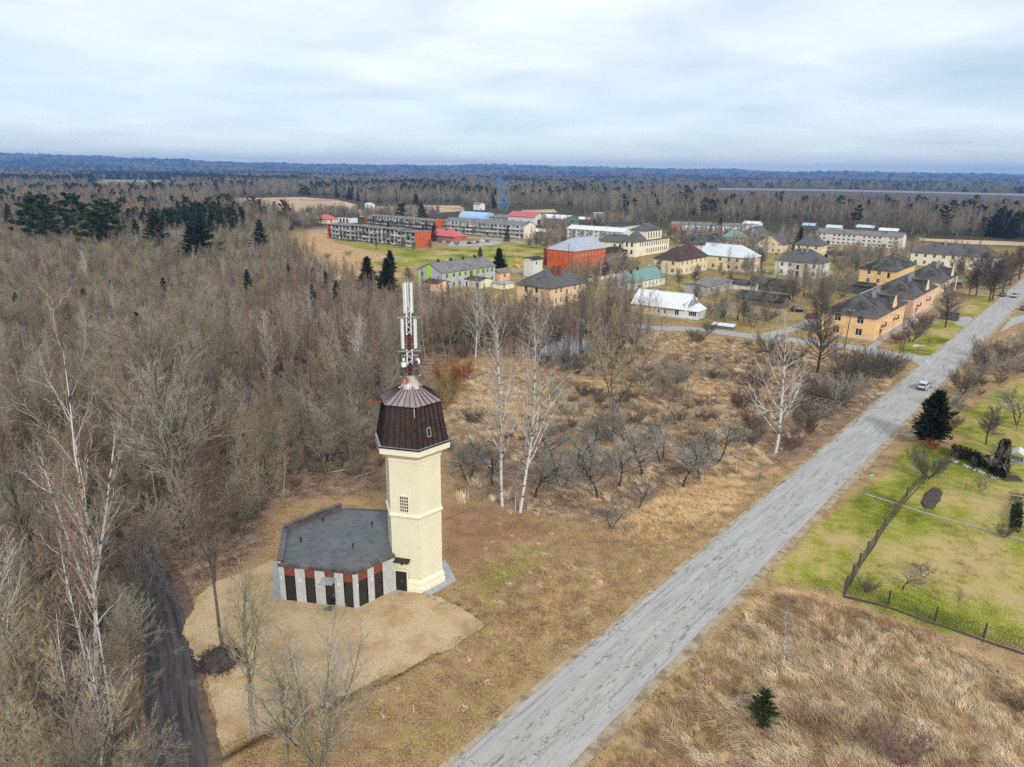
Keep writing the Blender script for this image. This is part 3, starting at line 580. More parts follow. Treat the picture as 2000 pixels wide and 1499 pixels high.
for z, s_ in ((.45, .95), (2.35, .75), (2.75, 1.0), (5.75, 1.0)):
    q = MB(); q.bar((-s_, -.2, z), (s_, -.2, z), .06); q.bar((-s_ * .8, -.25, z), (0, .75, z), .05); q.bar((s_ * .8, -.25, z), (0, .75, z), .05); q.build('yoke', m_zinc, A_)
for k in range(7):
    x = -.2 + .06 * k; y = .1 + .1 * math.sin(k * 2.1); MB().tube([(x, y, .1), (x + .05 * math.sin(k), y, 2.0), (x * .9, y * .6, 4.0 + .4 * k), (x * .9 + .12 * math.cos(k), y * .5 - .1, 4.6 + .4 * k)], .025, 5).build('cable', m_cable, A_)
for s_ in (-1, 1): MB().bar((s_ * .5, -.2, 2.2), (s_ * 1.9, -.4, .6 - 1.3), .02).build('stay', m_zinc, A_)
# ---------------------------------------------------------------- pavilion annex
m_roofing = M('bitumen_roofing', (.115, .122, .128), (.15, .157, .162), scale=.5, rough=.75, bump=.15, bscale=60, wave=None, c3=(.10, .105, .11), scale3=1.2)
m_corr = M('corrugated_white', (.52, .515, .51), (.42, .42, .415), scale=2, rough=.45)
m_oxide = M('oxide_panel', (.215, .062, .038), (.165, .046, .030), scale=1.4, rough=.55)
m_frame = M('black_frame', (.014, .013, .013), rough=.4, spec=.5)
PV = [(-21.0, 56.93), (-13.77, 55.73), (-10.74, 58.8)]
pA, pB, pC = [Vector((*p, 0)) for p in PV]
pE = Vector((*(-18.06, 68.34), 0)); pF = Vector((*(-22.5, 63.32), 0)); pD = Vector((*(-12.58, 68.02), 0))
PVO = thing('annex', 'low annex with flat dark roof and white ribbed panels beside the tower', 'annex')
ZR = 3.62
def seg(a, b, t): return a.lerp(b, t)
outl = [pA, pB, pC, Vector((TC[0] - 1.9, TC[1] - .9, 0)), pD, pE, pF]
ins_ = [(p + (sum(outl, Vector()) / len(outl) - p).normalized() * .12) for p in outl]
MB().poly([(p.x, p.y, ZR) for p in ins_]).build('roof', m_roofing, PVO)
def wall_run(a, b, z0, z1, th, name, mat):
    d = (b - a).normalized(); n = Vector((d.y, -d.x, 0)); q = MB()
    c = [a - n * .0, b - n * .0, b - n * th, a - n * th]; q.prism([(p.x, p.y) for p in c], z0, z1); return q.build(name, mat, PVO)
ctr = sum(outl, Vector()) / len(outl)
# back walls
wall_run(pF, pA, 0, 3.95, .25, 'back_wall', m_corr)
wall_run(pE, pF, 0, 4.15, .25, 'back_wall', m_corr)
wall_run(pD, pE, 0, 3.5, .25, 'back_wall', m_corr)
# inner dark box behind the glass
flr = MB(); flr.poly([(p.x, p.y, .03) for p in ins_]); flr.build('floor', M('annex_floor', (.16, .12, .09), rough=.5), PVO)
corr_cache = {}
def corrugated(a, b, z0, z1, n):
    """ribbed sheet: real ribs along a -> b"""
    d = (b - a); L_ = d.length; d.normalize(); nn = Vector((d.y, -d.x, 0)); k = max(2, int(L_ / .14)); q = MB(); pts = []
    for i in range(k):
        for f, o_ in ((0, .0), (.18, .05), (.5, .05), (.68, .0)): pts.append(a + d * (L_ * (i + f) / k) + nn * o_)
    pts.append(b)
    for p, r_ in zip(pts[:-1], pts[1:]): q.quad((p.x, p.y, z0), (r_.x, r_.y, z0), (r_.x, r_.y, z1), (p.x, p.y, z1))
    return q.build('ribbed_panel', m_corr, PVO)
def glazed(a, b, door=False):
    d = (b - a); L_ = d.length; d.normalize(); nn = Vector((d.y, -d.x, 0)); rz_ = math.atan2(d.y, d.x)
    e = empty('door' if door else 'window', (a.x - nn.x * .1, a.y - nn.y * .1, 0), rz_, PVO); zt = 2.62
    f = MB().box(0, -.04, 0, .06, .06, zt).box(L_ - .06, -.04, 0, L_, .06, zt).box(.06, -.04, zt - .07, L_ - .06, .06, zt).box(.06, -.04, 0, L_ - .06, .06, .08)
    if door: f.box(.06, -.04, 2.12, L_ - .06, .05, 2.2)
    f.build('frame', m_frame, e); MB().box(.06, .0, .08, L_ - .06, .02, zt - .07).build('pane', m_glass, e)
    if door: MB().bar((L_ - .16, -.06, .9), (L_ - .16, -.06, 1.3), .03).build('handle', m_zinc, e)
    MB().box(0.0, -.03, zt + .004, L_, .05, 3.5).build('fascia_panel', m_oxide, PVO, (a.x - nn.x * .06, a.y - nn.y * .06, 0), rz_)
def facade(a, b, cuts, first):
    t = 0; kind = first
    for c, k in cuts:
        p, q = seg(a, b, t), seg(a, b, c)
        if k == 'p': corrugated(p, q, .04, 3.5, 0)
        else: glazed(p, q, k == 'd')
        t = c
facade(pA, pB, [(.075, 'p'), (.215, 'g'), (.345, 'p'), (.475, 'g'), (.605, 'p'), (.73, 'd'), (.845, 'p'), (.965, 'g'), (1., 'p')], 0)
facade(pB, pC, [(.07, 'p'), (.30, 'g'), (.46, 'p'), (.68, 'g'), (1., 'p')], 0)
# roof edge: copings piece by piece
def copings(a, b, n, z0, z1, w_=.42, out=.10):
    d = (b - a).normalized(); nn = Vector((d.y, -d.x, 0))
    for i in range(n):
        p, q = seg(a, b, i / n + .002), seg(a, b, (i + 1) / n - .002); m_ = MB()
        c = [p + nn * out, q + nn * out, q - nn * (w_ - out), p - nn * (w_ - out)]
        m_.prism([(v.x, v.y) for v in c], z0, z1); m_.build('coping', m_coping, PVO)
copings(pA, pB, 7, 3.51, 3.82); copings(pB, pC, 5, 3.515, 3.83); copings(pF, pA, 6, 3.955, 4.08, .55, .06); copings(pE, pF, 7, 4.155, 4.30, .5, .06)
copings(pD, pE, 7, 3.505, 3.68, .3, .05)
for a_, b_, z_ in ((pF, pA, 3.95), (pE, pF, 4.15)):
    d2 = (b_ - a_).normalized(); n2 = Vector((d2.y, -d2.x, 0)); c_ = [a_ - n2 * .252, b_ - n2 * .252, b_ - n2 * .30, a_ - n2 * .30]; MB().prism([(v.x, v.y) for v in c_], 3.6, z_).build('parapet_lining', m_coping, PVO)
vent = MB().lathe([(.06, 0), (.06, .42), (.11, .43), (.11, .52), (.02, .55)], 10).mesh('roof_vent', m_black)
for p in ((-20.1, 61.08), (-14.85, 60.05), (-19.04, 65.17), (-13.9, 64.44)): inst('roof_vent', vent, PVO, (*p, ZR))
q = seg(pA, pB, .667); d_ = (pB - pA).normalized(); nn = Vector((d_.y, -d_.x, 0))
MB().add([(-.62, 0, .16), (.62, 0, .16), (.62, -.95, 0), (-.62, -.95, 0), (-.62, 0, .22), (.62, 0, .22), (.62, -.95, .05), (-.62, -.95, .05)], ((0, 1, 2, 3), (7, 6, 5, 4), (0, 3, 7, 4), (1, 5, 6, 2), (3, 2, 6, 7), (0, 4, 5, 1))).build('door_canopy', m_zinc, PVO, (q.x, q.y, 2.72), math.atan2(d_.y, d_.x))
lamp = MB().box(-.05, -.10, 0, .05, .0, .26).mesh('wall_lamp', M('lamp_white', (.8, .8, .78), rough=.3))
for a, b, ts in ((pA, pB, (.04, .28, .54, .79)), (pB, pC, (.035, .38))):
    for t in ts:
        p = seg(a, b, t); d2 = (b - a).normalized(); n2 = Vector((d2.y, -d2.x, 0)) * .06; inst('wall_lamp', lamp, PVO, (p.x + n2.x, p.y + n2.y, 2.25), math.atan2(d2.y, d2.x))
pt = seg(pA, pB, .90) + Vector((0, .5, 0)); MB().box(-.3, 0, .9, .3, .04, 2.0).build('notice_board', M('orange_board', (.42, .16, .05), rough=.6), PVO, (pt.x, pt.y, 0), math.atan2(d_.y, d_.x))

# ---------------------------------------------------------------- houses
W_YEL = M('plaster_yellow', (.84, .56, .27), (.76, .49, .23), scale=.5, rough=.9, c3=(.60, .42, .22), scale3=.25, lo3=.52, hi3=.8)
W_ORA = M('plaster_orange_stained', (.80, .52, .26), (.74, .50, .29), scale=.6, rough=.9, c3=(.66, .55, .40), scale3=.2, lo3=.45, hi3=.7)
W_PNK = M('plaster_pink', (.84, .53, .36), (.76, .46, .30), scale=.5, rough=.9, c3=(.55, .33, .24), scale3=.3, lo3=.55, hi3=.75)
W_PALE = M('plaster_pale_yellow', (.82, .67, .42), (.75, .59, .35), scale=.5, rough=.9, c3=(.66, .57, .40), scale3=.2)
W_CRM = M('plaster_cream', (.84, .79, .62), (.76, .70, .52), scale=.4, rough=.9, c3=(.55, .48, .33), scale3=.3, lo3=.55, hi3=.75)
W_GRY = M('plaster_greywhite', (.78, .77, .74), (.70, .68, .63), scale=.4, rough=.9, c3=(.50, .44, .34), scale3=.16, lo3=.45, hi3=.6)
W_WHT = M('plaster_white', (.74, .74, .73), (.66, .66, .65), scale=.5, rough=.9)
W_BLUGRY = M('plaster_blue_grey', (.46, .48, .54), (.42, .44, .50), scale=.5, rough=.9)
W_LIME = M('lime_panel', (.45, .66, .07), (.40, .60, .06), scale=.6, rough=.8)
W_RED = M('brick_orange_red', (.60, .135, .038), (.50, .10, .03), scale=.8, rough=.85, c3=(.44, .09, .03), scale3=.3, wave=('Z', 7., .15))
W_DRED = M('brick_dark_red', (.27, .055, .035), (.22, .045, .03), scale=.8, rough=.85)
W_BRICK = M('brick_end_wall', (.55, .125, .045), (.46, .10, .04), scale=.6, rough=.85, c3=(.38, .09, .04), scale3=.25)
W_BRN = M('brick_brown', (.23, .13, .09), (.17, .10, .07), scale=1.2, rough=.9)
W_BLK = M('tarred_boards', (.07, .066, .064), (.12, .112, .105), scale=1.5, rough=.85)
W_CONC = M('panel_concrete', (.42, .41, .38), (.34, .33, .31), scale=.4, rough=.9, c3=(.28, .26, .24), scale3=.3, lo3=.55, hi3=.7)
W_SILI = M('silicate_brick', (.70, .67, .61), (.62, .59, .53), scale=.5, rough=.9, wave=('Z', 7., .1))
W_GRN = M('green_cladding', (.12, .26, .12), (.10, .22, .10), scale=1., rough=.6)
W_WOOD = M('grey_boards', (.17, .15, .13), (.11, .10, .09), scale=2, rough=.9, stretch=(3, 3, .3))
R_ASB = M('asbestos_roof', (.085, .084, .085), (.135, .132, .130), scale=1.6, rough=.9, lo=.3, hi=.7, detail=10, c3=(.045, .044, .03), scale3=.22, lo3=.5, hi3=.68, wave=('X', 2.6, .35))
R_MOSS = M('mossy_roof', (.075, .074, .074), (.12, .118, .115), scale=1.8, rough=.95, lo=.3, hi=.7, detail=10, c3=(.030, .028, .014), scale3=.25, lo3=.42, hi3=.6, wave=('X', 2.6, .35))
R_GREY = M('grey_sheet_roof', (.17, .165, .165), (.23, .225, .22), scale=1., rough=.85, detail=9, c3=(.13, .125, .125), scale3=.3, wave=('X', 2.6, .3))
R_LITE = M('zinc_bright_roof', (.58, .64, .66), (.66, .71, .73), scale=.4, rough=.45, metal=.15, wave=('X', 2., .25))
R_WHITE = M('white_sheet_roof', (.72, .74, .76), (.64, .66, .68), scale=.5, rough=.5, wave=('X', 2., .25))
R_BLUE = M('bluegrey_tile_roof', (.34, .36, .43), (.40, .42, .49), scale=.6, rough=.7, wave=('X', 2.4, .25))
R_GRN = M('green_sheet_roof', (.15, .27, .24), (.18, .31, .275), scale=.6, rough=.6, wave=('X', 2.4, .25))
R_PINK = M('pink_red_roof', (.50, .11, .125), (.56, .145, .16), scale=.6, rough=.7, wave=('X', 2.4, .25))
R_BROWN = M('brown_tile_roof', (.055, .034, .030), (.085, .055, .05), scale=1., rough=.8, wave=('X', 2.6, .3))
R_DARK = M('felt_roof', (.030, .031, .033), (.05, .05, .053), scale=1., rough=.9)
R_GMOSS = M('green_moss_roof', (.016, .018, .007), (.034, .036, .016), scale=.8, rough=.95)
R_QUON = M('blue_sheet_vault', (.36, .52, .74), (.32, .48, .70), scale=.5, rough=.5)
WFR = M('window_white', (.76, .76, .75), rough=.5); WFB = M('window_brown', (.16, .10, .07), rough=.7)
GL_D = M('window_glass', (.018, .021, .025), rough=.08, spec=.7)
CHM = M('chimney_brick', (.26, .075, .05), (.20, .055, .04), scale=2, rough=.9); CHG = M('chimney_render', (.34, .33, .31), (.26, .25, .24), scale=2, rough=.9)
BLC = M('balcony_panel', (.48, .48, .46), (.34, .34, .32), scale=1.5, rough=.85, rnd_amt=.5); BLD = M('balcony_dark', (.20, .19, .18), (.11, .105, .10), scale=1.5, rough=.85, rnd_amt=.6)
DOORM = M('door_dark', (.05, .03, .022), rough=.6)
_wc = {}
def window_mesh(w_, h_, style):
    k = (round(w_, 2), round(h_, 2), style)
    if k in _wc: return _wc[k]
    fm = {'b': WFB}.get(style, WFR); f = .07 if style != 't' else .06; q = MB()
    q.box(0, .09, 0, f, .16, h_).box(w_ - f, .09, 0, w_, .16, h_).box(f, .09, 0, w_ - f, .16, f).box(f, .09, h_ - f, w_ - f, .16, h_)
    if w_ > .7:
        zt = h_ * .68 if style in ('c', 'b') else h_ - f
        q.box(w_ / 2 - .04, .095, f, w_ / 2 + .04, .155, zt)
        if style in ('c', 'b'): q.box(f, .096, zt, w_ - f, .154, zt + .07)
        if w_ > 1.9: q.box(w_ * .25 - .03, .097, f, w_ * .25 + .03, .153, zt).box(w_ * .75 - .03, .097, f, w_ * .75 + .03, .153, zt)
    q.box(-.05, -.05, -.08, w_ + .05, .09, -.005)
    _wc[k] = (q.mesh('window', fm), MB().box(f * .5, .12, f * .5, w_ - f * .5, .135, h_ - f * .5).mesh('pane', GL_D)); return _wc[k]
def row(us, z, w_=1.2, h_=1.5, style='c'): return [(u, z, w_, h_, style) for u in us]
def spaced(L_, n, w_=1.2, m=1.2): return [m + (L_ - 2 * m - w_) * k / max(1, n - 1) for k in range(n)]
SIDE = {'f': lambda W, D: ((0, 0), (1, 0), W, 0), 'r': lambda W, D: ((W, 0), (0, 1), D, math.pi / 2), 'b': lambda W, D: ((W, D), (-1, 0), W, math.pi), 'l': lambda W, D: ((0, D), (0, -1), D, -math.pi / 2)}
def walls(H, W, D, h, wins, mat, name='wall', gable=None, rh=0, mats=None, doors=None):
    """four walls with real openings; windows and doors become parts"""
    for s_, fn in SIDE.items():
        o, d, L_, rz = fn(W, D); ops = list(wins.get(s_, [])); q = MB(); n = (d[1], -d[0])
        us = sorted(set([0, L_] + [u for a in ops for u in (a[0], a[0] + a[2])])); zs = sorted(set([-.3, h] + [z for a in ops for z in (a[1], a[1] + a[3])]))
        pt = lambda u, z, k=0: (o[0] + d[0] * u - n[0] * k, o[1] + d[1] * u - n[1] * k, z)
        for i in range(len(us) - 1):
            for j in range(len(zs) - 1):
                uc, zc = (us[i] + us[i + 1]) / 2, (zs[j] + zs[j + 1]) / 2
                if any(a[0] < uc < a[0] + a[2] and a[1] < zc < a[1] + a[3] for a in ops): continue
                q.quad(pt(us[i], zs[j]), pt(us[i + 1], zs[j]), pt(us[i + 1], zs[j + 1]), pt(us[i], zs[j + 1]))
        for a in ops:
            u0, z0, u1, z1 = a[0], a[1], a[0] + a[2], a[1] + a[3]
            for e in (((u0, z0), (u1, z0)), ((u1, z0), (u1, z1)), ((u1, z1), (u0, z1)), ((u0, z1), (u0, z0))):
                q.quad(pt(*e[0]), pt(*e[1]), pt(*e[1], .16), pt(*e[0], .16))
        if gable and s_ in gable: q.poly([pt(0, h), pt(L_, h), pt(L_ / 2, h + rh)])
        me_ = bpy.data.meshes.new(name); me_.from_pydata(q.v, [], q.f); me_.materials.append((mats or {}).get(s_, mat)); inst(name, me_, H)
        for a in ops:
            if a[4] == 'door':
                dd = inst('door', MB().box(0, .08, 0, a[2], .15, a[3]).mesh('door', DOORM), H, pt(a[0], a[1]), rz)
                inst('handle', MB().box(a[2] - .16, .03, a[3] * .45, a[2] - .1, .08, a[3] * .52).mesh('handle', m_zinc), dd)
            else:
                wm, pm = window_mesh(a[2], a[3], a[4]); wo = inst('window', wm, H, pt(a[0], a[1]), rz); inst('pane', pm, wo)
def hip_roof(H, W, D, h, rh, il, ir, mat, o=.55, name='roof', y0=0., x0=0.):
    """hip (il/ir > 0) or gable (0) roof with its ridge along x"""
    s_ = rh / (D / 2); ze = h - o * s_ * .6 + .02; q = MB(); a, b, c, d = (x0 - o, y0 - o), (x0 + W + o, y0 - o), (x0 + W + o, y0 + D + o), (x0 - o, y0 + D + o)
    zr = h + rh; r0 = (x0 + (il if il else -o), y0 + D / 2, zr); r1 = (x0 + W - (ir if ir else -o), y0 + D / 2, zr); t = .16
    q.quad((*a, ze), (*b, ze), r1, r0); q.quad((*c, ze), (*d, ze), r0, r1)
    q.add([(*d, ze), (*a, ze), r0], ((0, 1, 2),)) if il else q.quad((*a, ze), r0, (r0[0], r0[1], zr - t), (*a, ze - t)).quad(r0, (*d, ze), (*d, ze - t), (r0[0], r0[1], zr - t))
    q.add([(*b, ze), (*c, ze), r1], ((0, 1, 2),)) if ir else q.quad((*b, ze), r1, (r1[0], r1[1], zr - t), (*b, ze - t)).quad(r1, (*c, ze), (*c, ze - t), (r1[0], r1[1], zr - t))
    for e, f in ((a, b), (b, c), (c, d), (d, a)):
        if (il == 0 and e == d) or (ir == 0 and e == b): continue
        q.quad((*e, ze), (*f, ze), (*f, ze - t), (*e, ze - t))
    i_ = .0 if il == 0 else 1; j_ = .0 if ir == 0 else 1
    if il and ir: q.quad((*a, ze - t), (*b, ze - t), (*c, ze - t), (*d, ze - t))
    else: q.quad((*a, ze - t), (*b, ze - t), (r1[0], r1[1], zr - t), (r0[0], r0[1], zr - t)).quad((*c, ze - t), (*d, ze - t), (r0[0], r0[1], zr - t), (r1[0], r1[1], zr - t))
    me_ = bpy.data.meshes.new(name); me_.from_pydata(q.v, [], q.f); me_.materials.append(mat)
    bm_ = bmesh.new(); bm_.from_mesh(me_); bmesh.ops.remove_doubles(bm_, verts=bm_.verts, dist=.001); bmesh.ops.recalc_face_normals(bm_, faces=bm_.faces); bm_.to_mesh(me_); bm_.free()
    ro = inst(name, me_, H)
    rc = MB().bar((r0[0], r0[1], zr + .02), (r1[0], r1[1], zr + .02), .3, .12); rc.build('ridge_cap', m_zinc if rnd.random() < .4 else mat, ro)
    return ro
def chimney(ro, x, y, z0, z1, w_=.7, l_=.7, mat=None):
    q = MB().box(x - w_ / 2, y - l_ / 2, z0, x + w_ / 2, y + l_ / 2, z1).box(x - w_ / 2 - .08, y - l_ / 2 - .08, z1, x + w_ / 2 + .08, y + l_ / 2 + .08, z1 + .14).box(x - w_ * .3, y - l_ * .3, z1 + .14, x + w_ * .3, y + l_ * .3, z1 + .2)
    q.build('chimney', mat or CHM, ro)
def house(name, label, Mc, Lr, Ll, h, rh, hips, wmat, rmat, wins={}, ang=50., o=.55, cat='house', chim=(), ridge='auto', mats=None, chmat=None, plinth=True, group=None):
    """Mc: ground corner nearest the photo's viewer; Lr: length of its right-hand face; Ll: of its left-hand face.
    hips = (left inset, right inset) along the ridge"""
    H = thing(name, label, cat, (*Mc, 0), R(ang), group); W, D = Lr, Ll
    along_x = (W >= D) if ridge == 'auto' else ridge == 'x'; gb = None
    if rh: gb = [s_ for s_, v in (('l', hips[0]), ('r', hips[1])) if not v] if along_x else [s_ for s_, v in (('b', hips[0]), ('f', hips[1])) if not v]
    walls(H, W, D, h, wins, wmat, gable=gb, rh=rh, mats=mats)
    if plinth:
        q = MB()
        for x0, y0, x1, y1 in ((-.06, -.06, W + .06, 0), (-.06, D, W + .06, D + .06), (-.06, 0, 0, D), (W, 0, W + .06, D)): q.box(x0, y0, -.2, x1, y1, .42)
        q.build('base_course', W_CONC, H)
    if rh and along_x: ro = hip_roof(H, W, D, h, rh, *hips, rmat, o)
    elif rh:
        E = hip_roof(H, D, W, h, rh, *hips, rmat, o); E.rotation_euler = (0, 0, -math.pi / 2); E.location = (0, D, 0); ro = E
    else:
        ro = MB().box(-.25, -.25, h, W + .25, D + .25, h + .22).build('roof', rmat, H)
    for c in chim: chimney(ro, *c, mat=chmat)
    return H
def eave_dormer(H, u, w_, h, rh_, depth, wmat, rmat, W):
    """small cross gable above the right-hand face"""
    q = MB().add([(u, -.05, h - .2), (u + w_, -.05, h - .2), (u + w_, -.05, h + .35), (u + w_ / 2, -.05, h + rh_), (u, -.05, h + .35), (u, .25, h - .2), (u + w_, .25, h - .2), (u + w_, .25, h + .35), (u + w_ / 2, .25, h + rh_), (u, .25, h + .35)],
             ((0, 1, 2, 3, 4), (9, 8, 7, 6, 5), (0, 5, 6, 1), (1, 6, 7, 2), (2, 7, 8, 3), (3, 8, 9, 4), (4, 9, 5, 0)))
    g_ = q.build('cross_gable', wmat, H)
    r_ = MB(); zr = h + rh_ - .12
    r_.add([(u - .1, .2, h + .25), (u + w_ / 2, .2, zr), (u + w_ / 2, depth, zr), (u - .1, .9, h + .25), (u + w_ + .1, .2, h + .25), (u + w_ + .1, .9, h + .25)], ((0, 1, 2, 3), (1, 4, 5, 2)))
    r_.build('gable_roof', rmat, g_)
rr = lambda L_, n, zs, w_=1.2, h_=1.5, st='c', m=1.3: [x for z in zs for x in row(spaced(L_, n, w_, m), z, w_, h_, st)]
Z2 = (1.05, 4.0)
# the row along the road
def road_house(label, Mc, Lr, Ll, h, rh, wmat, rmat, lw, n, extra=()):
    f = rr(Lr, n, Z2, 1.05, 1.5, 'c', 1.6); f = [a for a in f if not (abs(a[0] - Lr * .2) < 1.2 and a[1] < 2)]
    f.append((Lr * .2 - .5, .3, 1.05, 2.1, 'door'))
    H = house('house', label, Mc, Lr, Ll, h, rh, (7, 7), wmat, rmat, {'f': f, 'l': lw}, chim=((Lr * .42, Ll * .34, h + 1., h + rh + .5, .7, .7), (Lr * .66, Ll * .4, h + 1.4, h + rh + .5, .7, .7)), chmat=CHG)
    eave_dormer(H, Lr * .52, 3.6, h, 3.0, Ll * .42, wmat, rmat, Lr)
    bal = MB().box(-.1, -.95, 0, 1.5, 0, .14)
    for k in range(9): bal.bar((-.05 + k * .19, -.92, .14), (-.05 + k * .19, -.92, 1.0), .03)
    bal.bar((-.08, -.92, 1.02), (1.48, -.92, 1.02), .05); bal.bar((-.07, -.92, 1.02), (-.07, 0, 1.02), .05); bal.bar((1.47, -.92, 1.02), (1.47, 0, 1.02), .05)
    bme = bal.mesh('balcony', m_black)
    for t in (.2, .62): inst('balcony', bme, H, (Lr * t - .7, -.01, 3.15))
    MB().box(-.9, -1.5, 2.55, .9, 0, 2.7).box(-.85, -1.4, 0, -.7, -1.25, 2.55).box(.7, -1.4, 0, .85, -1.25, 2.55).build('porch', wmat, H, (Lr * .2, -.01, 0))
    MB().box(-.5, -.07, h - .35, Ll + .5, -.0, h - .12).build('eave_board', WFR, H, (-.46, 0, 0), R(90))
    return H
road_house('yellow two-storey house nearest the road junction, dark patched hip roof', (86.47, 166.47), 29, 12.5, 6.2, 3.9, W_YEL, R_MOSS, [(3.0, 1.1, 1.5, 1.6, 'c'), (8.2, 1.1, 1.5, 1.7, 'x'), (3.0, 4.0, 1.5, 1.7, 'c'), (8.2, 4.0, 1.5, 1.7, 'c')], 10)
road_house('pink two-storey house, second in the row along the road', (111.0,195.8), 30, 12.5, 6.2, 4.1, W_PNK, R_MOSS, [], 10)
road_house('pale house with mossy roof, third in the row along the road', (138.0,228.5), 27, 12.5, 6.2, 4.1, W_PALE, R_MOSS, [], 9)
house('house', 'yellow two-storey house with sagging mossy roof behind the pink house', (136.5,254.5), 30, 12.2, 6.2, 4.0, (7, 7), W_YEL, R_MOSS, {'l': row((2.6, 6.0), 1.1) + row((2.6, 6.0), 4.0) + [(9.4, 3.2, .9, 2.0, 'door')]}, chim=((14, 5, 8.4, 10.9),))
house('house', 'cream house with long dark roof and small front gable at far right', (204.33, 302.88), 12, 33, 6.2, 4.0, (7, 6), W_CRM, R_ASB, {'l': rr(33, 9, Z2, 1.2, 1.5, 'c', 1.6), 'f': rr(12, 3, Z2)}, chim=((20, 7, 8., 11.2), (12, 5, 8., 11.)), chmat=CHG)
house('house', 'grey-white two-storey house with two chimneys and steep dark hip roof', (117.17, 272.56), 11.5, 17.5, 6.5, 4.2, (6, 6), W_GRY, R_ASB, {'l': [a for a in rr(17.5, 5, Z2, 1.25, 1.5, 'c', 2.0) if abs(a[0] - 8.1) > .6] + [(8.2, .3, 1.3, 2.2, 'door'), (8.3, 3.2, 1.0, 1.6, 'b')], 'f': rr(11.5, 3, Z2)}, chim=((8.2, 4.6, 7.6, 11.), (10.2, 4.6, 7.6, 11.)), chmat=CHG)
HB = house('house', 'pale yellow L-shaped house with bright zinc hip roof', (94.68, 288.38), 12, 21, 6.3, 4.2, (0, 6), W_PALE, R_LITE, {'l': row((1.8, 5.2, 12.0, 15.4), 1.1, 1.3) + row((1.8, 8.0, 12.0, 15.4), 4.0, 1.3), 'f': rr(12, 3, Z2)}, chim=((6, 8.5, 8., 11.), (3, 4, 7.2, 8.6)))
house('house_wing', 'pale yellow house wing with grey hip end and brown tile roof', (64.7, 277.46), 23.5, 11.5, 6.3, 4.2, (6, 3), W_PALE, R_BROWN, {'l': row((2.0, 7.6), 1.1, 1.3) + row((2.0, 7.6), 4.0, 1.3), 'f': rr(23.5, 6, Z2)}, chim=((10, 2.4, 7.4, 9.5), (15, 3.2, 8., 11.)))
# white mansion in four volumes of one building
MA = thing('mansion', 'white mansion with tall windows, tall rear block and dark hip roofs', 'mansion', (57.83, 342.14), R(52))
def vol(px, py, W, D, h, rh, hips, wins, rmat=R_ASB):
    E = empty('wing', (px, py, 0), 0, MA); walls(E, W, D, h, wins, W_CRM)
    if W >= D: hip_roof(E, W, D, h, rh, *hips, rmat, .4)
    else: r_ = hip_roof(E, D, W, h, rh, *hips, rmat, .4); r_.rotation_euler = (0, 0, -math.pi / 2); r_.location = (0, D, 0)
TW = lambda us, z, w_=1.15, h_=2.0: [(u, z, w_, h_, 'b') for u in us]
vol(0, 0, 11, 6.5, 7.3, 4.2, (3.2, 3.2), {'l': TW((1.2, 3.9), 1.2) + TW((1.2, 3.9), 4.7, 1.15, 1.9), 'f': TW((4.2, 6.6, 9.0), 4.7, 1., 1.9)})
vol(11.02, .3, 25, 10, 7.0, 1.6, (4, 4), {'f': TW([1 + 2.35 * k for k in range(10)], 1.2, 1., 1.8) + TW([1 + 2.35 * k for k in range(10)], 4.4, 1., 1.9)})
vol(12.6, .9, 15.5, 9.5, 11.6, 2.8, (4.5, 4.5), {'f': TW((1.2, 4.0, 6.7, 9.4, 12.4), 7.9, 1.1, 2.9)})
vol(2.0, 6.52, 9, 16, 6.2, 3.4, (4.5, 2.), {'l': TW((9.3, 12.3), 3.4, 1.2, 1.8)})
# red school
house('school', 'bright orange-red three-storey brick school with blue-grey roof', (24.0, 283.84), 22.6, 13.5, 8.5, 4.2, (6.5, 0), W_RED, R_BLUE, {'f': row([1.5 + 2.25 * k for k in range(8)], 6.3, .75, 1.25, 'c') + row([1.5 + 2.25 * k for k in range(8)], 3.7, .75, 1.25, 'c') + row([6.0 + 2.1 * k for k in range(4)], 1.1, .75, 1.2, 'c') + [(17.6, .2, 1.3, 2.2, 'door')] + row((20.2, 21.4), 6.9, .45, .5, 'x') + row((20.2, 21.4), 4.9, .45, .5, 'x')}, o=.3, cat='school', chim=((7, 8.5, 10.8, 12.4, .35, .35), (8.4, 8.5, 10.8, 12.3, .35, .35)))
house('school_annex', 'dark red stair block joined to the left end of the red school', (19.65, 297.61), 5.2, 9.2, 7.6, .8, (0, 0), W_DRED, R_PINK, {'l': row((5.6,), 4.6, 1.1, 1.7, 'c') + row((5.6,), 1.5, 1.1, 1.7, 'c') + row((8.,), 4.6, .7, 1.5, 'c') + row((8.,), 1.5, .7, 1.5, 'c')}, o=.15, cat='annex', ridge='x')
house('brick_hall', 'low brown brick hall with mossy black-green roof beside the red school', (38.5,311.0), 19.5, 11, 4.9, 1.4, (0, 0), W_BRN, R_GMOSS, {'f': row([1.2 + 2.3 * k for k in range(8)], 2.6, 1., 1.0, 'x')}, o=.3, cat='hall')
house('substation', 'tall white transformer house with black gable roof', (7.39, 267.98), 5.6, 4.6, 6.9, .8, (0, 0), W_SILI, R_DARK, {'f': [(1.6, 5.0, .8, .9, 'b')]}, o=.5, cat='shed', ridge='x')
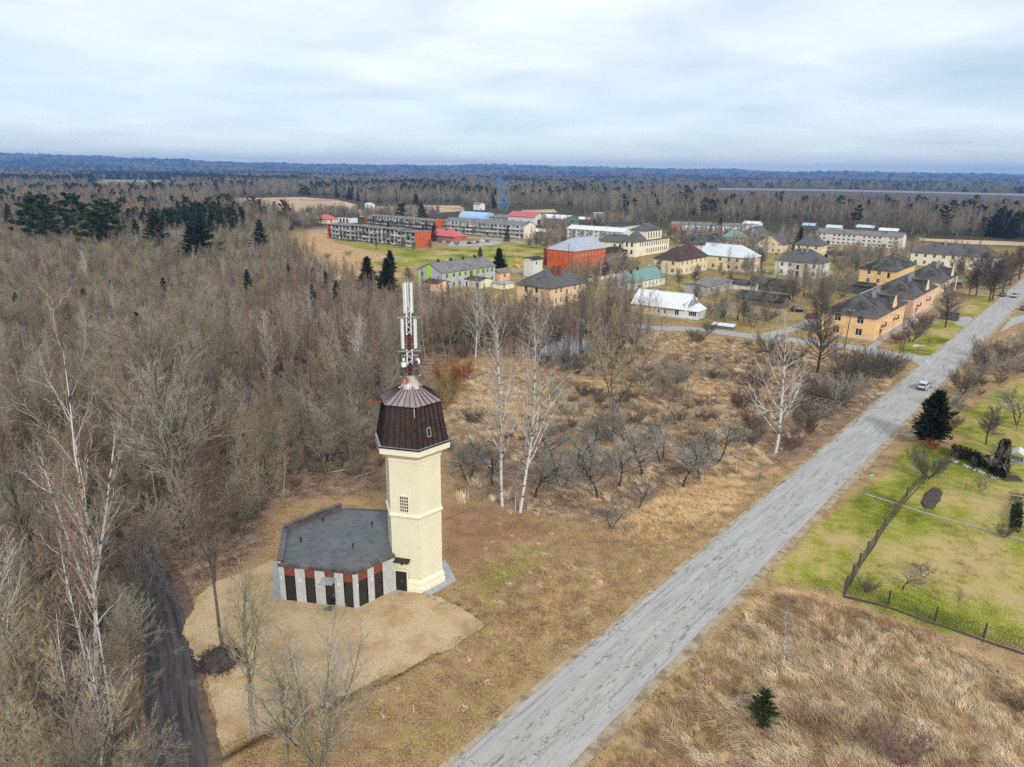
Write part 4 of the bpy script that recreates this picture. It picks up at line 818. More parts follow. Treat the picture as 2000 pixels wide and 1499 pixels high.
HG = house('kindergarten', 'blue-grey and lime-green two-storey kindergarten with grey gable roof', (-23.6,234.6), 26.5, 11.6, 6.1, 2.6, (0, 0), W_BLUGRY, R_GREY, {'l': row((1.6, 4.0), 3.9, 1.1, 1.5, 'x') + row((1.6,), 1.0, 1.1, 1.4, 'x') + row((9.4,), 3.4, .7, 1.3, 'x'), 'f': row((2.0, 5.2, 8.0, 10.8, 17.0, 19.6, 22.0, 24.4), 3.9, 1.1, 1.5, 'x') + row((5.2, 8.0, 10.8, 24.4), 1.0, 1.1, 1.4, 'x') + row((13.4,), 3.6, 1.6, 1.7, 'x') + row((13.4,), 1.4, 1.6, 1.7, 'x')}, o=.35, cat='kindergarten', chim=((4, 5.8, 8.2, 9.4), (10, 5.8, 8.2, 9.4), (16, 5.8, 8.2, 9.4), (22, 5.8, 8.2, 9.4)), chmat=R_DARK)
for x0, x1, z0, z1 in ((6.3, 7.5, 3.9, 5.4), (9.1, 10.4, 3.9, 5.4), (3.3, 4.7, 3.9, 5.4), (12.2, 13.3, .8, 5.8), (15.1, 16.2, 1.2, 5.7), (18.1, 19.2, 3.9, 5.4), (20.8, 21.8, 3.9, 5.4), (23.1, 24.0, 3.9, 5.4), (6.4, 7.8, 1.0, 2.4), (21.0, 24.2, .9, 2.5)):
    MB().box(x0, -.06, z0, x1, -.004, z1).build('lime_panel', W_LIME, HG)
MB().add([(-.06, 5.0, .6), (-.06, 7.6, .6), (-.06, 7.6, 7.4), (-.06, 5.8, 8.3), (-.06, 5.0, 7.9), (-.004, 5.0, .6), (-.004, 7.6, .6), (-.004, 7.6, 7.4), (-.004, 5.8, 8.3), (-.004, 5.0, 7.9)], ((0, 1, 2, 3, 4), (9, 8, 7, 6, 5), (0, 5, 6, 1), (1, 6, 7, 2), (2, 7, 8, 3), (3, 8, 9, 4), (4, 9, 5, 0))).build('lime_panel', W_LIME, HG)
MB().box(-.06, 10.6, 1., -.004, 11.5, 5.4).build('lime_panel', W_LIME, HG)
house('garage', 'cream garage with dark curved roof in front of the kindergarten', (-11.28, 238.37), 6.2, 7.2, 3.0, .7, (0, 0), W_CRM, R_DARK, {'l': row((3.2,), 1.1, .8, .9, 'x') + [(.6, .1, .9, 2.0, 'door'), (5.4, .1, 1.3, 2.1, 'door')]}, o=.3, cat='garage', ridge='y')
house('outbuilding', 'small pink outbuilding with grey roof at the kindergarten end', (-4.9, 255.2), 5.6, 4.6, 3.6, .9, (0, 0), W_PNK, R_GREY, {'f': row((2.2,), 1.4, 1.1, 1.5, 'x')}, o=.5, cat='shed', ridge='x')
house('shed', 'pinkish shed with brown roof half hidden by twigs', (-24.39, 229.91), 5.5, 6.5, 3.2, .8, (0, 0), W_PNK, R_BROWN, {}, o=.3, cat='shed')
house('retaining_block', 'low pale concrete block beside the cream garage', (-3.18, 239.04), 5.5, 5.0, 1.7, 0, (0, 0), W_CRM, W_CONC, {}, cat='block', plinth=False)
# orange house with two big chimneys
HO = house('house', 'stained orange two-storey house with black hip roof and twin red chimneys', (10.95, 205.62), 18.5, 12.8, 6.1, 4.4, (6.3, 6.3), W_ORA, R_ASB, {'l': [(3.0, 4.0, 1.0, 1.5, 'b'), (7.0, 4.0, 1.0, 1.5, 'b'), (3., 1.1, 1., 1.5, 'b'), (7., 1.1, 1., 1.5, 'b')], 'f': row((2.2, 4.6, 11.6, 14.4), 4.0, 1.0, 1.55, 'c') + row((2.2, 4.6, 11.6, 14.4), 1.1, 1.0, 1.55, 'c') + [(7.4, .3, 1.2, 2.1, 'door'), (7.6, 3.2, .8, 1.5, 'b')]}, chim=((6.6, 3.8, 7.6, 11.2, 1.0, .9), (8.9, 3.8, 7.6, 11.2, 1.0, .9)))
house('house', 'low cream house with sea-green sheet roof', (40.65, 238.3), 21.5, 9.2, 3.3, 2.9, (4.5, 0), W_CRM, R_GRN, {'f': row([2.2 + 2.55 * k for k in range(7)], 1.0, .9, 1.45, 'x'), 'l': row((2.0, 5.8), 1.1, .8, 1.0, 'b')}, o=.4, chim=((3.5, 3.6, 5., 6.6, .6, .6), (9., 4.4, 5.4, 6.9, .6, .6)), chmat=R_DARK)
WH = house('house', 'single-storey house with large white sheet roof and glazed porch', (46.75, 191.02), 9.5, 15.5, 3.0, 3.4, (0, 0), W_GRY, R_WHITE, {'l': row((1.6, 4.4, 5.6), 1.0, .8, 1.4, 'c') + row((7.6, 9.4), 1.0, .7, 1.2, 'x') + row((12.6,), 1.0, 1.2, 1.5, 'x'), 'f': row((2.5,), 4.3, .6, .6, 'x')}, ang=56., o=.45)
MB().box(-.03, 8.5, -.2, -.004, 15.5, 2.95).build('orange_wall_half', W_ORA, WH)
PO = empty('porch', (2.0, -3.2, 0), 0, WH); walls(PO, 5.6, 3.2, 2.5, {'f': row((.5, 1.9), .8, .9, 1.3, 'x'), 'l': row((.35,), .8, 2.2, 1.3, 'x')}, W_WHT); hip_roof(PO, 5.6, 3.2, 2.55, 1.5, 2.2, 1.4, R_WHITE, .35)
house('shed', 'long grey shed with slightly pitched roof behind the white-roofed house', (63.46, 231.81), 20, 8.2, 2.9, .8, (0, 0), W_CONC, R_GREY, {'f': row((3, 8, 13), 1.2, .9, .9, 'b')}, o=.3, cat='shed', ridge='x')
for k, (mc, W_, D_, h_, rh_, lab) in enumerate((((80.05, 209.3), 6, 14, 2.2, 1.8, 'long mossy black shed with broken ridge near the black car'), ((94.02, 239.42), 6, 15, 2.3, 1.8, 'dark weathered shed row in front of the grey-white house'), ((82.1, 241.68), 4, 9, 2.2, 1.2, 'small dark shed with a white gable end'))):
    house('shed', lab, mc, W_, D_, h_, rh_, (0, 0), W_WOOD if k < 2 else W_GRY, R_MOSS, {}, cat='shed', ridge='y', o=.4, plinth=False)
house('house', 'yellow house with dark roof half hidden behind the dark spruce', (147.5,347), 11, 12, 6.2, 4.0, (4, 4), W_PALE, R_ASB, {'f': rr(11, 3, Z2), 'l': rr(12, 3, Z2)}, chim=((5, 5, 8, 10.8),), chmat=CHG)
house('house', 'old yellowish gabled house behind bare trees left of the spruce', (135.64, 363.52), 12, 13, 5.0, 4.5, (0, 0), W_PALE, R_ASB, {'l': rr(13, 4, Z2, 1.1, 1.3)}, ridge='x')
house('hut', 'small white flat hut beside the yellow house behind the spruce', (160.5, 364.11), 3, 4.5, 3.2, 0, (0, 0), W_WHT, R_DARK, {'l': row((.8, 2.6), 1.0, 1., 1.2, 'x')}, cat='hut')
house('shed_row', 'long low brown shed row in front of the white flats', (171.8, 345.49), 4, 24, 2.6, .6, (0, 0), W_BRN, R_GREY, {'l': [(2 + 3.2 * k, .1, 1.8, 2.0, 'door') for k in range(6)]}, cat='shed', ridge='y', o=.3)
# apartment blocks
fl3 = [x for z in (.9, 2.95, 5.0) for x in row([1.5 + 2.72 * k for k in range(16)], z, 1.35 if 1 else 1, 1.05, 'x')]
HF = house('apartment_block', 'long white three-storey flats with grey roof in front of the far forest', (212.5,396), 10, 46, 6.7, 2.0, (0, 0), W_SILI, R_GREY, {'l': [a for a in fl3 if int((a[0] - 1.5) / 2.72 + .01) not in (2, 8, 13)] + [(1.5 + 2.72 * k + .3, .1, 1.1, 1.7, 'door') for k in (2, 8, 13)]}, cat='apartment block', ridge='y', o=.4, chim=((10, 4, 7.5, 9.2), (24, 4, 7.5, 9.2), (38, 4, 7.5, 9.2)), chmat=CHG)
for k in (2, 8, 13): MB().box(-1.3, 46 - (1.5 + 2.72 * k + 2.0), 2.0, 0, 46 - (1.5 + 2.72 * k - .2), 2.2).build('entrance_canopy', CHM, HF)
HR = house('terrace', 'white terraced flats with red brick ends before the dark forest', (148,471.5), 8, 45, 6.2, 1.8, (0, 0), W_WHT, R_GREY, {'l': row([10 + 3.0 * k for k in range(10)], 1.2, 1.1, 1.2, 'x') + row([10 + 3.0 * k for k in range(10)], 3.8, 1.1, 1.2, 'x')}, ang=75., cat='apartment block', ridge='y', o=.3, mats={'f': W_BRICK})
MB().box(-.08, 38, -.2, -.004, 45.05, 6.1).build('brick_end', W_BRICK, HR); MB().box(-.08, 12, -.2, -.003, 13.2, 6.1).build('brick_pier', W_BRICK, HR)
for y_ in (2.2, 8.5, 19, 27.5, 36): MB().box(-.12, y_, -.2, -.003, y_ + .35, 6.1).build('pier', W_BRN, HR)
H9 = house('apartment_block', 'three-storey flats with white sheet roof behind the red school', (61.5,405.5), 9.5, 39, 6.7, 1.9, (0, 0), W_SILI, R_WHITE, {'l': [x for z in (.8, 2.9, 5.0) for x in row([1.2 + 3.1 * k for k in range(12)], z, 1.3, 1.1, 'x')]}, cat='apartment block', ridge='y', o=.45, chim=((8, 3.2, 7.2, 8.6), (26, 3.2, 7.2, 8.6)), chmat=R_WHITE)
bsl = MB().box(0, 0, 0, -1.2, 2.6, .14).box(-1.2, 0, .1, -1.12, 2.6, .95).box(-1.12, 0, .1, 0, .06, .95).box(-1.12, 2.54, .1, 0, 2.6, .95).mesh('balcony', BLC)
for z in (2.75, 4.85):
    for y_ in (2.5, 8.6, 12.2, 20.6, 26.5, 32.6): inst('balcony', bsl, H9, (-.005, y_, z))
def balcony_block(label, Mc, Ll, Lr, h, secs, wmat, rmat, fl, bmats, ends, ang=50., rh=1.2, bay=3.0, seed=1):
    """slab of flats whose left-hand face is a grid of balconies, in stepped sections"""
    rg = random.Random(seed); H = thing('apartment_block', label, 'apartment block', (*Mc, 0), R(ang)); y = 0
    wm, pm = window_mesh(1.25, 1.25, 'x'); fh = (h - .5) / fl
    b1 = [MB().box(0, 0, 0, -1.25, bay - .1, .16).box(-1.25, .0, .1, -1.15, bay - .1, 1.0).mesh('balcony', m_) for m_ in bmats]
    dv = MB().box(-1.3, -.05, -.2, 0, .05, h - .1).mesh('divider', bmats[-1])
    dms = [MB().box(-.03, 0, 0, .02, .8, 2.0).mesh('balcony_door', m_) for m_ in ((WFR, ends, W_BLK, WFR) if ends else (bmats[0], GL_D))]; cur = MB().box(-.06, 0, 0, -.04, 1.2, 1.2).mesh('curtain', WFR)
    for k, (sl, off, dz) in enumerate(secs):
        S = empty('section', (off, y, 0), 0, H); walls(S, Lr - off, sl, h + dz, {}, wmat, mats={})
        if rh: r_ = hip_roof(S, sl, Lr - off, h + dz, rh, 0, 0, rmat, .3); r_.rotation_euler = (0, 0, -math.pi / 2); r_.location = (0, sl, 0)
        else: MB().box(-1.35, -.1, h + dz, Lr - off + .2, sl + .1, h + dz + .3).build('roof', rmat, S)
        nb = max(1, int(sl / bay)); w_ = sl / nb
        for i in range(nb):
            inst('divider', dv, S, (0, i * w_ + .06, dz))
            for f in range(fl):
                z = .45 + f * fh
                wo = inst('window', wm, S, (-.2, i * w_ + 1.55, z + .75), -math.pi / 2); 
                inst('balcony_door', rg.choice(dms), S, (-.04, i * w_ + 1.75, z + .1)); inst('pane', pm if rg.random() < .5 else cur, wo, (0, 0, 0) if True else 0)
                if f > 0 or rg.random() < .7: inst('balcony', rg.choice(b1), S, (-.005, i * w_ + .05, z - .1))
        y += sl
    if ends:
        MB().box(-1.32, -.32, -.2, Lr + .1, -.004, h + .9).build('end_wall', ends, H); MB().box(-1.32, y + .01, -.2, Lr + .1, y + .35, h + .5).build('end_wall', ends, H)
    return H
balcony_block('dark stepped block of flats with balconies and orange brick ends, nearest the lawn', (-49.84, 370.17), 74, 9.6, 7.4, [(14, 0, .3), (13, .9, .9), (14, .5, .7), (13, 1.0, 1.0), (20, .3, .6)], W_BLK, R_GREY, 3, (BLD, BLC, BLD, BLC), W_BRICK, rh=0, seed=3)
balcony_block('dark block of flats with grey roof behind the stepped balcony block', (-49.79, 463.23), 68, 9.6, 7.6, [(34, 0, 0), (34, .2, .2)], W_BLK, R_GREY, 3, (BLD, BLC, BLD), W_BRICK, rh=.9, seed=4)
HL = balcony_block('long pale block of flats with grey balconies and cream gable end', (6.45, 431.25), 62, 11.5, 7.6, [(38, 0, 0), (24, .3, .1)], W_CONC, R_GREY, 3, (BLC, BLC), None, ang=56., rh=2.0, seed=5)
MB().add([(-.4, -.1, -.2), (11.6, -.1, -.2), (11.6, -.1, 7.55), (5.75, -.1, 9.5), (-.4, -.1, 7.45), (-.4, -.01, -.2), (11.6, -.01, -.2), (11.6, -.01, 7.55), (5.75, -.01, 9.5), (-.4, -.01, 7.45)], ((0, 1, 2, 3, 4), (9, 8, 7, 6, 5), (0, 5, 6, 1), (1, 6, 7, 2), (2, 7, 8, 3), (3, 8, 9, 4), (4, 9, 5, 0))).build('gable_end', W_CRM, HL)
house('canteen', 'orange brick building with broad pink-red hip roof near the parked cars', (-33.35, 406.16), 9.5, 24, 3.1, 3.0, (5, 6), W_BRICK, R_PINK, {'l': row((9, 12, 15, 18, 20.6), 1.0, 1.7, 1.4, 'c'), 'f': row((3.5,), 1.6, 1.1, .8, 'x')}, ang=52., cat='building', ridge='y', chim=((5, 5.2, 5.4, 7.4), (14, 4.0, 5.0, 6.6)))
# workshops and sheds farther off
house('warehouse', 'white warehouse with pinkish-red gable roof by the forest edge', (14.94, 543.54), 13, 26, 6.2, 3.2, (0, 0), W_SILI, R_PINK, {'f': [(4, .1, 4.5, 4.0, 'door')], 'l': row((4, 12, 20), 2., 1.5, 1.2, 'x')}, cat='warehouse', ridge='y')
house('warehouse', 'grey warehouse with white roof and green end wall', (37.06, 547.57), 20, 26, 4.9, 2.2, (0, 0), W_CONC, R_WHITE, {'l': row((3, 8, 13, 18), 1.0, 1.5, 1.1, 'x') + row((3, 8, 13, 18), 3.1, 1.3, 1.1, 'x'), 'f': [(9, .1, 4., 3.2, 'door')]}, cat='warehouse', ridge='y', mats={'f': W_GRN})
house('silo_tower', 'square beige concrete tower among the far sheds', (67.71, 575.77), 7, 6.5, 8.0, 0, (0, 0), W_CONC, R_WHITE, {'l': row((2.6,), 4.5, 1., 2., 'b')}, cat='tower')
SW = thing('sawtooth_shed', 'old sawtooth-roofed workshop behind the white mansion', 'workshop', (72.34, 486.88), R(55)); walls(SW, 34, 14, 3.6, {'f': row([2 + 4.5 * k for k in range(7)], .8, 1.6, 1.6, 'x')}, W_SILI)
for k in range(7):
    x = k * 4.86; MB().add([(x, 0, 3.61), (x + 4.8, 0, 3.61), (x, 0, 5.6), (x, 14, 3.61), (x + 4.8, 14, 3.61), (x, 14, 5.6)], ((0, 1, 2), (5, 4, 3), (0, 2, 5, 3), (1, 4, 5, 2), (0, 3, 4, 1))).build('roof_bay', R_ASB, SW)
QH = thing('vaulted_shed', 'light blue barrel-vaulted sheet metal shed', 'shed', (-19.37, 595.71), R(140))
MB().rings([[(x, 7 * math.cos(math.pi * k / 14), 6.2 * math.sin(math.pi * k / 14)) for k in range(15)] for x in (0, 30)]).build('vault', R_QUON, QH)
MB().box(-.06, -2, 0, -.004, 2, 3.6).build('door', m_zinc, QH)
house('boiler_house', 'low boiler house with grey and white roofs under the smoking chimney', (0.36, 563.0), 22, 26, 4.0, 1.5, (0, 0), W_CONC, R_GREY, {'l': row((4, 9, 14, 19), 1.2, 1.6, 1.2, 'x')}, cat='workshop', ridge='y')
house('house', 'small yellow house with pink-red roof beyond the dark block', (-136.58, 531.59), 10, 13, 3.6, 3.0, (5, 5), W_PALE, R_PINK, {'l': row((2, 6, 9.6), 1., 1., 1.3, 'x'), 'f': row((3,), 1., 1.4, 1.6, 'b')}, ang=58.)
house('house', 'low pale grey house at far left beyond the trees', (-164.55, 566.43), 9, 24, 3.2, 3.0, (0, 0), W_GRY, R_GREY, {'l': row((3, 8, 13, 18), 1., 1.2, 1.2, 'x')}, ridge='y', ang=55.)
house('garage', 'white garage with dark openings behind the dark stepped block', (-121.53, 539.88), 7, 14, 4.2, 0, (0, 0), W_WHT, R_DARK, {'l': [(2 + 3.6 * k, .1, 2.0, 3.2, 'door') for k in range(3)]}, cat='garage', ang=55.)
house('house', 'ruined mossy-roofed long house between mansion and terrace', (92.5,359.5), 34, 11, 4.8, 3.8, (5, 4), W_GRY, R_MOSS, {'f': row([2 + 3.1 * k for k in range(10)], 1., 1.1, 1.4, 'b') + row([2 + 3.1 * k for k in range(10)], 3.2, 1.1, 1.2, 'b')}, chim=((8, 4, 7, 9),))
house('house', 'yellow house with teal hip roof right of the ruined long house', (127.3, 404.1), 9, 12, 4.6, 3.4, (4, 4), W_PALE, R_GRN, {'f': rr(9, 2, (1.2,)), 'l': rr(12, 3, (1.2,))})
house('house', 'grey gabled house below the far white sheds', (151.37, 441.91), 10, 10, 4.5, 3.6, (0, 0), W_CONC, R_ASB, {'l': rr(10, 3, (1.2, 3.0), 1., 1.1)}, ridge='x')
for k, (p, W_, D_, h_, rm, wm_, lab) in enumerate((
    ((183.79, 547.44), 9, 12, 3., R_WHITE, W_WHT, 'small white shed right of the terrace'), ((164.06, 515.0), 8, 8, 3., R_GREY, W_GRY, 'pale shed touching the terrace end'),
    ((22.96, 455.2), 5, 14, 2.2, R_WHITE, W_BRN, 'open shed with white sheet roof beside the cream gable'), ((62.33, 574.74), 9, 16, 2.8, R_WHITE, W_WOOD, 'low white-roofed shed left of the beige tower'),
    ((-35.74, 755.81), 8, 9, 6, R_GREY, W_WHT, 'tall narrow white house at the forest edge'), ((236.6, 526.96), 7, 10, 2.4, R_LITE, W_GRY, 'tiny bright-roofed shed behind the white flats, left'),
    ((262.87, 531.29), 7, 12, 2.4, R_LITE, W_WOOD, 'tiny blue-white roofed shed behind the white flats, right'), ((266.93, 505.0), 6, 12, 2.2, R_WHITE, W_WOOD, 'low shed roof glinting at the forest foot'),
    ((227.24, 549.84), 6, 9, 2.2, R_QUON, W_WOOD, 'little blue-roofed shed before the forest'), ((-153.2, 773.5), 7, 8, 3.5, R_WHITE, W_WHT, 'tiny white hut alone in the straw field'), ((-188.74, 607.69), 8, 10, 4, R_GREY, W_WHT, 'white cottage at the left rim of the straw field'), ((-184.49, 394.04), 9, 9, 4, R_WHITE, W_WHT, 'white roof showing between the pines'))):
    house('shed', lab, p, W_, D_, h_, 1.6, (0, 0), wm_, rm, {'f': [(1.2, .1, 1.4, 1.9, 'door')]}, cat='shed', ridge='y', o=.4, plinth=False)
house('shelter', 'small open shelter roof at the end of the third road house', (160.71, 254.93), 3, 5, 2.4, .7, (0, 0), W_WOOD, R_GREY, {'f': [(.8, .1, 1.2, 2., 'door')]}, cat='shelter', ridge='y', plinth=False)
house('bus_shelter', 'dark bus shelter with flat grey roof beside the road', (123.14, 193.91), 2.2, 4.4, 2.3, 0, (0, 0), W_BLK, R_GREY, {}, cat='shelter', plinth=False)
house('shed', 'boarded black lean-to behind the yellow house', (119.85, 237.28), 5, 12, 3.0, .8, (0, 0), W_BLK, R_MOSS, {}, cat='shed', ridge='y', plinth=False)

# ---------------------------------------------------------------- vegetation: prototypes
def bark(name, c1, c2, **k): return M(name, c1, c2, scale=2.5, rough=.95, spec=.1, rnd_amt=k.pop('rnd_amt', .3), **k)
B_GREY = bark('bark_grey', (.15, .132, .108), (.08, .069, .056)); B_OLIVE = bark('bark_olive', (.27, .25, .185), (.165, .15, .105)); B_DARK = bark('bark_dark', (.085, .073, .062), (.05, .042, .036))
B_BIRCH = M('bark_birch', (.66, .64, .60), (.50, .48, .44), scale=1.2, rough=.85, stretch=(1, 1, .35), c3=(.05, .045, .04), scale3=1.9, lo3=.535, hi3=.585)
B_APPLE = bark('bark_apple', (.07, .063, .055), (.04, .035, .03))
def twig(name, c, c2): return M(name, c, c2, scale=.18, coord='World', rough=.95, spec=.05, rnd_amt=.32)
T_GREY = twig('twig_grey', (.345, .305, .245), (.21, .182, .145)); T_OLIVE = twig('twig_olive', (.335, .29, .19), (.215, .183, .115)); T_RED = twig('twig_red', (.285, .20, .155), (.195, .136, .105))
T_DARK = twig('twig_dark', (.20, .172, .145), (.13, .11, .092)); T_PALE = twig('twig_pale', (.46, .42, .37), (.30, .26, .22)); T_LICHEN = twig('twig_lichen', (.30, .295, .265), (.18, .172, .155))
T_RUST = twig('twig_rust', (.33, .125, .05), (.24, .09, .04)); T_PURP = twig('twig_purple', (.255, .175, .148), (.17, .118, .10)); T_GOLD = twig('twig_gold', (.25, .205, .085), (.17, .14, .06))
N_PINE = M('needles_pine', (.034, .052, .018), (.060, .078, .030), scale=.6, rough=.9, spec=.1, rnd_amt=.3); N_SPR = M('needles_spruce', (.016, .026, .012), (.034, .045, .020), scale=.6, rough=.9, spec=.1, rnd_amt=.3)
N_THU = M('needles_thuja', (.012, .019, .008), (.026, .034, .014), scale=.8, rough=.9, spec=.1)
def unit(v): return v / (np.linalg.norm(v) + 1e-9)
class Plant:
    """grows tapering branches; thick ones become tubes, the finest become slivers"""
    def __init__(s, seed): s.g = np.random.default_rng(seed); s.tv = []; s.tf = []; s.cv = []; s.cf = []; s.tn = 0; s.cn = 0; s.sl = []
    def tube(s, pts, rad, n, crown):
        V, F = (s.cv, s.cf) if crown else (s.tv, s.tf); base = s.cn if crown else s.tn; m = len(pts)
        pts = np.asarray(pts); d = np.gradient(pts, axis=0); d /= np.linalg.norm(d, axis=1, keepdims=True) + 1e-9
        up = np.where(np.abs(d[:, 2:3]) < .9, np.array([[0, 0, 1.]]), np.array([[1., 0, 0]])); x = np.cross(d, up); x /= np.linalg.norm(x, axis=1, keepdims=True) + 1e-9; y = np.cross(x, d)
        a = np.arange(n) * 2 * np.pi / n; rad = np.asarray(rad)[:, None, None]
        ring = pts[:, None, :] + rad * (x[:, None, :] * np.cos(a)[None, :, None] + y[:, None, :] * np.sin(a)[None, :, None]); V.append(ring.reshape(-1, 3))
        for k in range(m - 1):
            for i in range(n): j = (i + 1) % n; F.append((base + k * n + i, base + k * n + j, base + (k + 1) * n + j, base + (k + 1) * n + i))
        if crown: s.cn += m * n
        else: s.tn += m * n
    def path(s, p, d, L_, n, wob, lift):
        pts = [np.array(p, float)]; d = unit(np.array(d, float)); dirs = [d]
        for k in range(n): d = unit(d + s.g.normal(0, wob, 3) + np.array([0, 0, lift])); pts.append(pts[-1] + d * L_ / n); dirs.append(d)
        return pts, dirs
    def branch(s, p, d, L_, r, lv, P):
        c = P[lv]; g = s.g; n = c.get('seg', 4); pts, dirs = s.path(p, d, L_, n, c.get('wob', .12), c.get('lift', .05)); tip = c.get('tip', .25)
        rad = [max(.006, r * (1 - (1 - tip) * k / n)) for k in range(n + 1)]
        s.tube(pts, rad, c.get('sides', 5 if lv == 0 else 3), c.get('crown', lv > 1))
        if lv + 1 >= len(P): return
        q = P[lv + 1]; last = lv + 2 == len(P); m = int(round(q['n'] * (g.uniform(.8, 1.2) if lv else 1))) if 'n' in q else max(1, int(L_ * q['perm']))
        az = g.uniform(0, 6.28)
        for k in range(m):
            t = q.get('t0', .2) + (q.get('t1', 1.) - q.get('t0', .2)) * ((k + g.uniform(.1, .9)) / m); f = t * n; i = min(int(f), n - 1); b = pts[i] + (pts[i + 1] - pts[i]) * (f - i); dd = dirs[min(i + 1, n)]
            az += 2.4 + g.normal(0, .4); u = unit(np.cross(dd, [.3, .2, 1.] if abs(dd[2]) < .9 else [1., 0, .1])); v = np.cross(dd, u)
            ang = R(q['ang'] * (1 - q.get('close', .3) * t)) * g.uniform(.8, 1.2)
            nd = dd * math.cos(ang) + (u * math.cos(az) + v * math.sin(az)) * math.sin(ang)
            ll = q['len'] * (L_ if q.get('rel', True) else 1) * (1 - q.get('taper', .55) * (t - q.get('t0', .2))) * g.uniform(.7, 1.25)
            if last: s.sl.append((b, unit(nd + np.array([0, 0, q.get('lift', .1)])), ll, q.get('w', .02)))
            else: s.branch(b, nd, ll, rad[i] * q.get('rr', .5), lv + 1, P)
    def slivers(s):
        if not s.sl: return
        b = np.array([x[0] for x in s.sl]); d = np.array([x[1] for x in s.sl]); L_ = np.array([x[2] for x in s.sl])[:, None]; w_ = np.array([x[3] for x in s.sl])[:, None]
        rv = s.g.normal(size=b.shape); x = np.cross(d, rv); x /= np.linalg.norm(x, axis=1, keepdims=True) + 1e-9
        bend = s.g.normal(0, .12, b.shape) * L_; mid = b + d * L_ * .55 + bend * .5; V = np.stack([b - x * w_ / 2, b + x * w_ / 2, mid + x * w_ * .4, b + d * L_ + bend * .2, mid - x * w_ * .4], 1).reshape(-1, 3); k = np.arange(len(b)) * 5 + s.cn
        s.cv.append(V); s.cf += [(int(i), int(i) + 1, int(i) + 2, int(i) + 4) for i in k] + [(int(i) + 4, int(i) + 2, int(i) + 3) for i in k]; s.cn += len(V)
    def tris(s, c, d, size, flat=.3):
        """needle clumps: small triangles round points c"""
        n = len(c); a = s.g.normal(size=(n, 3)); a[:, 2] *= flat; a /= np.linalg.norm(a, axis=1, keepdims=True) + 1e-9; a = a * .6 + d * .8
        x = np.cross(a, s.g.normal(size=(n, 3))); x /= np.linalg.norm(x, axis=1, keepdims=True) + 1e-9; sz = size * s.g.uniform(.6, 1.3, (n, 1))
        V = np.stack([c - x * sz * .32, c + x * sz * .32, c + a * sz], 1).reshape(-1, 3); k = np.arange(n) * 3 + s.cn
        s.cv.append(V); s.cf += [(int(i), int(i) + 1, int(i) + 2) for i in k]; s.cn += 3 * n
    def meshes(s, name, mt, mc):
        s.slivers(); out = []
        for nm, V, F, m in ((name + '_trunk', s.tv, s.tf, mt), (name + '_crown', s.cv, s.cf, mc)):
            me_ = bpy.data.meshes.new(nm); me_.from_pydata(np.concatenate(V).tolist() if V else [], [], F); me_.materials.append(m)
            if nm.endswith('trunk'): me_.polygons.foreach_set('use_smooth', [True] * len(me_.polygons))
            out.append(me_)
        return out
def joined(name, a, b):
    """one two-material mesh for scattered far copies"""
    bm_ = bmesh.new(); bm_.from_mesh(a); n = len(bm_.faces); bm_.from_mesh(b); bm_.faces.ensure_lookup_table()
    for f in bm_.faces[n:]: f.material_index = 1
    me_ = bpy.data.meshes.new(name); bm_.to_mesh(me_); bm_.free(); me_.materials.append(a.materials[0]); me_.materials.append(b.materials[0]); return me_
def bare(name, seed, H, mt, mc, r=.16, t0=.3, ang=48, n1=26, l1=.34, n2=9, l2=.38, n3=11, l3=.42, w_=.022, wob=.05, lift1=.10, tip=.12, close=.45, fork=0, sweep=0., lowc=None, n_tw=None, tw_len=None):
    p = Plant(seed); P = [dict(seg=8, wob=wob, lift=.03, sides=6, tip=tip), dict(n=n1, t0=t0, ang=ang, close=close, len=l1, taper=.75, rr=.5, seg=5, wob=.13, lift=lift1, sides=4, crown=False, tip=.2),
         dict(n=n2, t0=.15, ang=42, len=l2, taper=.4, rr=.55, seg=3, wob=.16, lift=.08, sides=3, tip=.3), dict(n=n3, t0=.1, ang=38, len=l3, taper=.3, lift=.18, w=w_)]
    base = np.zeros(3)
    if fork:
        for k in range(fork):
            a = 6.28 * k / fork + p.g.uniform(-.4, .4); P[1]['n'] = max(6, int(n1 * 1.25 / fork)); p.branch(base + np.array([math.cos(a), math.sin(a), 0]) * r * (1. if fork < 4 else 3), (math.cos(a) * (.16 + sweep), math.sin(a) * (.16 + sweep), 1), H * p.g.uniform(.8, 1.), r * .75, 0, P)
    else: p.branch(base, (p.g.normal(0, .03), p.g.normal(0, .03), 1), H, r, 0, P)
    return p.meshes(name, mt, mc)
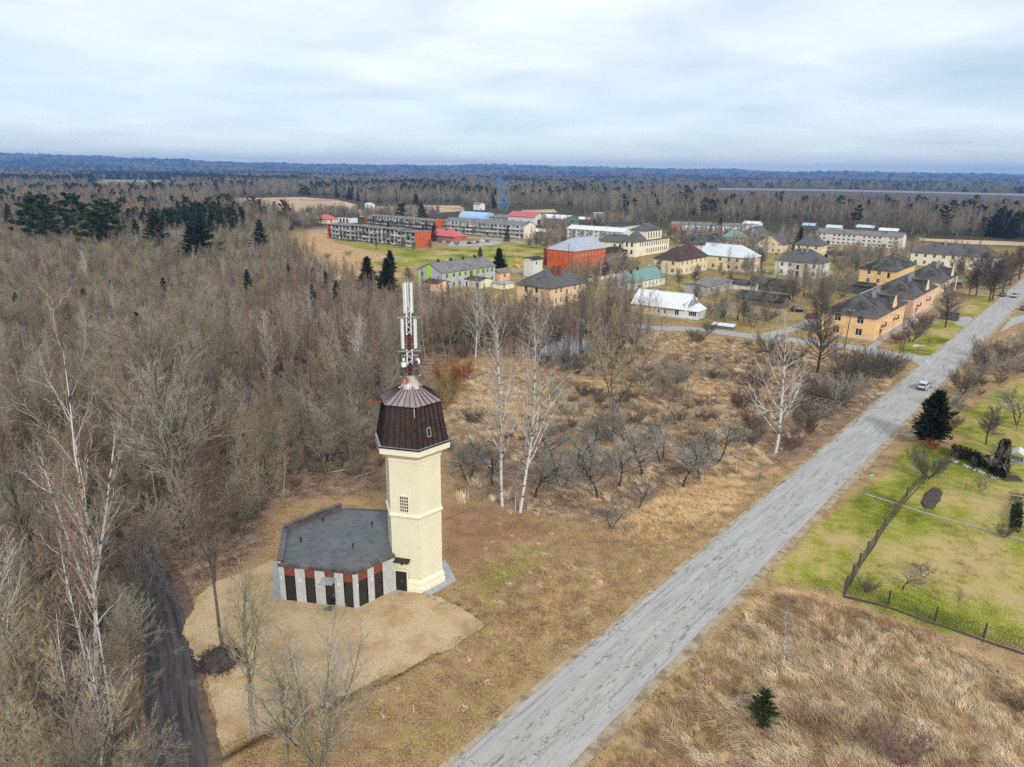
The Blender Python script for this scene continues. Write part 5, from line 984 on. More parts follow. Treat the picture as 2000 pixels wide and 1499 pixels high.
def conifer(name, seed, H, kind, mt, mc, nb=60, spread=.2, t0=.08, dens=130, size=.34):
    p = Plant(seed); g = p.g; pts, _ = p.path((0, 0, 0), (0, 0, 1), H, 8, .012 if kind != 'pine' else .05, .02); p.tube(pts, [H * .012 * (1 - .85 * k / 8) + .02 for k in range(9)], 6, False)
    pts = np.array(pts); C, Dv = [], []
    for k in range(nb):
        t = t0 + (1 - t0) * (k + g.uniform(0, 1)) / nb; f = min(t * 8, 7.99); i = int(f); b = pts[i] + (pts[i + 1] - pts[i]) * (f - i); az = k * 2.4 + g.normal(0, .3)
        if kind == 'spruce': L_ = H * spread * (1 - t) ** .8 * g.uniform(.75, 1.15) + .25; el = R(-12 + 50 * t)
        elif kind == 'pine': s_ = (t - t0) / (1 - t0); L_ = H * spread * (math.sin(math.pi * min(1, .18 + s_ * .78)) ** .7) * g.uniform(.45, 1.2) + .3; el = R(8 + 42 * s_ + g.normal(0, 10))
        else: s_ = (t - t0) / (1 - t0); L_ = H * spread * (1.05 - s_) ** .62 * g.uniform(.65, 1.15); el = R(30 + 40 * s_)
        d = np.array([math.cos(az) * math.cos(el), math.sin(az) * math.cos(el), math.sin(el)]); bp, bd = p.path(b, d, L_, 4, .10 if kind == 'pine' else .05, .04); bp = np.array(bp)
        p.tube(bp, [max(.01, .018 * L_ * (1 - .8 * j / 4)) for j in range(5)], 3, kind == 'thuja')
        m = max(6, int(dens * (L_ / (H * spread)) ** 1.1)); u = g.uniform(.15 if kind != 'pine' else .4, 1.02, m) ** (.8 if kind != 'pine' else .6); ii = np.minimum((u * 4).astype(int), 3); c = bp[ii] + (bp[ii + 1] - bp[ii]) * (u * 4 - ii)[:, None]
        w_ = L_ * (.22 if kind != 'pine' else .26) * (1.1 - u * .75)[:, None] if kind != 'thuja' else .3 * L_ * np.ones((m, 1)) * .6; off = g.normal(0, .6, (m, 3)) * w_; off[:, 2] *= .35 if kind == 'spruce' else .6; C.append(c + off); Dv.append(np.tile(d, (m, 1)) + off / (np.linalg.norm(off, axis=1, keepdims=True) + 1e-9) * .6)
    p.tris(np.concatenate(C), np.concatenate(Dv), size); return p.meshes(name, mt, mc)
PR = {}
def big_birch():
    p = Plant(29); P = [dict(seg=9, wob=.03, lift=.05, sides=8, tip=.12), dict(n=15, t0=.3, t1=1., ang=42, close=.4, len=.30, taper=.6, rr=.42, seg=6, wob=.13, lift=.09, sides=4, crown=False, tip=.2), dict(n=7, t0=.2, ang=40, len=.38, taper=.4, rr=.5, seg=4, wob=.16, lift=.07, sides=3, tip=.3), dict(n=6, t0=.1, ang=38, len=.36, taper=.3, lift=.12, w=.02)]
    p.branch(np.zeros(3), (.17, 0, 1), 18.5, .13, 0, P); P[1]['n'] = 10; P[1]['t0'] = .15
    p.branch(np.array([.75, 0, 5.8]), (.30, .05, 1), 9.5, .10, 0, P); p.branch(np.array([.68, 0, 5.2]), (-.32, .1, 1), 8.5, .09, 0, P); return p.meshes('birch', B_BIRCH, T_PALE)
PR['birchbig'] = big_birch()
def reg(k, *a): PR[k] = a[0]
reg('aspen1', bare('aspen', 1, 17, B_OLIVE, T_OLIVE, .17, .32, 44, 30, .26, 9, .40, 12, .46)); reg('aspen2', bare('aspen', 2, 19, B_OLIVE, T_GREY, .19, .36, 42, 32, .24, 9, .40, 12, .48)); reg('aspen3', bare('aspen', 3, 15, B_GREY, T_OLIVE, .14, .25, 48, 30, .30, 9, .40, 11, .46))
reg('alder1', bare('alder', 4, 15, B_GREY, T_RED, .14, .30, 50, 30, .25, 9, .42, 12, .5)); reg('alder2', bare('alder', 5, 13, B_DARK, T_GREY, .13, .2, 52, 30, .30, 9, .42, 12, .5)); reg('alder3', bare('alder', 15, 16, B_GREY, T_PURP, .15, .34, 46, 30, .25, 9, .42, 12, .5))
reg('oak1', bare('oak', 6, 14.5, B_GREY, T_GREY, .26, .26, 62, 24, .50, 10, .42, 13, .45, tip=.2, lift1=.09, wob=.08)); reg('oak2', bare('oak', 7, 13, B_OLIVE, T_GREY, .22, .2, 58, 24, .48, 10, .42, 13, .45, fork=2, wob=.08))
reg('maple', bare('maple', 8, 16, B_OLIVE, T_OLIVE, .19, .25, 46, 26, .34, 10, .42, 12, .45, fork=2))
reg('pole1', bare('pole', 9, 16, T_PALE, T_RED, .085, .45, 40, 24, .15, 7, .45, 9, .55)); reg('pole2', bare('pole', 10, 14, B_OLIVE, T_PURP, .075, .4, 42, 24, .16, 7, .45, 9, .55)); reg('pole3', bare('pole', 11, 17, B_BIRCH, T_RED, .075, .45, 38, 26, .16, 8, .45, 10, .55))
reg('clump', bare('clump', 12, 11, B_OLIVE, T_OLIVE, .09, .3, 40, 34, .20, 8, .45, 10, .5, fork=5, sweep=.12))
reg('birch1', bare('birch', 21, 18.5, B_BIRCH, T_PALE, .19, .26, 36, 30, .40, 9, .34, 6, .34, w_=.024, lift1=.10, wob=.04, tip=.12)); reg('birch2', bare('birch', 22, 17, B_BIRCH, T_PALE, .19, .22, 44, 24, .38, 8, .34, 5, .34, w_=.026, lift1=.11, fork=2)); reg('birch3', bare('birch', 23, 14, B_BIRCH, T_PALE, .19, .14, 58, 26, .46, 8, .36, 5, .34, w_=.026, lift1=.12, tip=.2))
reg('dense', bare('dense', 24, 10, B_DARK, T_DARK, .22, .22, 62, 40, .44, 12, .42, 16, .5, w_=.024, lift1=.06, close=.35)); reg('dense2', bare('dense', 25, 9, B_DARK, T_DARK, .2, .25, 68, 40, .46, 12, .42, 16, .5, w_=.024, lift1=.06, close=.35))
for k in range(3): reg('apple%d' % (k + 1), bare('apple', 31 + k, 4.6, B_APPLE, T_LICHEN, .14, .36, 72, 17, .74, 11, .46, 14, .42, w_=.022, wob=.14, lift1=.05, tip=.4, close=.15, fork=0 if k else 2, sweep=.3))
for k, (mc_, h_) in enumerate(((T_GREY, 3.2), (T_RUST, 4.2), (T_GOLD, 5.5), (T_PURP, 3.0), (T_DARK, 3.4), (T_OLIVE, 4.0))): reg('bush%d' % (k + 1), bare('bush', 41 + k, h_, mc_, mc_, .035, .12, 36, 130, .42, 5, .5, 8, .5, w_=.018, fork=16, sweep=.6, tip=.3))
for k, (bm__, tm__, h_) in enumerate(((B_OLIVE, T_GREY, 13), (B_GREY, T_OLIVE, 12), (B_OLIVE, T_OLIVE, 14), (B_GREY, T_GREY, 12))): reg('fan%d' % (k + 1), bare('fan', 81 + k, h_, bm__, tm__, .17, .28, 46, 34, .40, 10, .42, 14, .45, fork=(2, 3, 3, 2)[k], sweep=.10, close=.3, lift1=.08))
reg('sapling', bare('sapling', 51, 7.5, B_BIRCH, T_PURP, .06, .2, 36, 30, .26, 6, .4, 8, .5, w_=.016)); reg('young', bare('young', 52, 7, B_OLIVE, T_OLIVE, .10, .25, 42, 26, .38, 9, .42, 11, .45, w_=.018)); reg('young2', bare('young', 53, 6.5, B_OLIVE, T_GREY, .08, .12, 38, 48, .40, 9, .44, 11, .45, w_=.018, fork=6, sweep=.24))
reg('ash', bare('ash', 54, 9.5, B_OLIVE, T_OLIVE, .15, .3, 36, 24, .44, 9, .42, 11, .42, w_=.02, wob=.04, lift1=.14, tip=.2, close=.25))
reg('pine1', conifer('pine', 61, 17, 'pine', B_GREY, N_PINE, 46, .23, .34, 170, .55)); reg('pine2', conifer('pine', 62, 15, 'pine', B_GREY, N_PINE, 50, .26, .2, 170, .55)); reg('spruce1', conifer('spruce', 63, 16, 'spruce', B_DARK, N_SPR, 90, .24, .05, 110, .5)); reg('spruce2', conifer('spruce', 64, 13, 'spruce', B_DARK, N_SPR, 80, .27, .04, 110, .45))
reg('thuja1', conifer('thuja', 65, 8.6, 'thuja', B_DARK, N_THU, 120, .34, .06, 90, .42)); reg('thuja2', conifer('thuja', 66, 8, 'thuja', B_DARK, N_SPR, 100, .24, .03, 80, .4)); reg('pinelet', conifer('pinelet', 67, 2.6, 'spruce', B_DARK, N_PINE, 40, .36, .05, 60, .22))
JOIN = {}
def jm(k):
    if k not in JOIN: JOIN[k] = joined('plant_' + k, *PR[k])
    return JOIN[k]
def tree(kind, name, label, cat, p, scale=1., rz=None, group=None):
    o = thing(name, label, cat, (p[0], p[1], -.05), rnd.uniform(0, 6.28) if rz is None else rz, group); o.scale = (scale, scale, scale) if not isinstance(scale, tuple) else scale
    inst('trunk' if 'bush' not in kind else 'stem', PR[kind][0], o); inst('crown' if 'bush' not in kind else 'twig_mass', PR[kind][1], o); return o
HT = dict(fan1=13, fan2=12, fan3=14, fan4=12, birchbig=18.5, aspen1=17, aspen2=19, aspen3=15, alder1=15, alder2=13, alder3=16, oak1=14.5, oak2=13, maple=16, birch1=18.5, birch2=17, birch3=14, dense=10, dense2=9, apple1=4.6, apple2=4.6, apple3=4.6, sapling=7.5, young=7, young2=6.5, ash=9.5, pine1=17, pine2=15, spruce1=16, spruce2=13, thuja1=8.6, thuja2=8, pinelet=2.6, pole1=16, pole2=14, pole3=17, clump=11, bush1=3.2, bush2=4.2, bush3=5.5, bush4=3, bush5=3.4, bush6=4)
def th(kind, h, *a, **k): return tree(kind, *a, scale=h / HT[kind] * .97, **k)
SOLO = []      # (x, y, clear radius) so that the wood keeps its distance
def solo(kind, h, name, label, cat, p, clear=2.5, **k): SOLO.append((p[0], p[1], clear)); return th(kind, h, name, label, cat, p, **k)
# --- single trees one can point at
for k, (p, h, kd) in enumerate((((-28.45, 45.08), 9, 'fan1'), ((-32.13, 51.91), 9, 'young2'), ((-35.42, 57.18), 10, 'fan4'), ((-38.9, 62.44), 11, 'fan2'), ((-26.0, 40.74), 7, 'young'))): tree(kd, 'bare_tree', 'bare tree leaning over the dark track, ' + ('second', 'third', 'fourth', 'farthest', 'nearest')[k] + ' from the bottom edge' if k < 4 and k != 3 else 'bare tree leaning over the dark track, ' + ('farthest up' if k == 3 else 'nearest the bottom edge'), 'tree', p, h / {'fan1': 13, 'young2': 6.5, 'fan4': 12, 'fan2': 12, 'young': 7}[kd])

solo('birchbig', 26.27, 'birch_tree', 'tall forked white birch in the left foreground beside the dark track', 'birch', (-31.3, 45.02), 3.5, rz=0.)
solo('birch1', 16.39, 'birch_tree', 'slim birch at the lower left edge of the picture', 'birch', (-35.21, 41.06), 2)
solo('pole3', 21.03, 'birch_tree', 'pale slender stems left of the track, nearest the bottom edge', 'birch', (-27.02, 39.55), 2)
solo('pole3', 18.68, 'birch_tree', 'thin pale stem just left of the slender stems by the track', 'birch', (-28.13, 40.37), 1.5)
solo('sapling', 11.67, 'birch_tree', 'small crooked birch at bottom left below the forked birch', 'birch', (-28.39, 37.61), 1.5)
solo('alder3', 17.44, 'alder_tree', 'tall alder growing from a dark brush pile at the gravel edge', 'tree', (-23.78, 50.23), 3)
solo('ash', 11.71, 'ash_tree', 'forked bare ash at the lower left corner of the gravel yard', 'tree', (-17.75, 40.59), 2, rz=1.1)
solo('young2', 10.97, 'bare_tree', 'many-stemmed bare tree at the bottom edge below the annex', 'tree', (-12.63, 38.33), 2.)
solo('young', 8.07, 'bare_tree', 'small bare tree left of the many-stemmed tree at the bottom', 'tree', (-14.72, 38.21), 1.5)
solo('oak1', 21.46, 'oak_tree', 'big dark-trunked oak beyond the track, left of the annex', 'oak', (-36.48, 70.25), 4)
solo('oak2', 18.17, 'oak_tree', 'second leaning oak trunk touching the big oak', 'oak', (-35.63, 70.75), 2)
solo('birch1', 22.46, 'birch_tree', 'tall white birch right of the tower, left of a pair', 'birch', (-0.97, 76.8), 2.5, rz=2.2)
solo('birch1', 21.95, 'birch_tree', 'tall white birch right of the tower, right of a pair', 'birch', (1.15, 75.27), 2.5, rz=4.0)
solo('sapling', 6.86, 'birch_tree', 'short white birch stem between the pair right of the tower', 'birch', (0.62, 75.64), .5)
solo('birch3', 19.04, 'birch_tree', 'white birch with wide low limbs beside the road', 'birch', (37.71, 94.51), 5, rz=.3)
solo('dense', 13.73, 'lime_tree', 'dark bare tree in front of the yellow house corner', 'tree', (61.32, 137.65), 4)
solo('fan2', 17.17, 'oak_tree', 'broad bare oak with thick trunk in the middle of the scrub', 'oak', (16.69, 110.15), 4)
solo('maple', 12.17, 'maple_tree', 'upright bare tree alone in the straw right of the orchard', 'tree', (26.11, 104.21), 3)
solo('birch1', 18.8, 'birch_tree', 'single birch behind the tower in front of the garage', 'birch', (-7.48, 138.14), 2)
solo('sapling', 6.16, 'birch_sapling', 'thin leaning birch sapling left of the roadside birch', 'birch', (30.13, 87.75), 1)
solo('sapling', 5.97, 'birch_sapling', 'thin birch sapling among the orchard trees near the roadside', 'birch', (24.62, 83.83), 1)
solo('sapling', 8.05, 'birch_sapling', 'thin pale birch sapling right of the dark tree by the yellow house', 'birch', (62.35, 134.73), 1)
solo('sapling', 6.01, 'birch_sapling', 'young birch standing in the tall straw at right', 'birch', (22.04, 48.27), 1.5)
solo('pinelet', 2.59, 'pine_sapling', 'little dark pine in the tall straw near the road', 'pine', (18.53, 42.59), 1.5)
solo('thuja1', 7.98, 'thuja_tree', 'big dark thuja between road and garden', 'thuja', (62.22, 98.97), 4).scale = (1.16, 1.16, .93)
solo('dense2', 10.89, 'lime_tree', 'dark bare lime on the lawn by the bus shelter', 'tree', (114.71, 185.25), 4)
for k, (p, h) in enumerate((((1940,586), 12), ((1932,588), 12), ((1905,578), 11), ((1955,575), 12), ((1968,560), 12), ((1890,582), 9), ((1985,548), 12))):
    pass
for p, h, lab in (((156.1, 230.08), 13, 'tall dark roadside tree nearest the parked dark car'), ((153.76, 227.98), 12, 'twin trunk left of the tall dark roadside tree'), ((155.71, 238.03), 11, 'dark tree behind the road lawn, left of the tall roadside trees'), ((170.34, 246.64), 13, 'dark roadside tree behind the parked dark car'), ((184.57, 264.21), 13, 'dark roadside tree second from the right edge'), ((199.7, 281.4), 13, 'dark roadside tree at the right edge'), ((154.7, 240.03), 8, 'small dark tree beside the third road house'), ((172.46, 260.7), 11, 'dark tree in front of the cream far-right house')):
    solo('dense' if h > 11 else 'dense2', h, 'roadside_tree', lab, 'tree', p, 2.5)
# orchard
for k, (p, lab) in enumerate((((-5.57, 83.99), 'nearest the tower'), ((-2.3, 82.53), 'behind the left tall birch'), ((2.98, 78.71), 'right behind the tall birch pair'), ((6.5, 82.19), 'in the middle of the front row'), ((10.65, 79.37), 'with pale bent trunk in the front row'), ((13.88, 82.72), 'right of the pale bent trunk'), ((9.09, 88.26), 'in the middle of the back row'), ((17.24, 86.0), 'in front of the straw patch'), ((16.5, 94.93), 'forked low, behind the front row'), ((20.7, 90.94), 'between the broad oak and the straw patch'), ((24.56, 85.42), 'beside the roadside saplings'), ((21.99, 82.97), 'leftmost of the roadside trio'), ((28.18, 90.65), 'right below the lone upright tree'), ((11.85, 94.77), 'in the densest thicket'), ((5.74, 89.9), 'behind the middle of the front row'), ((11.41, 71.8), 'leaning alone in front of the orchard'), ((15.21, 76.33), 'small one at the edge of the combed straw'), ((21.49, 99.18), 'small one at the rear by the lone tree'))):
    solo('apple%d' % (k % 3 + 1), 3.0 if k in (15, 16, 17) else 4.7 + 1.1 * ((k * 7) % 5) / 4, 'apple_tree', 'old lichen-grey apple tree ' + lab, 'apple tree', p, 2.)
# gardens on the right
for kind, h, p, nm, lab in (('dense2', 5.5, (70.87, 99.28), 'fruit_tree', 'two-stemmed fruit tree on the lawn behind the thuja'), ('apple1', 5.5, (81.43, 108.21), 'fruit_tree', 'broad grey fruit tree at the right edge of the garden'), ('apple2', 4., (65.59, 86.72), 'fruit_tree', 'grey fruit tree below the brown hedge cone'), ('young2', 2.6, (59.42, 82.3), 'fruit_tree', 'small vase-shaped fruit tree in the middle garden'), ('apple3', 2.3, (37.84, 59.97), 'fruit_tree', 'slender young fruit tree inside the near garden corner'), ('apple1', 1.8, (41.04, 62.21), 'fruit_tree', 'tiny crooked fruit tree beside the slender young one'), ('bush5', 1.4, (34.09, 59.45), 'garden_bush', 'round grey bush on a short stem at the fence corner'), ('young', 2.4, (40.92, 56.47), 'fruit_tree', 'leaning thin sapling in the near garden lawn'), ('bush5', 4.6, (54.97, 86.38), 'garden_bush', 'large round dark bush at the head of the wire fence'), ('bush1', 3.2, (74.46, 115.67), 'garden_bush', 'grey bush right behind the thuja'), ('bush5', 4., (82.81, 124.83), 'garden_bush', 'grey bush row behind the thuja, nearest'), ('bush1', 4., (90.05, 133.51), 'garden_bush', 'grey bush row behind the thuja, middle'), ('bush5', 4.2, (98.31, 142.57), 'garden_bush', 'grey bush row behind the thuja, farthest'), ('bush1', 4.5, (98.73, 137.56), 'garden_bush', 'wide grey bush above the middle garden'), ('bush6', 4.2, (103.86, 152.19), 'garden_bush', 'olive bush where the gardens begin'), ('bush5', 4., (107.6, 150.16), 'garden_bush', 'dark bush near the upper right garden edge'), ('bush1', 4., (115.59, 157.45), 'garden_bush', 'grey bush at the right edge above the gardens'), ('bush4', 2., (75.63, 105.61), 'garden_bush', 'low purple-brown shrub by the garden path'), ('bush4', 2.2, (70.56, 106.59), 'garden_bush', 'low reddish shrub right of the thuja foot'), ('bush5', 1.6, (62.17, 79.76), 'garden_bush', 'dark bush by the wooden rail in the garden'), ('bush5', 1.7, (54.56, 70.61), 'garden_bush', 'dark bush beside the garden path at right'), ('bush4', 3.6, (26.37, 38.8), 'straw_bush', 'purple-brown willow bush at the bottom edge in the straw'), ('bush4', 1.6, (37.86, 43.86), 'straw_bush', 'thin reddish bush at the lower right edge'), ('bush2', 2.2, (61.21, 96.49), 'garden_bush', 'brownish shrub at the foot of the thuja')):
    solo(kind, h * (1.3 if 'grey bush' in lab or 'olive bush' in lab or 'dark bush near' in lab else 1.), nm, lab, 'bush' if 'bush' in kind else 'fruit tree', p, 1.5)
# scrub along the street and road
for kind, h, p, lab in (('bush5', 5.5, (68.56, 132.51), 'dark tall scrub between birch and street, right'), ('bush5', 5.5, (64.71, 130.59), 'dark tall scrub between birch and street, middle'), ('bush1', 5.0, (57.12, 117.74), 'grey scrub behind the ruined fence frames'), ('bush5', 5., (72.0, 134.46), 'dark scrub nearest the junction'), ('bush5', 4.2, (74.96, 135.33), 'dark scrub beside the junction lawn'), ('bush4', 4., (52.58, 117.55), 'purple-brown scrub left of the ruined frames'), ('bush5', 3.5, (45.7, 104.48), 'dark scrub right of the roadside birch'), ('bush4', 3.2, (40.45, 95.77), 'low dark bush at the foot of the roadside birch'), ('bush4', 3., (37.6, 104.18), 'purple-brown scrub left of the roadside birch'), ('bush4', 3.4, (39.09, 114.22), 'purple-brown thicket in the straw'), ('bush4', 3.6, (45.68, 126.39), 'purple-brown thicket near the street'), ('bush5', 4.4, (56.91, 141.33), 'dark scrub below the lane'), ('bush1', 4.2, (57.13, 154.31), 'grey scrub beside the street'), ('bush5', 3.2, (43.34, 162.43), 'dark round bush by the street'), ('bush1', 2.2, (51.03, 162.87), 'small pale bush right of the round street bush'), ('bush1', 2., (54.9, 161.03), 'small pale bush at the street bend'), ('bush5', 4.2, (96.27, 167.56), 'dark bush row on the lawn, near end'), ('bush5', 4.2, (102.05, 175.22), 'dark bush row on the lawn, middle'), ('bush5', 4., (109.08, 184.9), 'dark bush row on the lawn, far end'), ('bush5', 3., (91.57, 165.16), 'small dark tree-bush by the lamp post'), ('bush2', 6.2, (-10.92, 120.73), 'rust-orange willow behind the tower'), ('bush3', 6.5, (-11.2, 112.16), 'golden-olive willow right behind the tower roof'), ('bush4', 3., (-5.93, 104.85), 'brown bush in the straw right of the tower roof'), ('bush6', 2.6, (9.06, 109.09), 'evergreen-looking bush in the straw'), ('bush4', 3., (-10.41, 146.22), 'rust-brown thicket behind the orange willow'), ('bush2', 4.6, (-9.21, 128.9), 'rust-orange willow right of the larger one')):
    solo(kind, h * (1.3 if 'scrub' in lab or 'thicket' in lab else 1.1), 'scrub_bush', lab, 'bush', p, 1.5)
# conifers that stand out
for kind, h, p, lab in (('pine2', 24, (-247.77, 367.9), 'dark pine at the far left, left of two'), ('pine2', 22, (-232.25, 354.23), 'dark pine at the far left, right of two'), ('pine1', 25, (-220.07, 371.68), 'tallest of the dark pines at left'), ('pine2', 23, (-202.32, 353.11), 'dark pine with ragged side limbs, right of the tallest'), ('pine1', 20, (-213.65, 346.77), 'dark pine left of the tallest pine'), ('pine2', 20, (-191.9, 326.83), 'dark pine in front of the tallest pine'), ('spruce2', 20, (-159.36, 322.31), 'dark conifer left of the great spruce'), ('spruce2', 15, (-178.9, 341.71), 'slim dark conifer between the pines and the great spruce'), ('spruce1', 20, (-128.02, 292.4), 'great dark spruce standing above the wood'), ('pine2', 17, (-125.8, 297.75), 'dark pine at the right shoulder of the great spruce'), ('spruce1', 17, (-129.09, 285.72), 'dark spruce at the left shoulder of the great spruce'), ('spruce1', 17, (-113.88, 321.47), 'slender dark spruce right of the great spruce'), ('spruce2', 9, (-53.64, 187.88), 'dark young spruce in the wood, left'), ('spruce2', 9, (-48.85, 195.51), 'dark young spruce in the wood, right'), ('spruce1', 10, (-78.19, 209.66), 'dark young spruce left in the wood'), ('thuja2', 10, (-49.76, 241.82), 'rounded dark thuja left of the kindergarten'), ('thuja2', 11, (-40.84, 229.61), 'rounded dark thuja beside the kindergarten gable'), ('thuja2', 8, (-48.7, 281.29), 'small conifer behind the two thujas'), ('spruce2', 8, (-14.02, 300.88), 'conifer behind the kindergarten roof'), ('thuja2', 9, (-5.92, 285.49), 'conifer at the right end of the kindergarten'), ('spruce1', 14, (143.78, 364.48), 'dark spruce behind the grey-white house'), ('spruce1', 12, (134.83, 476.24), 'dark spruce in front of the white terrace'), ('spruce2', 9, (131.73, 479.76), 'smaller spruce beside the terrace spruce'), ('spruce1', 9, (-75.74, 434.71), 'small spruce beside the brick end of the dark block'), ('spruce1', 11, (-45.34, 407.57), 'dark spruce in front of the pink-roofed building'), ('spruce1', 9, (-4.0, 413.37), 'small dark spruce on the lawn before the pale flats'), ('spruce1', 16, (-69.74, 555.38), 'tall spruce behind the rear dark block'), ('pine2', 14, (-90.43, 575.13), 'round pine behind the rear dark block'), ('spruce1', 16, (-100.13, 749.6), 'dark spruce alone in the straw field'), ('pine1', 16, (-273.69, 939.23), 'dark pine on the straw field rim'), ('spruce1', 14, (325.41, 474.02), 'dark spruce at the far right forest edge'), ('thuja2', 6, (133.72, 307.47), 'dark bushy conifer before the brown shed row')):
    o = solo(kind, h, 'conifer', lab, 'conifer', p, 5. if h > 16 else 3.); wd = 1.55 if kind == 'thuja2' else 1.35 if h > 15 and p[0] < -60 else 1.; o.scale = (o.scale[0] * wd, o.scale[1] * wd, o.scale[2])
# trees in the village that stand singly
for kind, h, p, lab in (('oak1', 14, (103.08, 296.2), 'broad bare tree right of the zinc-roofed house'), ('dense2', 7, (64.2, 251.5), 'black-limbed tree before the pale yellow house wing'), ('dense2', 6, (58.12, 248.66), 'small dark tree left of the black-limbed tree'), ('alder2', 8, (53.85, 250.63), 'bare tree before the left end of the house wing'), ('aspen3', 10, (40.12, 238.26), 'bare tree by the green-roofed house corner'), ('birch2', 11, (30.3, 219.62), 'birch between orange house and green-roofed house'), ('birch1', 9, (31.89, 216.11), 'second birch right of the first, near the green roof'), ('alder2', 9, (27.59, 237.24), 'bare tree right of the orange house'), ('dense2', 7, (3.97, 191.73), 'rusty bare tree in front of the orange house, left'), ('dense2', 7, (18.08, 192.68), 'bare tree in front of the orange house, right'), ('alder2', 17.31, (14.12, 145.35), 'tall dark alder by the pond, left of two'), ('alder1', 17.77, (16.29, 149.84), 'tall dark alder by the pond, right of two'), ('fan4', 13.64, (24.68, 142.95), 'dense grey tree right of the pond, in front of the white-roofed house'), ('oak2', 8, (105.54, 228.16), 'dense bare tree behind the lane'), ('oak2', 9, (111.29, 233.54), 'dense olive tree left of the black lean-to'), ('oak2', 9, (100.89, 223.08), 'dense bare tree behind the red car'), ('dense', 8, (89.55, 203.54), 'dark bare tree above the red car'), ('apple1', 4, (62.59, 181.99), 'small grey tree on the lane lawn'), ('apple2', 5, (57.0, 188.23), 'grey fruit tree beside the white-roofed house'), ('apple3', 5.5, (61.58, 192.0), 'grey fruit tree in the street garden'), ('dense2', 6, (54.96, 210.85), 'dark bare tree at the long grey shed'), ('dense2', 6, (42.76, 203.44), 'dark little tree before the white-roofed house'), ('alder2', 8, (35.2, 193.82), 'bare tree at the left gable of the white-roofed house'), ('oak1', 10, (85.03, 302.56), 'bare tree behind the zinc roof'), ('dense', 9, (23.72, 343.6), 'thin dark tree left of the red school'), ('birch2', 13, (154.17, 416.55), 'birch behind the grey-white house, left'), ('birch2', 13, (165.66, 427.44), 'birch behind the grey-white house, right'), ('oak1', 10, (197.89, 352.68), 'dark round tree right of the white flats'), ('oak2', 9, (185.88, 351.32), 'pale bare tree before the white flats'), ('alder2', 7, (156.59, 318.55), 'bare tree before the brown shed row'), ('dense2', 5, (-24.79, 444.22), 'small dark tree by the parked cars'), ('dense2', 4, (-69.36, 362.62), 'rust-dark little tree on the straw edge'), ('dense2', 4.5, (-57.06, 366.69), 'rust-dark little tree before the dark block, left'), ('dense2', 4.5, (-49.18, 353.01), 'rust-dark little tree before the dark block, right'), ('dense2', 5, (-41.78, 358.7), 'small bare bush tree at the brick end wall'), ('dense', 6, (-35.58, 243.03), 'black-limbed tree left of the kindergarten'), ('alder2', 12, (-124.46, 580.82), 'bare tree behind the dark block, left'), ('alder2', 10, (110.12, 255.41), 'dense bare tree right of the dark shed rows'), ('dense2', 8, (42.04, 275.34), 'bare thicket tree in front of the mansion'), ('dense2', 6, (53.81, 269.52), 'scrubby tree right of the mansion lawn'), ('aspen3', 9, (35.91, 282.0), 'rusty bare tree before the red school'), ('aspen3', 8, (28.35, 267.2), 'rusty little tree at the red school fence')):
    solo(kind, h, 'bare_tree', lab, 'tree', p, 2.)
for kind, h, p, lab in (('bush5', 3.5, (-40.72, 399.09), 'dark clipped bush before the pink-roofed building'), ('bush5', 3., (-35.74, 391.02), 'dark clipped bush right of the first before the pink roof'), ('bush5', 3., (-30.62, 386.07), 'third dark clipped bush before the pink roof'), ('bush2', 6, (107.14, 456.74), 'round ochre tree before the terrace, left'), ('bush3', 6, (120.12, 473.97), 'round ochre tree before the terrace, right'), ('bush5', 4, (50.85, 299.11), 'dark hedge bush before the mansion'), ('bush5', 4, (44.69, 293.62), 'dark hedge bush left of the mansion corner'), ('bush5', 4, (38.95, 289.9), 'dark hedge bush by the brown hall'), ('bush1', 3, (-76.67, 331.93), 'grey bush in the straw left of the lawn'), ('bush1', 3, (-83.39, 320.95), 'grey bush at the left rim of the straw'), ('bush5', 2.6, (43.44, 168.9), 'dark bush beside the white car trailer'), ('bush5', 3.4, (49.08, 173.81), 'dark rounded hedge bush by the street garden'), ('bush5', 4, (69.47, 190.41), 'dark bush left of the black car')):
    solo(kind, h, 'bush', lab, 'bush', p, 1.5)
# ---------------------------------------------------------------- the wood
g_ = np.random.default_rng(5)
def scatter(poly, step, jit=.45):
    xs_ = [p[0] for p in poly]; ys_ = [p[1] for p in poly]; X, Y = np.meshgrid(np.arange(min(xs_), max(xs_), step), np.arange(min(ys_), max(ys_), step))
    X = X.ravel() + g_.uniform(-jit, jit, X.size) * step; Y = Y.ravel() + g_.uniform(-jit, jit, Y.size) * step; k = inpoly(X, Y, poly); return X[k], Y[k]
def inview(X, Y, m=1.06, top=16):
    """rough frustum test of the ground point or a crown above it"""
    f = np.array([0, math.cos(PITCH), -math.sin(PITCH)]); u = np.array([0, math.sin(PITCH), math.cos(PITCH)]); ok = np.zeros(X.shape, bool)
    for z in (0, top):
        zc = Y * f[1] + (z - CAM_H) * f[2]; xx = X / zc * 1387; yy = -(Y * u[1] + (z - CAM_H) * u[2]) / zc * 1387; ok |= (zc > 1) & (np.abs(xx) < 1000 * m) & (yy < 750 * m)
    return ok
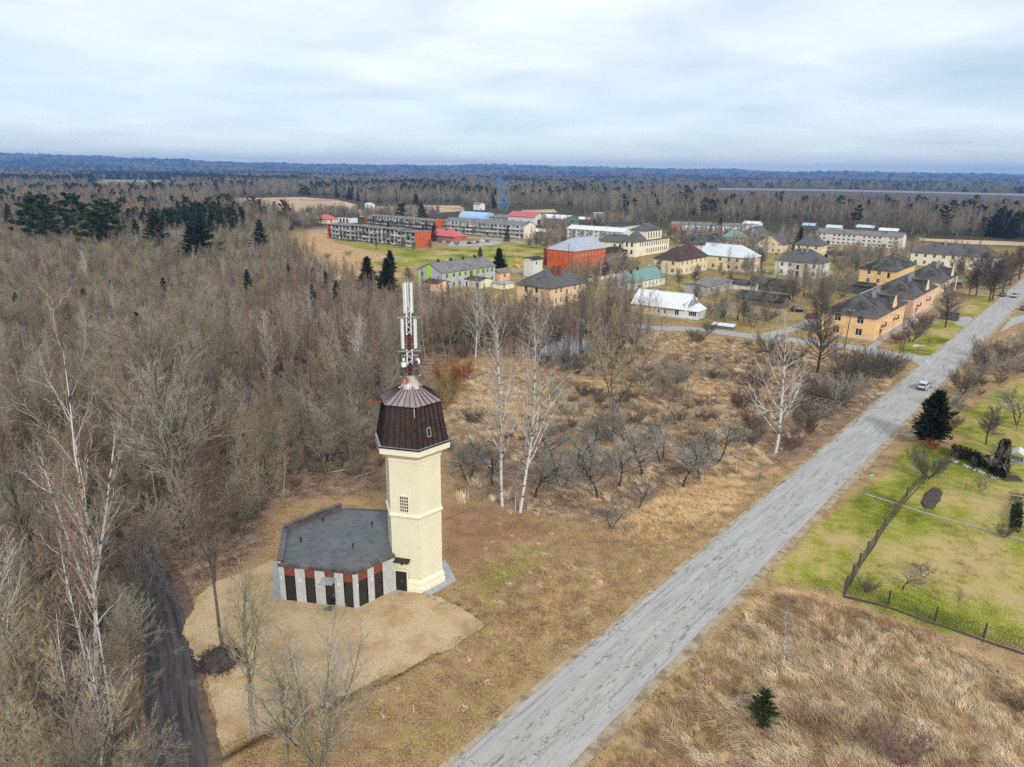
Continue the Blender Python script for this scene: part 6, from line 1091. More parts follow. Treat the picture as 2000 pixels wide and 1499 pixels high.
WOOD = [(-34.45,27.47),(-20.75,27.64),(-25.04,37.66),(-29.94,45.9),(-38.5,61.04),(-40.95,69.2),(-32.88,60.26),(-30.08,61.24),(-28.57,67.3),(-26.37,73.2),(-27.57,79.95),(-23.32,83.11),(-18.45,84.86),(-17.07,89.14),(-20.05,104.31),(-20.07,133.73),(-16.84,150.34),(-6.81,150.88),(1.08,166.41),(6.67,151.6),(20.27,152.33),(30.54,173.87),(25.19,193.15),(14.43,201.46),(-1.75,201.9),(-11.49,219.22),(-24.14,218.25),(-34.05,232.23),(-37.43,221.94),(-56.63,259.46),(-67.61,258.46),(-95.05,329.79),(-118.23,374.46),(-161.95,397.25),(-325.27,423.0)]
bx_, by_ = scatter(WOOD, 3.0)
keep = inview(bx_, by_)
keep &= pdist(bx_, by_, [tuple(p) for p in track], False) > 2.5
keep &= ~inpoly(bx_, by_, [(-32.03,58.95),(-28.57,67.3),(-26.5,76.46),(-22.03,83.15),(-16.8,84.91),(-15.97,80.3),(-24.4,69.65),(-28.12,59.48)])
pond = [(4.3,146.99),(6.44,161.38),(13.62,169.95),(19.05,162.1),(16.4,147.62),(10.56,142.24)]
keep &= ~inpoly(bx_, by_, pond)
for x, y, c in SOLO: keep &= np.hypot(bx_ - x, by_ - y) > c
# a leafy glade on the litter by the oak
keep &= ~((np.hypot(bx_ - (-36.08, 67.1)[0], by_ - (-36.08, 67.1)[1]) < 4.5))
bx_, by_ = bx_[keep], by_[keep]; order = np.argsort(np.hypot(bx_, by_)); bx_, by_ = bx_[order], by_[order]
KIND = ['aspen1', 'aspen2', 'aspen3', 'alder1', 'alder2', 'alder3', 'oak1', 'oak2', 'maple', 'pole1', 'pole2', 'pole3', 'clump', 'birch1', 'bush1', 'bush5', 'spruce2', 'bush6', 'fan1', 'fan2', 'fan3', 'fan4']
def pick_kind(x, y):
    q = fbm(x / 26, y / 26, 77, 3); q2 = fbm(x / 13, y / 13, 99, 2); pole = (x > -42 - (y - 90) * .25) & (y > 100)
    r_ = g_.random(x.shape); out = np.zeros(x.shape, int)
    for i in range(x.size):
        if pole[i]: w_ = [4, 2, 4, 8, 5, 8, 0, 0, 1, 14, 14, 5, 8, 1.2, 3, 2, .6, 2, 1, 1, 1, 1]
        elif q[i] > .12: w_ = [5, 4, 5, 1, 2, 2, 3, 4, 5, 1, 1, 1, 4, .6, 3, 2, .15, 3, 9, 9, 9, 9]
        elif q[i] < -.2: w_ = [3, 2, 4, 6, 4, 6, 2, 2, 2, 2, 2, 2, 4, 1, 4, 3, .3, 2, 5, 5, 5, 5]
        else: w_ = [4, 3, 4, 3, 4, 3, 3, 4, 4, 1, 1, 1, 4, .8, 4, 3, .2, 3, 8, 8, 8, 8]
        c = np.cumsum(w_); out[i] = int(np.searchsorted(c, r_[i] * c[-1]))
    return out
kk = pick_kind(bx_, by_); sc_ = g_.uniform(.55, .98, kk.size); rz_ = g_.uniform(0, 6.28, kk.size)
sc_ *= np.interp(np.hypot(bx_, by_), [0, 110, 170, 260, 420], [1.22, 1.15, .86, .72, .78]) * np.where((by_ > 165) & (bx_ > -60) & (bx_ < 0), .80, 1.)
sc_ *= np.where((by_ > 165) & (bx_ > -4) & (bx_ < 28), .55, 1.)
sc_ *= np.clip(.78 + .25 * fbm(bx_ / 18, by_ / 18, 31, 2), .5, 1.05)
NEAR = 250; labd = {'pole': ('slender_tree', 'slender bare pole tree in the dense wood behind and left of the tower'), 'aspe': ('bare_tree', 'olive-grey bare tree in the dense wood left of the tower'), 'alde': ('bare_tree', 'brownish bare tree in the dense wood left of the tower'), 'oak1': ('bare_tree', 'broad bare tree in the dense wood left of the tower'), 'oak2': ('bare_tree', 'broad bare tree in the dense wood left of the tower'), 'mapl': ('bare_tree', 'olive-grey bare tree in the dense wood left of the tower'), 'clum': ('bare_tree', 'many-stemmed bare tree in the dense wood left of the tower'), 'birc': ('birch_tree', 'white-stemmed birch within the dense wood left of the tower'), 'bush': ('undergrowth_bush', 'bare undergrowth bush in the dense wood left of the tower'), 'fan1': ('bare_tree', 'wide fan-crowned bare tree in the dense wood left of the tower'), 'fan2': ('bare_tree', 'wide fan-crowned bare tree in the dense wood left of the tower'), 'fan3': ('bare_tree', 'wide fan-crowned bare tree in the dense wood left of the tower'), 'fan4': ('bare_tree', 'wide fan-crowned bare tree in the dense wood left of the tower'), 'spru': ('young_spruce', 'young spruce within the dense wood left of the tower')}
for i in range(min(NEAR, kk.size)):
    k = KIND[kk[i]]; nm, lab = labd[k[:4]]
    tree(k, nm, lab, 'bush' if k[:4] == 'bush' else 'tree', (bx_[i], by_[i]), float(sc_[i]), float(rz_[i]), 'wood left of the tower')
n_ = min(NEAR, kk.size); P3 = np.stack([bx_[n_:], by_[n_:], np.full(kk.size - n_, -.05)], 1)
tag(gn_scatter('woodland', P3, [jm(k) for k in KIND], kk[n_:], rz_[n_:], sc_[n_:]), 'dense leafless wood stretching back from the tower', 'woodland')
# thicket screening the lower town
TH = [(-15.07,143.84),(-4.57,151.0),(2.06,141.81),(9.26,138.19),(19.45,145.62),(32.56,163.92),(31.54,180.05),(20.09,184.51),(8.06,188.48),(-5.41,177.74),(-14.8,165.48)]
tx, ty = scatter(TH, 3.3); kt = np.ones(tx.shape, bool)
kt &= (~inpoly(tx, ty, pond)) | (g_.random(tx.size) < .35)
for x, y, c in SOLO: kt &= np.hypot(tx - x, ty - y) > c * .6
tx, ty = tx[kt], ty[kt]; TK = ['pole2', 'alder1', 'alder2', 'pole1', 'alder3', 'clump']
for i in range(tx.size):
    k = TK[int(g_.integers(0, 6))]; hh = g_.uniform(8.5, 12.5) * (1 if tx[i] < 24 else .72) * (1. if ty[i] < 165 else .7 if ty[i] < 180 else .45)
    if ty[i] > 165 and g_.random() < .25: continue
    tree(k, 'slender_tree', 'slender bare tree in the thicket between the tower mast and the lower town', 'tree', (tx[i], ty[i]), float(hh / HT[k]), None, 'thicket before the lower town')
print('thicket', tx.size)
# understorey twigs, fallen stems
ux, uy = scatter(WOOD, 2.6); ku = inview(ux, uy) & (pdist(ux, uy, [tuple(p) for p in track], False) > 3.0) & ~inpoly(ux, uy, pond) & (np.hypot(ux, uy) < 190)
ku &= ~inpoly(ux, uy, [(-32.03,58.95),(-28.57,67.3),(-26.5,76.46),(-22.03,83.15),(-16.8,84.91),(-15.97,80.3),(-24.4,69.65),(-28.12,59.48)])
ux, uy = ux[ku], uy[ku]; UK = ['bush1', 'bush4', 'bush5', 'bush6']
tag(gn_scatter('undergrowth', np.stack([ux, uy, np.full(ux.size, -.05)], 1), [jm(k) for k in UK], g_.integers(0, 4, ux.size), g_.uniform(0, 6.28, ux.size), g_.uniform(.25, .7, ux.size)), 'low brown undergrowth between the trunks of the wood', 'undergrowth')
print('wood', kk.size, 'under', ux.size)

# ---------------------------------------------------------------- far forest, one mass to the horizon
OPEN = [[(-320.96,374.59),(-301.37,423.15),(-160.8,394.36),(-117.44,371.88),(-156.73,517.33),(-189.75,580.24),(-348.29,822.36),(-421.96,998.43),(-393.33,1053.06),(-319.69,1131.55),(-238.72,1026.95),(-169.32,849.75),(-111.31,911.22),(-61.48,882.23),(-41.07,786.85),(-2.5,797.16),(50.75,847.73),(90.93,660.92),(126.07,605.35),(149.07,650.85),(194.09,618.65),(245.83,585.64),(276.76,498.11),(308.48,486.79),(384.82,454.17),(87.07,93.53),(-68.68,88.29)],
        [(-779.77,1324.15),(-1284.71,2283.37),(-1122.55,2412.58),(-686.9,1472.34),(-752.02,1340.63)], [(317.12,1164.51),(623.6,2302.7),(961.94,2252.07),(1225.59,2087.38),(1444.18,1897.0),(694.24,905.7),(569.71,963.79),(418.33,1078.72)], [(-998.2,4570.34),(-849.97,5216.27),(-718.87,4410.46),(-860.65,3939.34)]]
fxs, fys = [], []
for r0, r1, st in ((300, 640, 6.), (640, 1200, 8.5), (1200, 2400, 14.), (2400, 5000, 27.), (5000, 11500, 62.)):
    X, Y = np.meshgrid(np.arange(-r1 * .8, r1 * .8, st), np.arange(r0 * .7, r1, st)); X = X.ravel() + g_.uniform(-.5, .5, X.size) * st; Y = Y.ravel() + g_.uniform(-.5, .5, Y.size) * st
    d = np.hypot(X, Y); k = (d >= r0) & (d < r1) & (np.abs(X) < Y * .80)
    fxs.append(X[k]); fys.append(Y[k])
fX, fY = np.concatenate(fxs), np.concatenate(fys); k = np.ones(fX.shape, bool)
for p in OPEN: k &= ~inpoly(fX, fY, p)
k &= ~inpoly(fX, fY, WOOD)
fX, fY = fX[k], fY[k]; fd = np.hypot(fX, fY)
FK = ['aspen1', 'aspen2', 'alder1', 'alder2', 'alder3', 'oak2', 'pole1', 'pole3', 'maple', 'birch1', 'pine1', 'pine2', 'spruce1', 'spruce2']
con = fbm(fX / 260, fY / 420, 61, 4) + .35 * fbm(fX / 40, fY / 40, 62, 2) + .10 * np.clip((fX + 300) / -500, 0, 1); isc = g_.random(fX.size) < np.clip((con - .24) * 4.5, .03, .9)
pk = np.where(isc, g_.choice([10, 11, 12, 12, 13], fX.size), g_.choice([0, 1, 2, 2, 3, 4, 4, 5, 3, 8, 8, 7], fX.size))
fs = g_.uniform(.7, 1.05, fX.size) * np.where(isc, 1.08, .92) * np.interp(fd, [0, 1200, 2400, 5000, 11000], [1, 1, 1.15, 1.5, 2.3]); fw = np.interp(fd, [0, 1000, 2400, 5000, 11000], [1, 1.05, 1.6, 2.6, 5.]) 
from bisect import bisect
gxi = np.clip(np.searchsorted(np.array(xs), fX) - 1, 0, nx_ - 2); gyi = np.clip(np.searchsorted(np.array(ys), fY) - 1, 0, ny_ - 2); fZ = fz.reshape(ny_, nx_)[gyi, gxi]
tag(gn_scatter('far_forest', np.stack([fX, fY, fZ - .2], 1), [jm(k_) for k_ in FK], pk, g_.uniform(0, 6.28, fX.size), np.stack([fs * fw, fs * fw, fs], 1)), 'mixed grey and dark green forest reaching to the horizon', 'forest')
print('far', fX.size)
# belts of village trees too many and small to pick apart
VB = [[(20.96,208.4),(32.28,237.62),(40.13,233.02),(44.8,186.09),(32.4,185.3),(24.76,189.57)], [(94.53,351.83),(138.2,408.45),(125.9,355.48),(98.28,280.59),(77.7,271.7)], [(91.4,450.75),(146.69,498.82),(155.65,442.52),(117.58,378.44),(90.41,402.11)], [(157.9,359.2),(182.79,373.92),(138.35,284.33),(123.51,269.13)], [(201.59,364.28),(223.89,366.87),(210.34,306.73),(200.72,282.91),(178.43,261.21),(172.67,273.5),(192.96,322.32)], [(102.5,254.76),(120.58,262.44),(117.29,239.16),(97.45,209.71),(88.02,209.04)], [(17.8,549.46),(41.37,553.8),(35.1,425.34),(16.9,422.74)], [(-150.91,588.34),(-119.45,696.06),(-67.47,665.27),(-59.04,581.4),(-108.68,584.04)], [(-161.92,516.38),(-181.73,639.17),(-165.66,684.83),(-138.84,648.97),(-121.93,568.85),(-155.51,574.49),(-139.23,542.07),(-135.48,474.07)], [(10.88,421.89),(29.9,438.12),(29.83,394.08),(14.75,365.7),(4.63,396.45)], [(132.15,407.64),(175.56,445.36),(175.02,413.33),(147.16,357.95),(125.9,355.48)], [(153.4,337.28),(196.06,363.64),(194.42,341.77),(173.46,320.3),(145.84,300.39)], [(27.08,208.84),(39.31,227.92),(39.41,209.73),(31.54,180.05),(23.55,179.55)], [(117.78,256.06),(142.63,284.73),(121.74,244.9),(103.4,223.26)], [(15.64,247.38),(31.04,274.31),(49.52,290.94),(49.87,269.16),(31.21,243.0),(20.18,217.03)], [(72.38,252.2),(91.8,272.98),(102.5,254.76),(100.8,232.72),(89.74,213.36),(73.83,212.21),(68.59,220.66)], [(49.31,555.26),(84.08,609.97),(101.92,564.95),(70.45,508.62)], [(54.96,210.85),(70.23,220.78),(77.35,196.65),(63.95,182.08),(53.07,181.4)]]
vx, vy = [], []
for p in VB: X, Y = scatter(p, 4.3 if p is not VB[-1] else 4.6); vx.append(X); vy.append(Y)
vx, vy = np.concatenate(vx), np.concatenate(vy); kv = np.ones(vx.shape, bool)
for x, y, c in SOLO: kv &= np.hypot(vx - x, vy - y) > c + 1
for o in COL.objects:
    if o.parent is None and o.get('category') in ('house', 'shed', 'school', 'garage', 'mansion', 'kindergarten', 'apartment block', 'hall', 'building', 'annex', 'warehouse', 'workshop', 'hut', 'tower', 'block', 'shelter'):
        kids = [c for c in o.children if c.type == 'MESH' and c.name.startswith('wall')]; 
        for c in kids:
            bb = [o.matrix_basis @ (c.matrix_basis @ Vector(b)) for b in c.bound_box]; kv &= ~((vx > min(b.x for b in bb) - 2) & (vx < max(b.x for b in bb) + 2) & (vy > min(b.y for b in bb) - 2) & (vy < max(b.y for b in bb) + 2))
vx, vy = vx[kv], vy[kv]; VK = ['alder2', 'oak2', 'dense2', 'apple1', 'bush5', 'bush1', 'aspen3', 'fan1', 'fan4', 'alder1']
tag(gn_scatter('village_trees', np.stack([vx, vy, np.full(vx.size, -.05)], 1), [jm(k_) for k_ in VK], g_.integers(0, len(VK), vx.size), g_.uniform(0, 6.28, vx.size), g_.uniform(.4, .72, vx.size)), 'bare bushes and trees massed between the village houses', 'trees')
# scrub on the open ground right of the tower
SB = [[(51.0,120.4),(69.2,150.38),(77.28,148.6),(77.63,136.56),(61.67,117.93),(45.6,102.22)], [(73.03,112.92),(101.53,152.07),(145.17,187.16),(120.31,153.05),(92.75,128.49),(77.34,115.78)], [(-9.34,94.03),(-2.92,98.29),(4.34,112.8),(15.08,125.02),(33.05,148.49),(53.28,149.55),(56.1,133.71),(65.12,127.26),(43.17,99.96),(31.11,95.44),(20.35,86.1),(9.33,76.83),(0.14,90.61),(-6.18,80.6)], [(5.14,138.77),(17.8,131.91),(31.69,152.95),(29.6,168.09),(6.5,147.11)]]
sx_, sy_ = [], []
for p in SB: X, Y = scatter(p, 3.0); sx_.append(X); sy_.append(Y)
sx_, sy_ = np.concatenate(sx_), np.concatenate(sy_); ks = (fbm(sx_ / 9, sy_ / 9, 123, 3) > -.12) & (pdist(sx_, sy_, [tuple(p) for p in road_line], False) > 6)
for x, y, c in SOLO: ks &= np.hypot(sx_ - x, sy_ - y) > 1.2
ks &= ~inpoly(sx_, sy_, [(-7.44,80.56),(-6.89,90.37),(4.67,98.57),(15.94,103.36),(25.82,101.49),(31.45,91.66),(21.3,78.55),(10.4,70.59),(0.2,73.95)]) | (g_.random(sx_.size) < .2)
sx_, sy_ = sx_[ks], sy_[ks]; SK = ['bush4', 'bush1', 'bush5', 'bush4', 'young2']
tag(gn_scatter('scrub', np.stack([sx_, sy_, np.full(sx_.size, -.05)], 1), [jm(k_) for k_ in SK], g_.integers(0, 5, sx_.size), g_.uniform(0, 6.28, sx_.size), g_.uniform(.25, .62, sx_.size) * np.clip(1.1 + .8 * fbm(sx_ / 12, sy_ / 12, 55, 2), .5, 1.7)), 'low brown scrub dotted over the rough ground', 'scrub')
# ---------------------------------------------------------------- grass
def tuft(seed, n, h, lean, spread, w_):
    gg = np.random.default_rng(seed); V, F = [], []
    for k in range(n):
        b = np.array([gg.normal(0, spread), gg.normal(0, spread), 0]); l_ = h * gg.uniform(.55, 1.15); d = unit(np.array([lean + gg.normal(0, .35), gg.normal(0, .35), 1.])); x = unit(np.cross(d, gg.normal(size=3))) * w_ / 2
        m_ = b + d * l_ * .55; t = m_ + unit(d + np.array([lean * 1.2, 0, -.7])) * l_ * .5; i = len(V); V += [b - x, b + x, m_ + x * .8, m_ - x * .8, t]; F += [(i, i + 1, i + 2, i + 3), (i + 3, i + 2, i + 4)]
    return V, F
def tuft_mesh(name, mat, *a):
    V, F = tuft(*a); me_ = bpy.data.meshes.new(name); me_.from_pydata([tuple(v) for v in V], [], F); me_.materials.append(mat); return me_
G_STRAW = M('grass_straw', (.74, .585, .40), (.46, .325, .195), scale=.30, coord='World', rough=.95, spec=.1, rnd_amt=.28, lo=.4, hi=.6); G_BROWN = M('grass_brown', (.44, .295, .18), (.29, .185, .11), scale=.3, coord='World', rough=.95, spec=.1, rnd_amt=.3)
G_OLIVE = M('grass_olive', (.31, .25, .085), (.45, .33, .145), scale=.25, coord='World', rough=.95, spec=.1, rnd_amt=.3); G_GREEN = M('grass_green', (.22, .24, .03), (.36, .32, .07), scale=.35, coord='World', rough=.95, spec=.1, rnd_amt=.3)
TS = [tuft_mesh('straw_a', G_STRAW, 1, 46, .95, .75, .22, .03), tuft_mesh('straw_b', G_STRAW, 2, 40, .8, 1.0, .26, .03), tuft_mesh('straw_c', G_BROWN, 3, 40, .8, .6, .24, .03), tuft_mesh('straw_d', G_STRAW, 4, 50, 1.1, .5, .25, .026)]
TV = [tuft_mesh('verge_a', G_OLIVE, 5, 30, .26, .3, .22, .028), tuft_mesh('verge_b', G_BROWN, 6, 30, .30, .4, .22, .03), tuft_mesh('verge_c', G_STRAW, 7, 26, .32, .6, .2, .03), tuft_mesh('lawn', G_GREEN, 8, 30, .15, .2, .25, .03)]
def grass(name, label, polys, step, protos, wts, smin, smax, dir0=None, cut=None, dens=-9., alt=None):
    X, Y = [], []
    for p in polys: a, b = scatter(p, step, .5); X.append(a); Y.append(b)
    X, Y = np.concatenate(X), np.concatenate(Y); k = inview(X, Y, 1.03, 1) & (fbm(X / 4, Y / 4, 17, 3) > dens) & (pdist(X, Y, [tuple(p) for p in road_line], False) > 4.3)
    if cut: k &= ~inpoly(X, Y, cut)
    X, Y = X[k], Y[k]; i = g_.choice(len(protos), X.size, p=np.array(wts) / sum(wts)); i = np.where((fbm(X / 7, Y / 7, 333, 3) > .22) & (g_.random(X.size) < .75), alt, i) if alt is not None else i
    flow = 2.6 + 2.2 * fbm(X / 7, Y / 7, 200, 2) if dir0 is None else dir0 + 2.0 * fbm(X / 5, Y / 5, 200, 3)
    s_ = g_.uniform(smin, smax, X.size) * (1 + .3 * fbm(X / 3, Y / 3, 210, 2))
    print(name, X.size)
    return tag(gn_scatter(name, np.stack([X, Y, np.full(X.size, -.06)], 1), protos, i, flow + g_.normal(0, .3, X.size), s_), label, 'grass')
RIGHTF = [(5.71,37.28),(11.63,43.29),(17.24,50.01),(22.02,55.66),(26.07,59.18),(30.53,57.11),(35.77,53.7),(40.56,46.95),(41.91,43.41),(37.66,37.8)]
grass('tall_straw', 'tall combed straw-coloured grass filling the lower right corner', [RIGHTF], .50, TS + [TV[0]], (4, 4, 2., 3, 1.4), .55, 1.0, 2.2, alt=2)
grass('rough_straw', 'flattened straw grass in the clearing right of the tower', [ZONES[1][1], ZONES[2][1], ZONES[3][1], ZONES[5][1]], .95, TS, (3, 4, 4, 1), .7, 1.3, dens=-.1)
VERGE = [[(-18.32,36.9),(-11.45,43.6),(-7.7,46.62),(-1.94,52.9),(-4.43,56.65),(-2.15,73.89),(10.54,71.77),(25.15,74.65),(31.83,80.29),(18.13,64.84),(8.76,53.27),(2.27,45.37),(-3.79,38.39),(-4.68,37.12)], [(4.7,37.27),(9.34,43.09),(19.58,55.22),(31.16,68.65),(23.56,58.95),(11.76,43.92),(6.48,38.13)]]
grass('verge_grass', 'short brown and olive grass on the road verges', VERGE, .62, TV, (4, 5, .8, 1), .7, 1.4)
grass('lawn_grass', 'short green lawn grass in the right-hand gardens', [ZONES[12][1]], .8, TV, (2, .3, .7, 7), .7, 1.3)
grass('wood_edge_grass', 'brown litter and grass at the foot of the orchard', [ZONES[4][1]], .9, TV, (2, 6, 2, 1), .8, 1.5)

wx, wy = scatter(PAD, .45, .5); wk = (pdist(wx, wy, PAD) < .55 + .5 * fbm(wx / 1.5, wy / 1.5, 9, 2)) & (fbm(wx / 1.2, wy / 1.2, 19, 3) > -.1); wx, wy = wx[wk], wy[wk]
tag(gn_scatter('yard_weeds', np.stack([wx, wy, np.full(wx.size, -.01)], 1), TV, g_.choice(4, wx.size, p=(.35, .4, .15, .1)), g_.uniform(0, 6.28, wx.size), g_.uniform(.4, 1.1, wx.size)), 'sparse weeds along the rim of the gravel yard', 'weeds')

# ---------------------------------------------------------------- cars
m_tyre = M('tyre', (.015, .015, .015), rough=.8); m_rim = M('rim', (.45, .45, .46), rough=.35, metal=.6); m_cglass = M('car_glass', (.02, .025, .03), rough=.05, spec=.9)
m_tail = M('tail_lamp', (.35, .02, .02), rough=.2); m_head = M('head_lamp', (.7, .7, .68), rough=.15); m_trim = M('car_trim', (.03, .03, .032), rough=.6)
def car_paint(n, c): return M('paint_' + n, c, rough=.28, spec=.6)
_car = {}
def car_meshes():
    if _car: return _car
    st = [(-2.18, .62, .42, .72), (-2.08, .78, .28, .84), (-1.75, .85, .22, .90), (-1.0, .87, .2, .92), (0., .87, .2, .93), (.9, .86, .2, .90), (1.5, .84, .22, .82), (2.0, .76, .28, .70), (2.16, .60, .40, .60)]
    b = MB(); b.rings([[(x, -w_ * .96, z0), (x, -w_, z0 + .14), (x, -w_, z1 - .12), (x, -w_ * .93, z1), (x, w_ * .93, z1), (x, w_, z1 - .12), (x, w_, z0 + .14), (x, w_ * .96, z0)] for x, w_, z0, z1 in st]); _car['body'] = b
    c = MB(); lo = [(-2.02, .76), (-1.35, .80), (-.2, .81), (.95, .78)]; hi = [(-1.62, .60, 1.36), (-1.15, .62, 1.44), (-.2, .63, 1.46), (.28, .60, 1.40)]
    c.rings([[(x, -w_, .90), (h_[0], -h_[1], h_[2]), (h_[0], h_[1], h_[2]), (x, w_, .90)] for (x, w_), h_ in zip(lo, hi)]); _car['cabin'] = c
    def side(sy):
        o = .006 * sy; q = MB()
        for (x0, x1, a0, a1) in ((-1.92, -1.0, -1.58, -.98), (-.93, .05, -.92, .0), (.12, .86, .06, .30)): q.add([(x0 + .04, sy * .79 + o * 3, .96), (x1 - .03, sy * .80 + o * 3, .96), (a1, sy * .648 + o, 1.36), (a0, sy * .640 + o, 1.33)], ((0, 1, 2, 3),))
        return q
    _car['side'] = (side(-1), side(1)); _car['ws'] = MB().add([(.99, -.70, .95), (.99, .70, .95), (.36, .55, 1.37), (.36, -.55, 1.37)], ((0, 1, 2, 3),)); _car['rw'] = MB().add([(-2.03, -.68, .97), (-2.03, .68, .97), (-1.68, .54, 1.31), (-1.68, -.54, 1.31)], ((0, 1, 2, 3),))
    w_ = MB().lathe([(.0, -.10), (.31, -.10), (.33, -.07), (.33, .07), (.31, .10), (.0, .10)], 20, cap=False); _car['wheel'] = w_.mesh('wheel', m_tyre, True); _car['rim'] = MB().lathe([(.0, -.115), (.2, -.11), (.21, .0), (.2, .11), (.0, .115)], 14, cap=False).mesh('rim', m_rim)
    for k in ('ws', 'rw'): _car[k] = _car[k].mesh('windscreen', m_cglass)
    _car['side'] = [q.mesh('side_window', m_cglass) for q in _car['side']]
    _car['tl'] = MB().box(-2.17, -.1, .62, -2.05, .1, .86).mesh('tail_light', m_tail); _car['hl'] = MB().box(2.0, -.14, .5, 2.14, .14, .64).mesh('headlight', m_head); _car['bp'] = MB().box(-.09, -.72, -.09, .07, .72, .09).mesh('bumper', m_trim); _car['pl'] = MB().box(-2.2, -.26, .62, -2.17, .26, .73).mesh('number_plate', m_head)
    _car['mi'] = MB().box(-.06, -.1, -.06, .06, .1, .06).mesh('mirror', m_trim); return _car
def car(label, p, rz, paint, z=.03, group=None):
    c = car_meshes(); o = thing('car', label, 'car', (p[0], p[1], z), rz, group); bo = c['body'].build('body', paint, o, smooth=False); c['cabin'].build('roof', paint, o)
    for m_ in c['side']: inst('side_window', m_, o)
    inst('windscreen', c['ws'], o); inst('rear_window', c['rw'], o)
    for x in (-1.32, 1.36):
        for y in (-.78, .78): w_ = inst('wheel', c['wheel'], o, (x, y, .33), (R(90), 0, 0)); inst('rim', c['rim'], w_)
    for y in (-.66, .66): inst('tail_light', c['tl'], o, (-.02, y, 0)); inst('headlight', c['hl'], o, (-.04, y * .86, 0)); inst('mirror', c['mi'], o, (.75, y * 1.42, .95))
    inst('bumper', c['bp'], o, (-2.16, 0, .48)); inst('bumper', c['bp'], o, (2.16, 0, .44), math.pi); inst('number_plate', c['pl'], o); return o
RA = R(49.9); P_SIL = car_paint('silver', (.55, .56, .58)); P_BLK = car_paint('black', (.012, .014, .02)); P_RED = car_paint('red', (.42, .02, .05)); P_WHT = car_paint('white', (.75, .75, .74)); P_GRN = car_paint('pale_green', (.42, .47, .42)); P_BLU = car_paint('blue', (.05, .16, .45)); P_GRY = car_paint('grey', (.14, .145, .15)); P_DRD = car_paint('dark_red', (.08, .015, .015))
sp = on_road(float((np.array((78.4, 127.2)) - R0) @ RD), -1.15); car('silver estate car driving away along the road', sp, RA, P_SIL, .034)
car('pale green car coming towards the junction on the far road', (167.89, 236.93), RA + math.pi, P_GRN, .034); car('dark car parked at the far kerb under the roadside trees', (165.16, 238.77), RA, P_GRY, .034)
car('black car parked above the lane beside the yellow house', (83.46, 205.48), R(-8), P_BLK); car('red car parked at the corner of the yellow house', (84.14, 196.37), R(28), P_RED)
car('blue car at the right picture edge in the lay-by', (155.14, 212.95), R(35), P_BLU)
car('black car, first in the row by the pink-roofed building', (-24.61, 395.4), R(110), P_BLK)
car('white car, second in the row by the pink-roofed building', (-22.26, 398.65), R(110), P_WHT)
car('grey car, third in the row by the pink-roofed building', (-20.44, 401.88), R(110), P_GRY)
car('silver car alone beside the short row of cars', (-17.58, 408.36), R(20), P_SIL)
car('red car at the end of the car park by the flats', (-15.27, 408.68), R(110), P_RED)
car('dark red car parked below the red school', (28.22, 265.86), R(30), P_DRD)
car('white car parked below the red school', (31.33, 271.55), R(40), P_WHT)
car('grey car parked below the red school fence', (33.83, 274.58), R(40), P_GRY)
car('white car left of the dark stepped block', (-115.69, 448.86), R(60), P_WHT)
car('silver car parked on the mansion lawn', (57.41, 299.77), R(50), P_SIL)
car('white car by the open white-roofed shed', (19.9, 436.65), R(10), P_WHT)
# ---------------------------------------------------------------- poles, lamps, signs
m_pole = M('pole_wood', (.11, .095, .08), (.07, .06, .05), scale=3, rough=.9); m_pconc = M('pole_concrete', (.38, .37, .35), (.30, .29, .28), scale=3, rough=.9); m_ins = M('insulator', (.6, .6, .58), rough=.3)
def power_pole(label, p, h, lean=(0, 0), brace=False, lamp=False, mat=None):
    o = thing('power_pole', label, 'pole', p); mat = mat or m_pole; MB().tube([(0, 0, -.3), (lean[0], lean[1], h)], [.14, .09], 8).build('post', mat, o)
    if brace: MB().tube([(1.9, .4, -.2), (lean[0] + .1, lean[1], h * .82)], [.12, .09], 8).build('brace', mat, o)
    if lamp:
        MB().tube([(lean[0], lean[1], h - .2), (lean[0] + .5, lean[1] - .3, h + .15), (lean[0] + 1.2, lean[1] - .8, h + .2)], .035, 6).build('lamp_arm', m_zinc, o); MB().box(-.14, -.3, -.07, .14, .3, .07).build('lamp_head', m_ins, o, (lean[0] + 1.35, lean[1] - .9, h + .2), R(-125))
    else:
        MB().bar((lean[0] - .7, lean[1], h - .35), (lean[0] + .7, lean[1], h - .35), .09).build('cross_arm', m_zinc, o)
        for k in (-.6, 0, .6): MB().lathe([(.03, 0), (.05, .04), (.03, .12), (.05, .16), (.01, .2)], 8).build('insulator', m_ins, o, (lean[0] + k, lean[1], h - .3))
    return o
power_pole('dark wooden pole standing before the yellow house front', (76.59, 159.72), 9.2, (.6, .4)); power_pole('lamp post with white head beside the house footpath', (88.62, 156.96), 7.4, (.2, .1), lamp=True); power_pole('wooden post just left of the footpath lamp', (87.39, 155.94), 5.5, (.1, 0))
power_pole('braced wooden pole right of the kindergarten', (-3.67, 285.71), 7.5, (0, 0), True); power_pole('braced wooden pole below the pink outbuilding', (-2.83, 215.31), 6.5, (0, 0), True); power_pole('wooden pole standing at the kindergarten front', (-9.64, 232.12), 7.5); power_pole('wooden pole at the kindergarten gable', (-30.32, 234.65), 7.5)
power_pole('pale concrete lamp pole between orange house and red school', (29.87, 245.14), 7.5, mat=m_pconc, lamp=True); power_pole('pale concrete pole left of the green-roofed house', (31.04, 225.33), 8., mat=m_pconc); power_pole('tall thin pole in front of the red school corner', (21.21, 277.67), 12., mat=m_pole); power_pole('small lamp pole on the green before the pale flats', (11.74, 409.35), 6., mat=m_pconc, lamp=True)
m_sgreen = M('sign_green', (.02, .35, .16), rough=.4); m_swhite = M('sign_white', (.78, .78, .77), rough=.4)
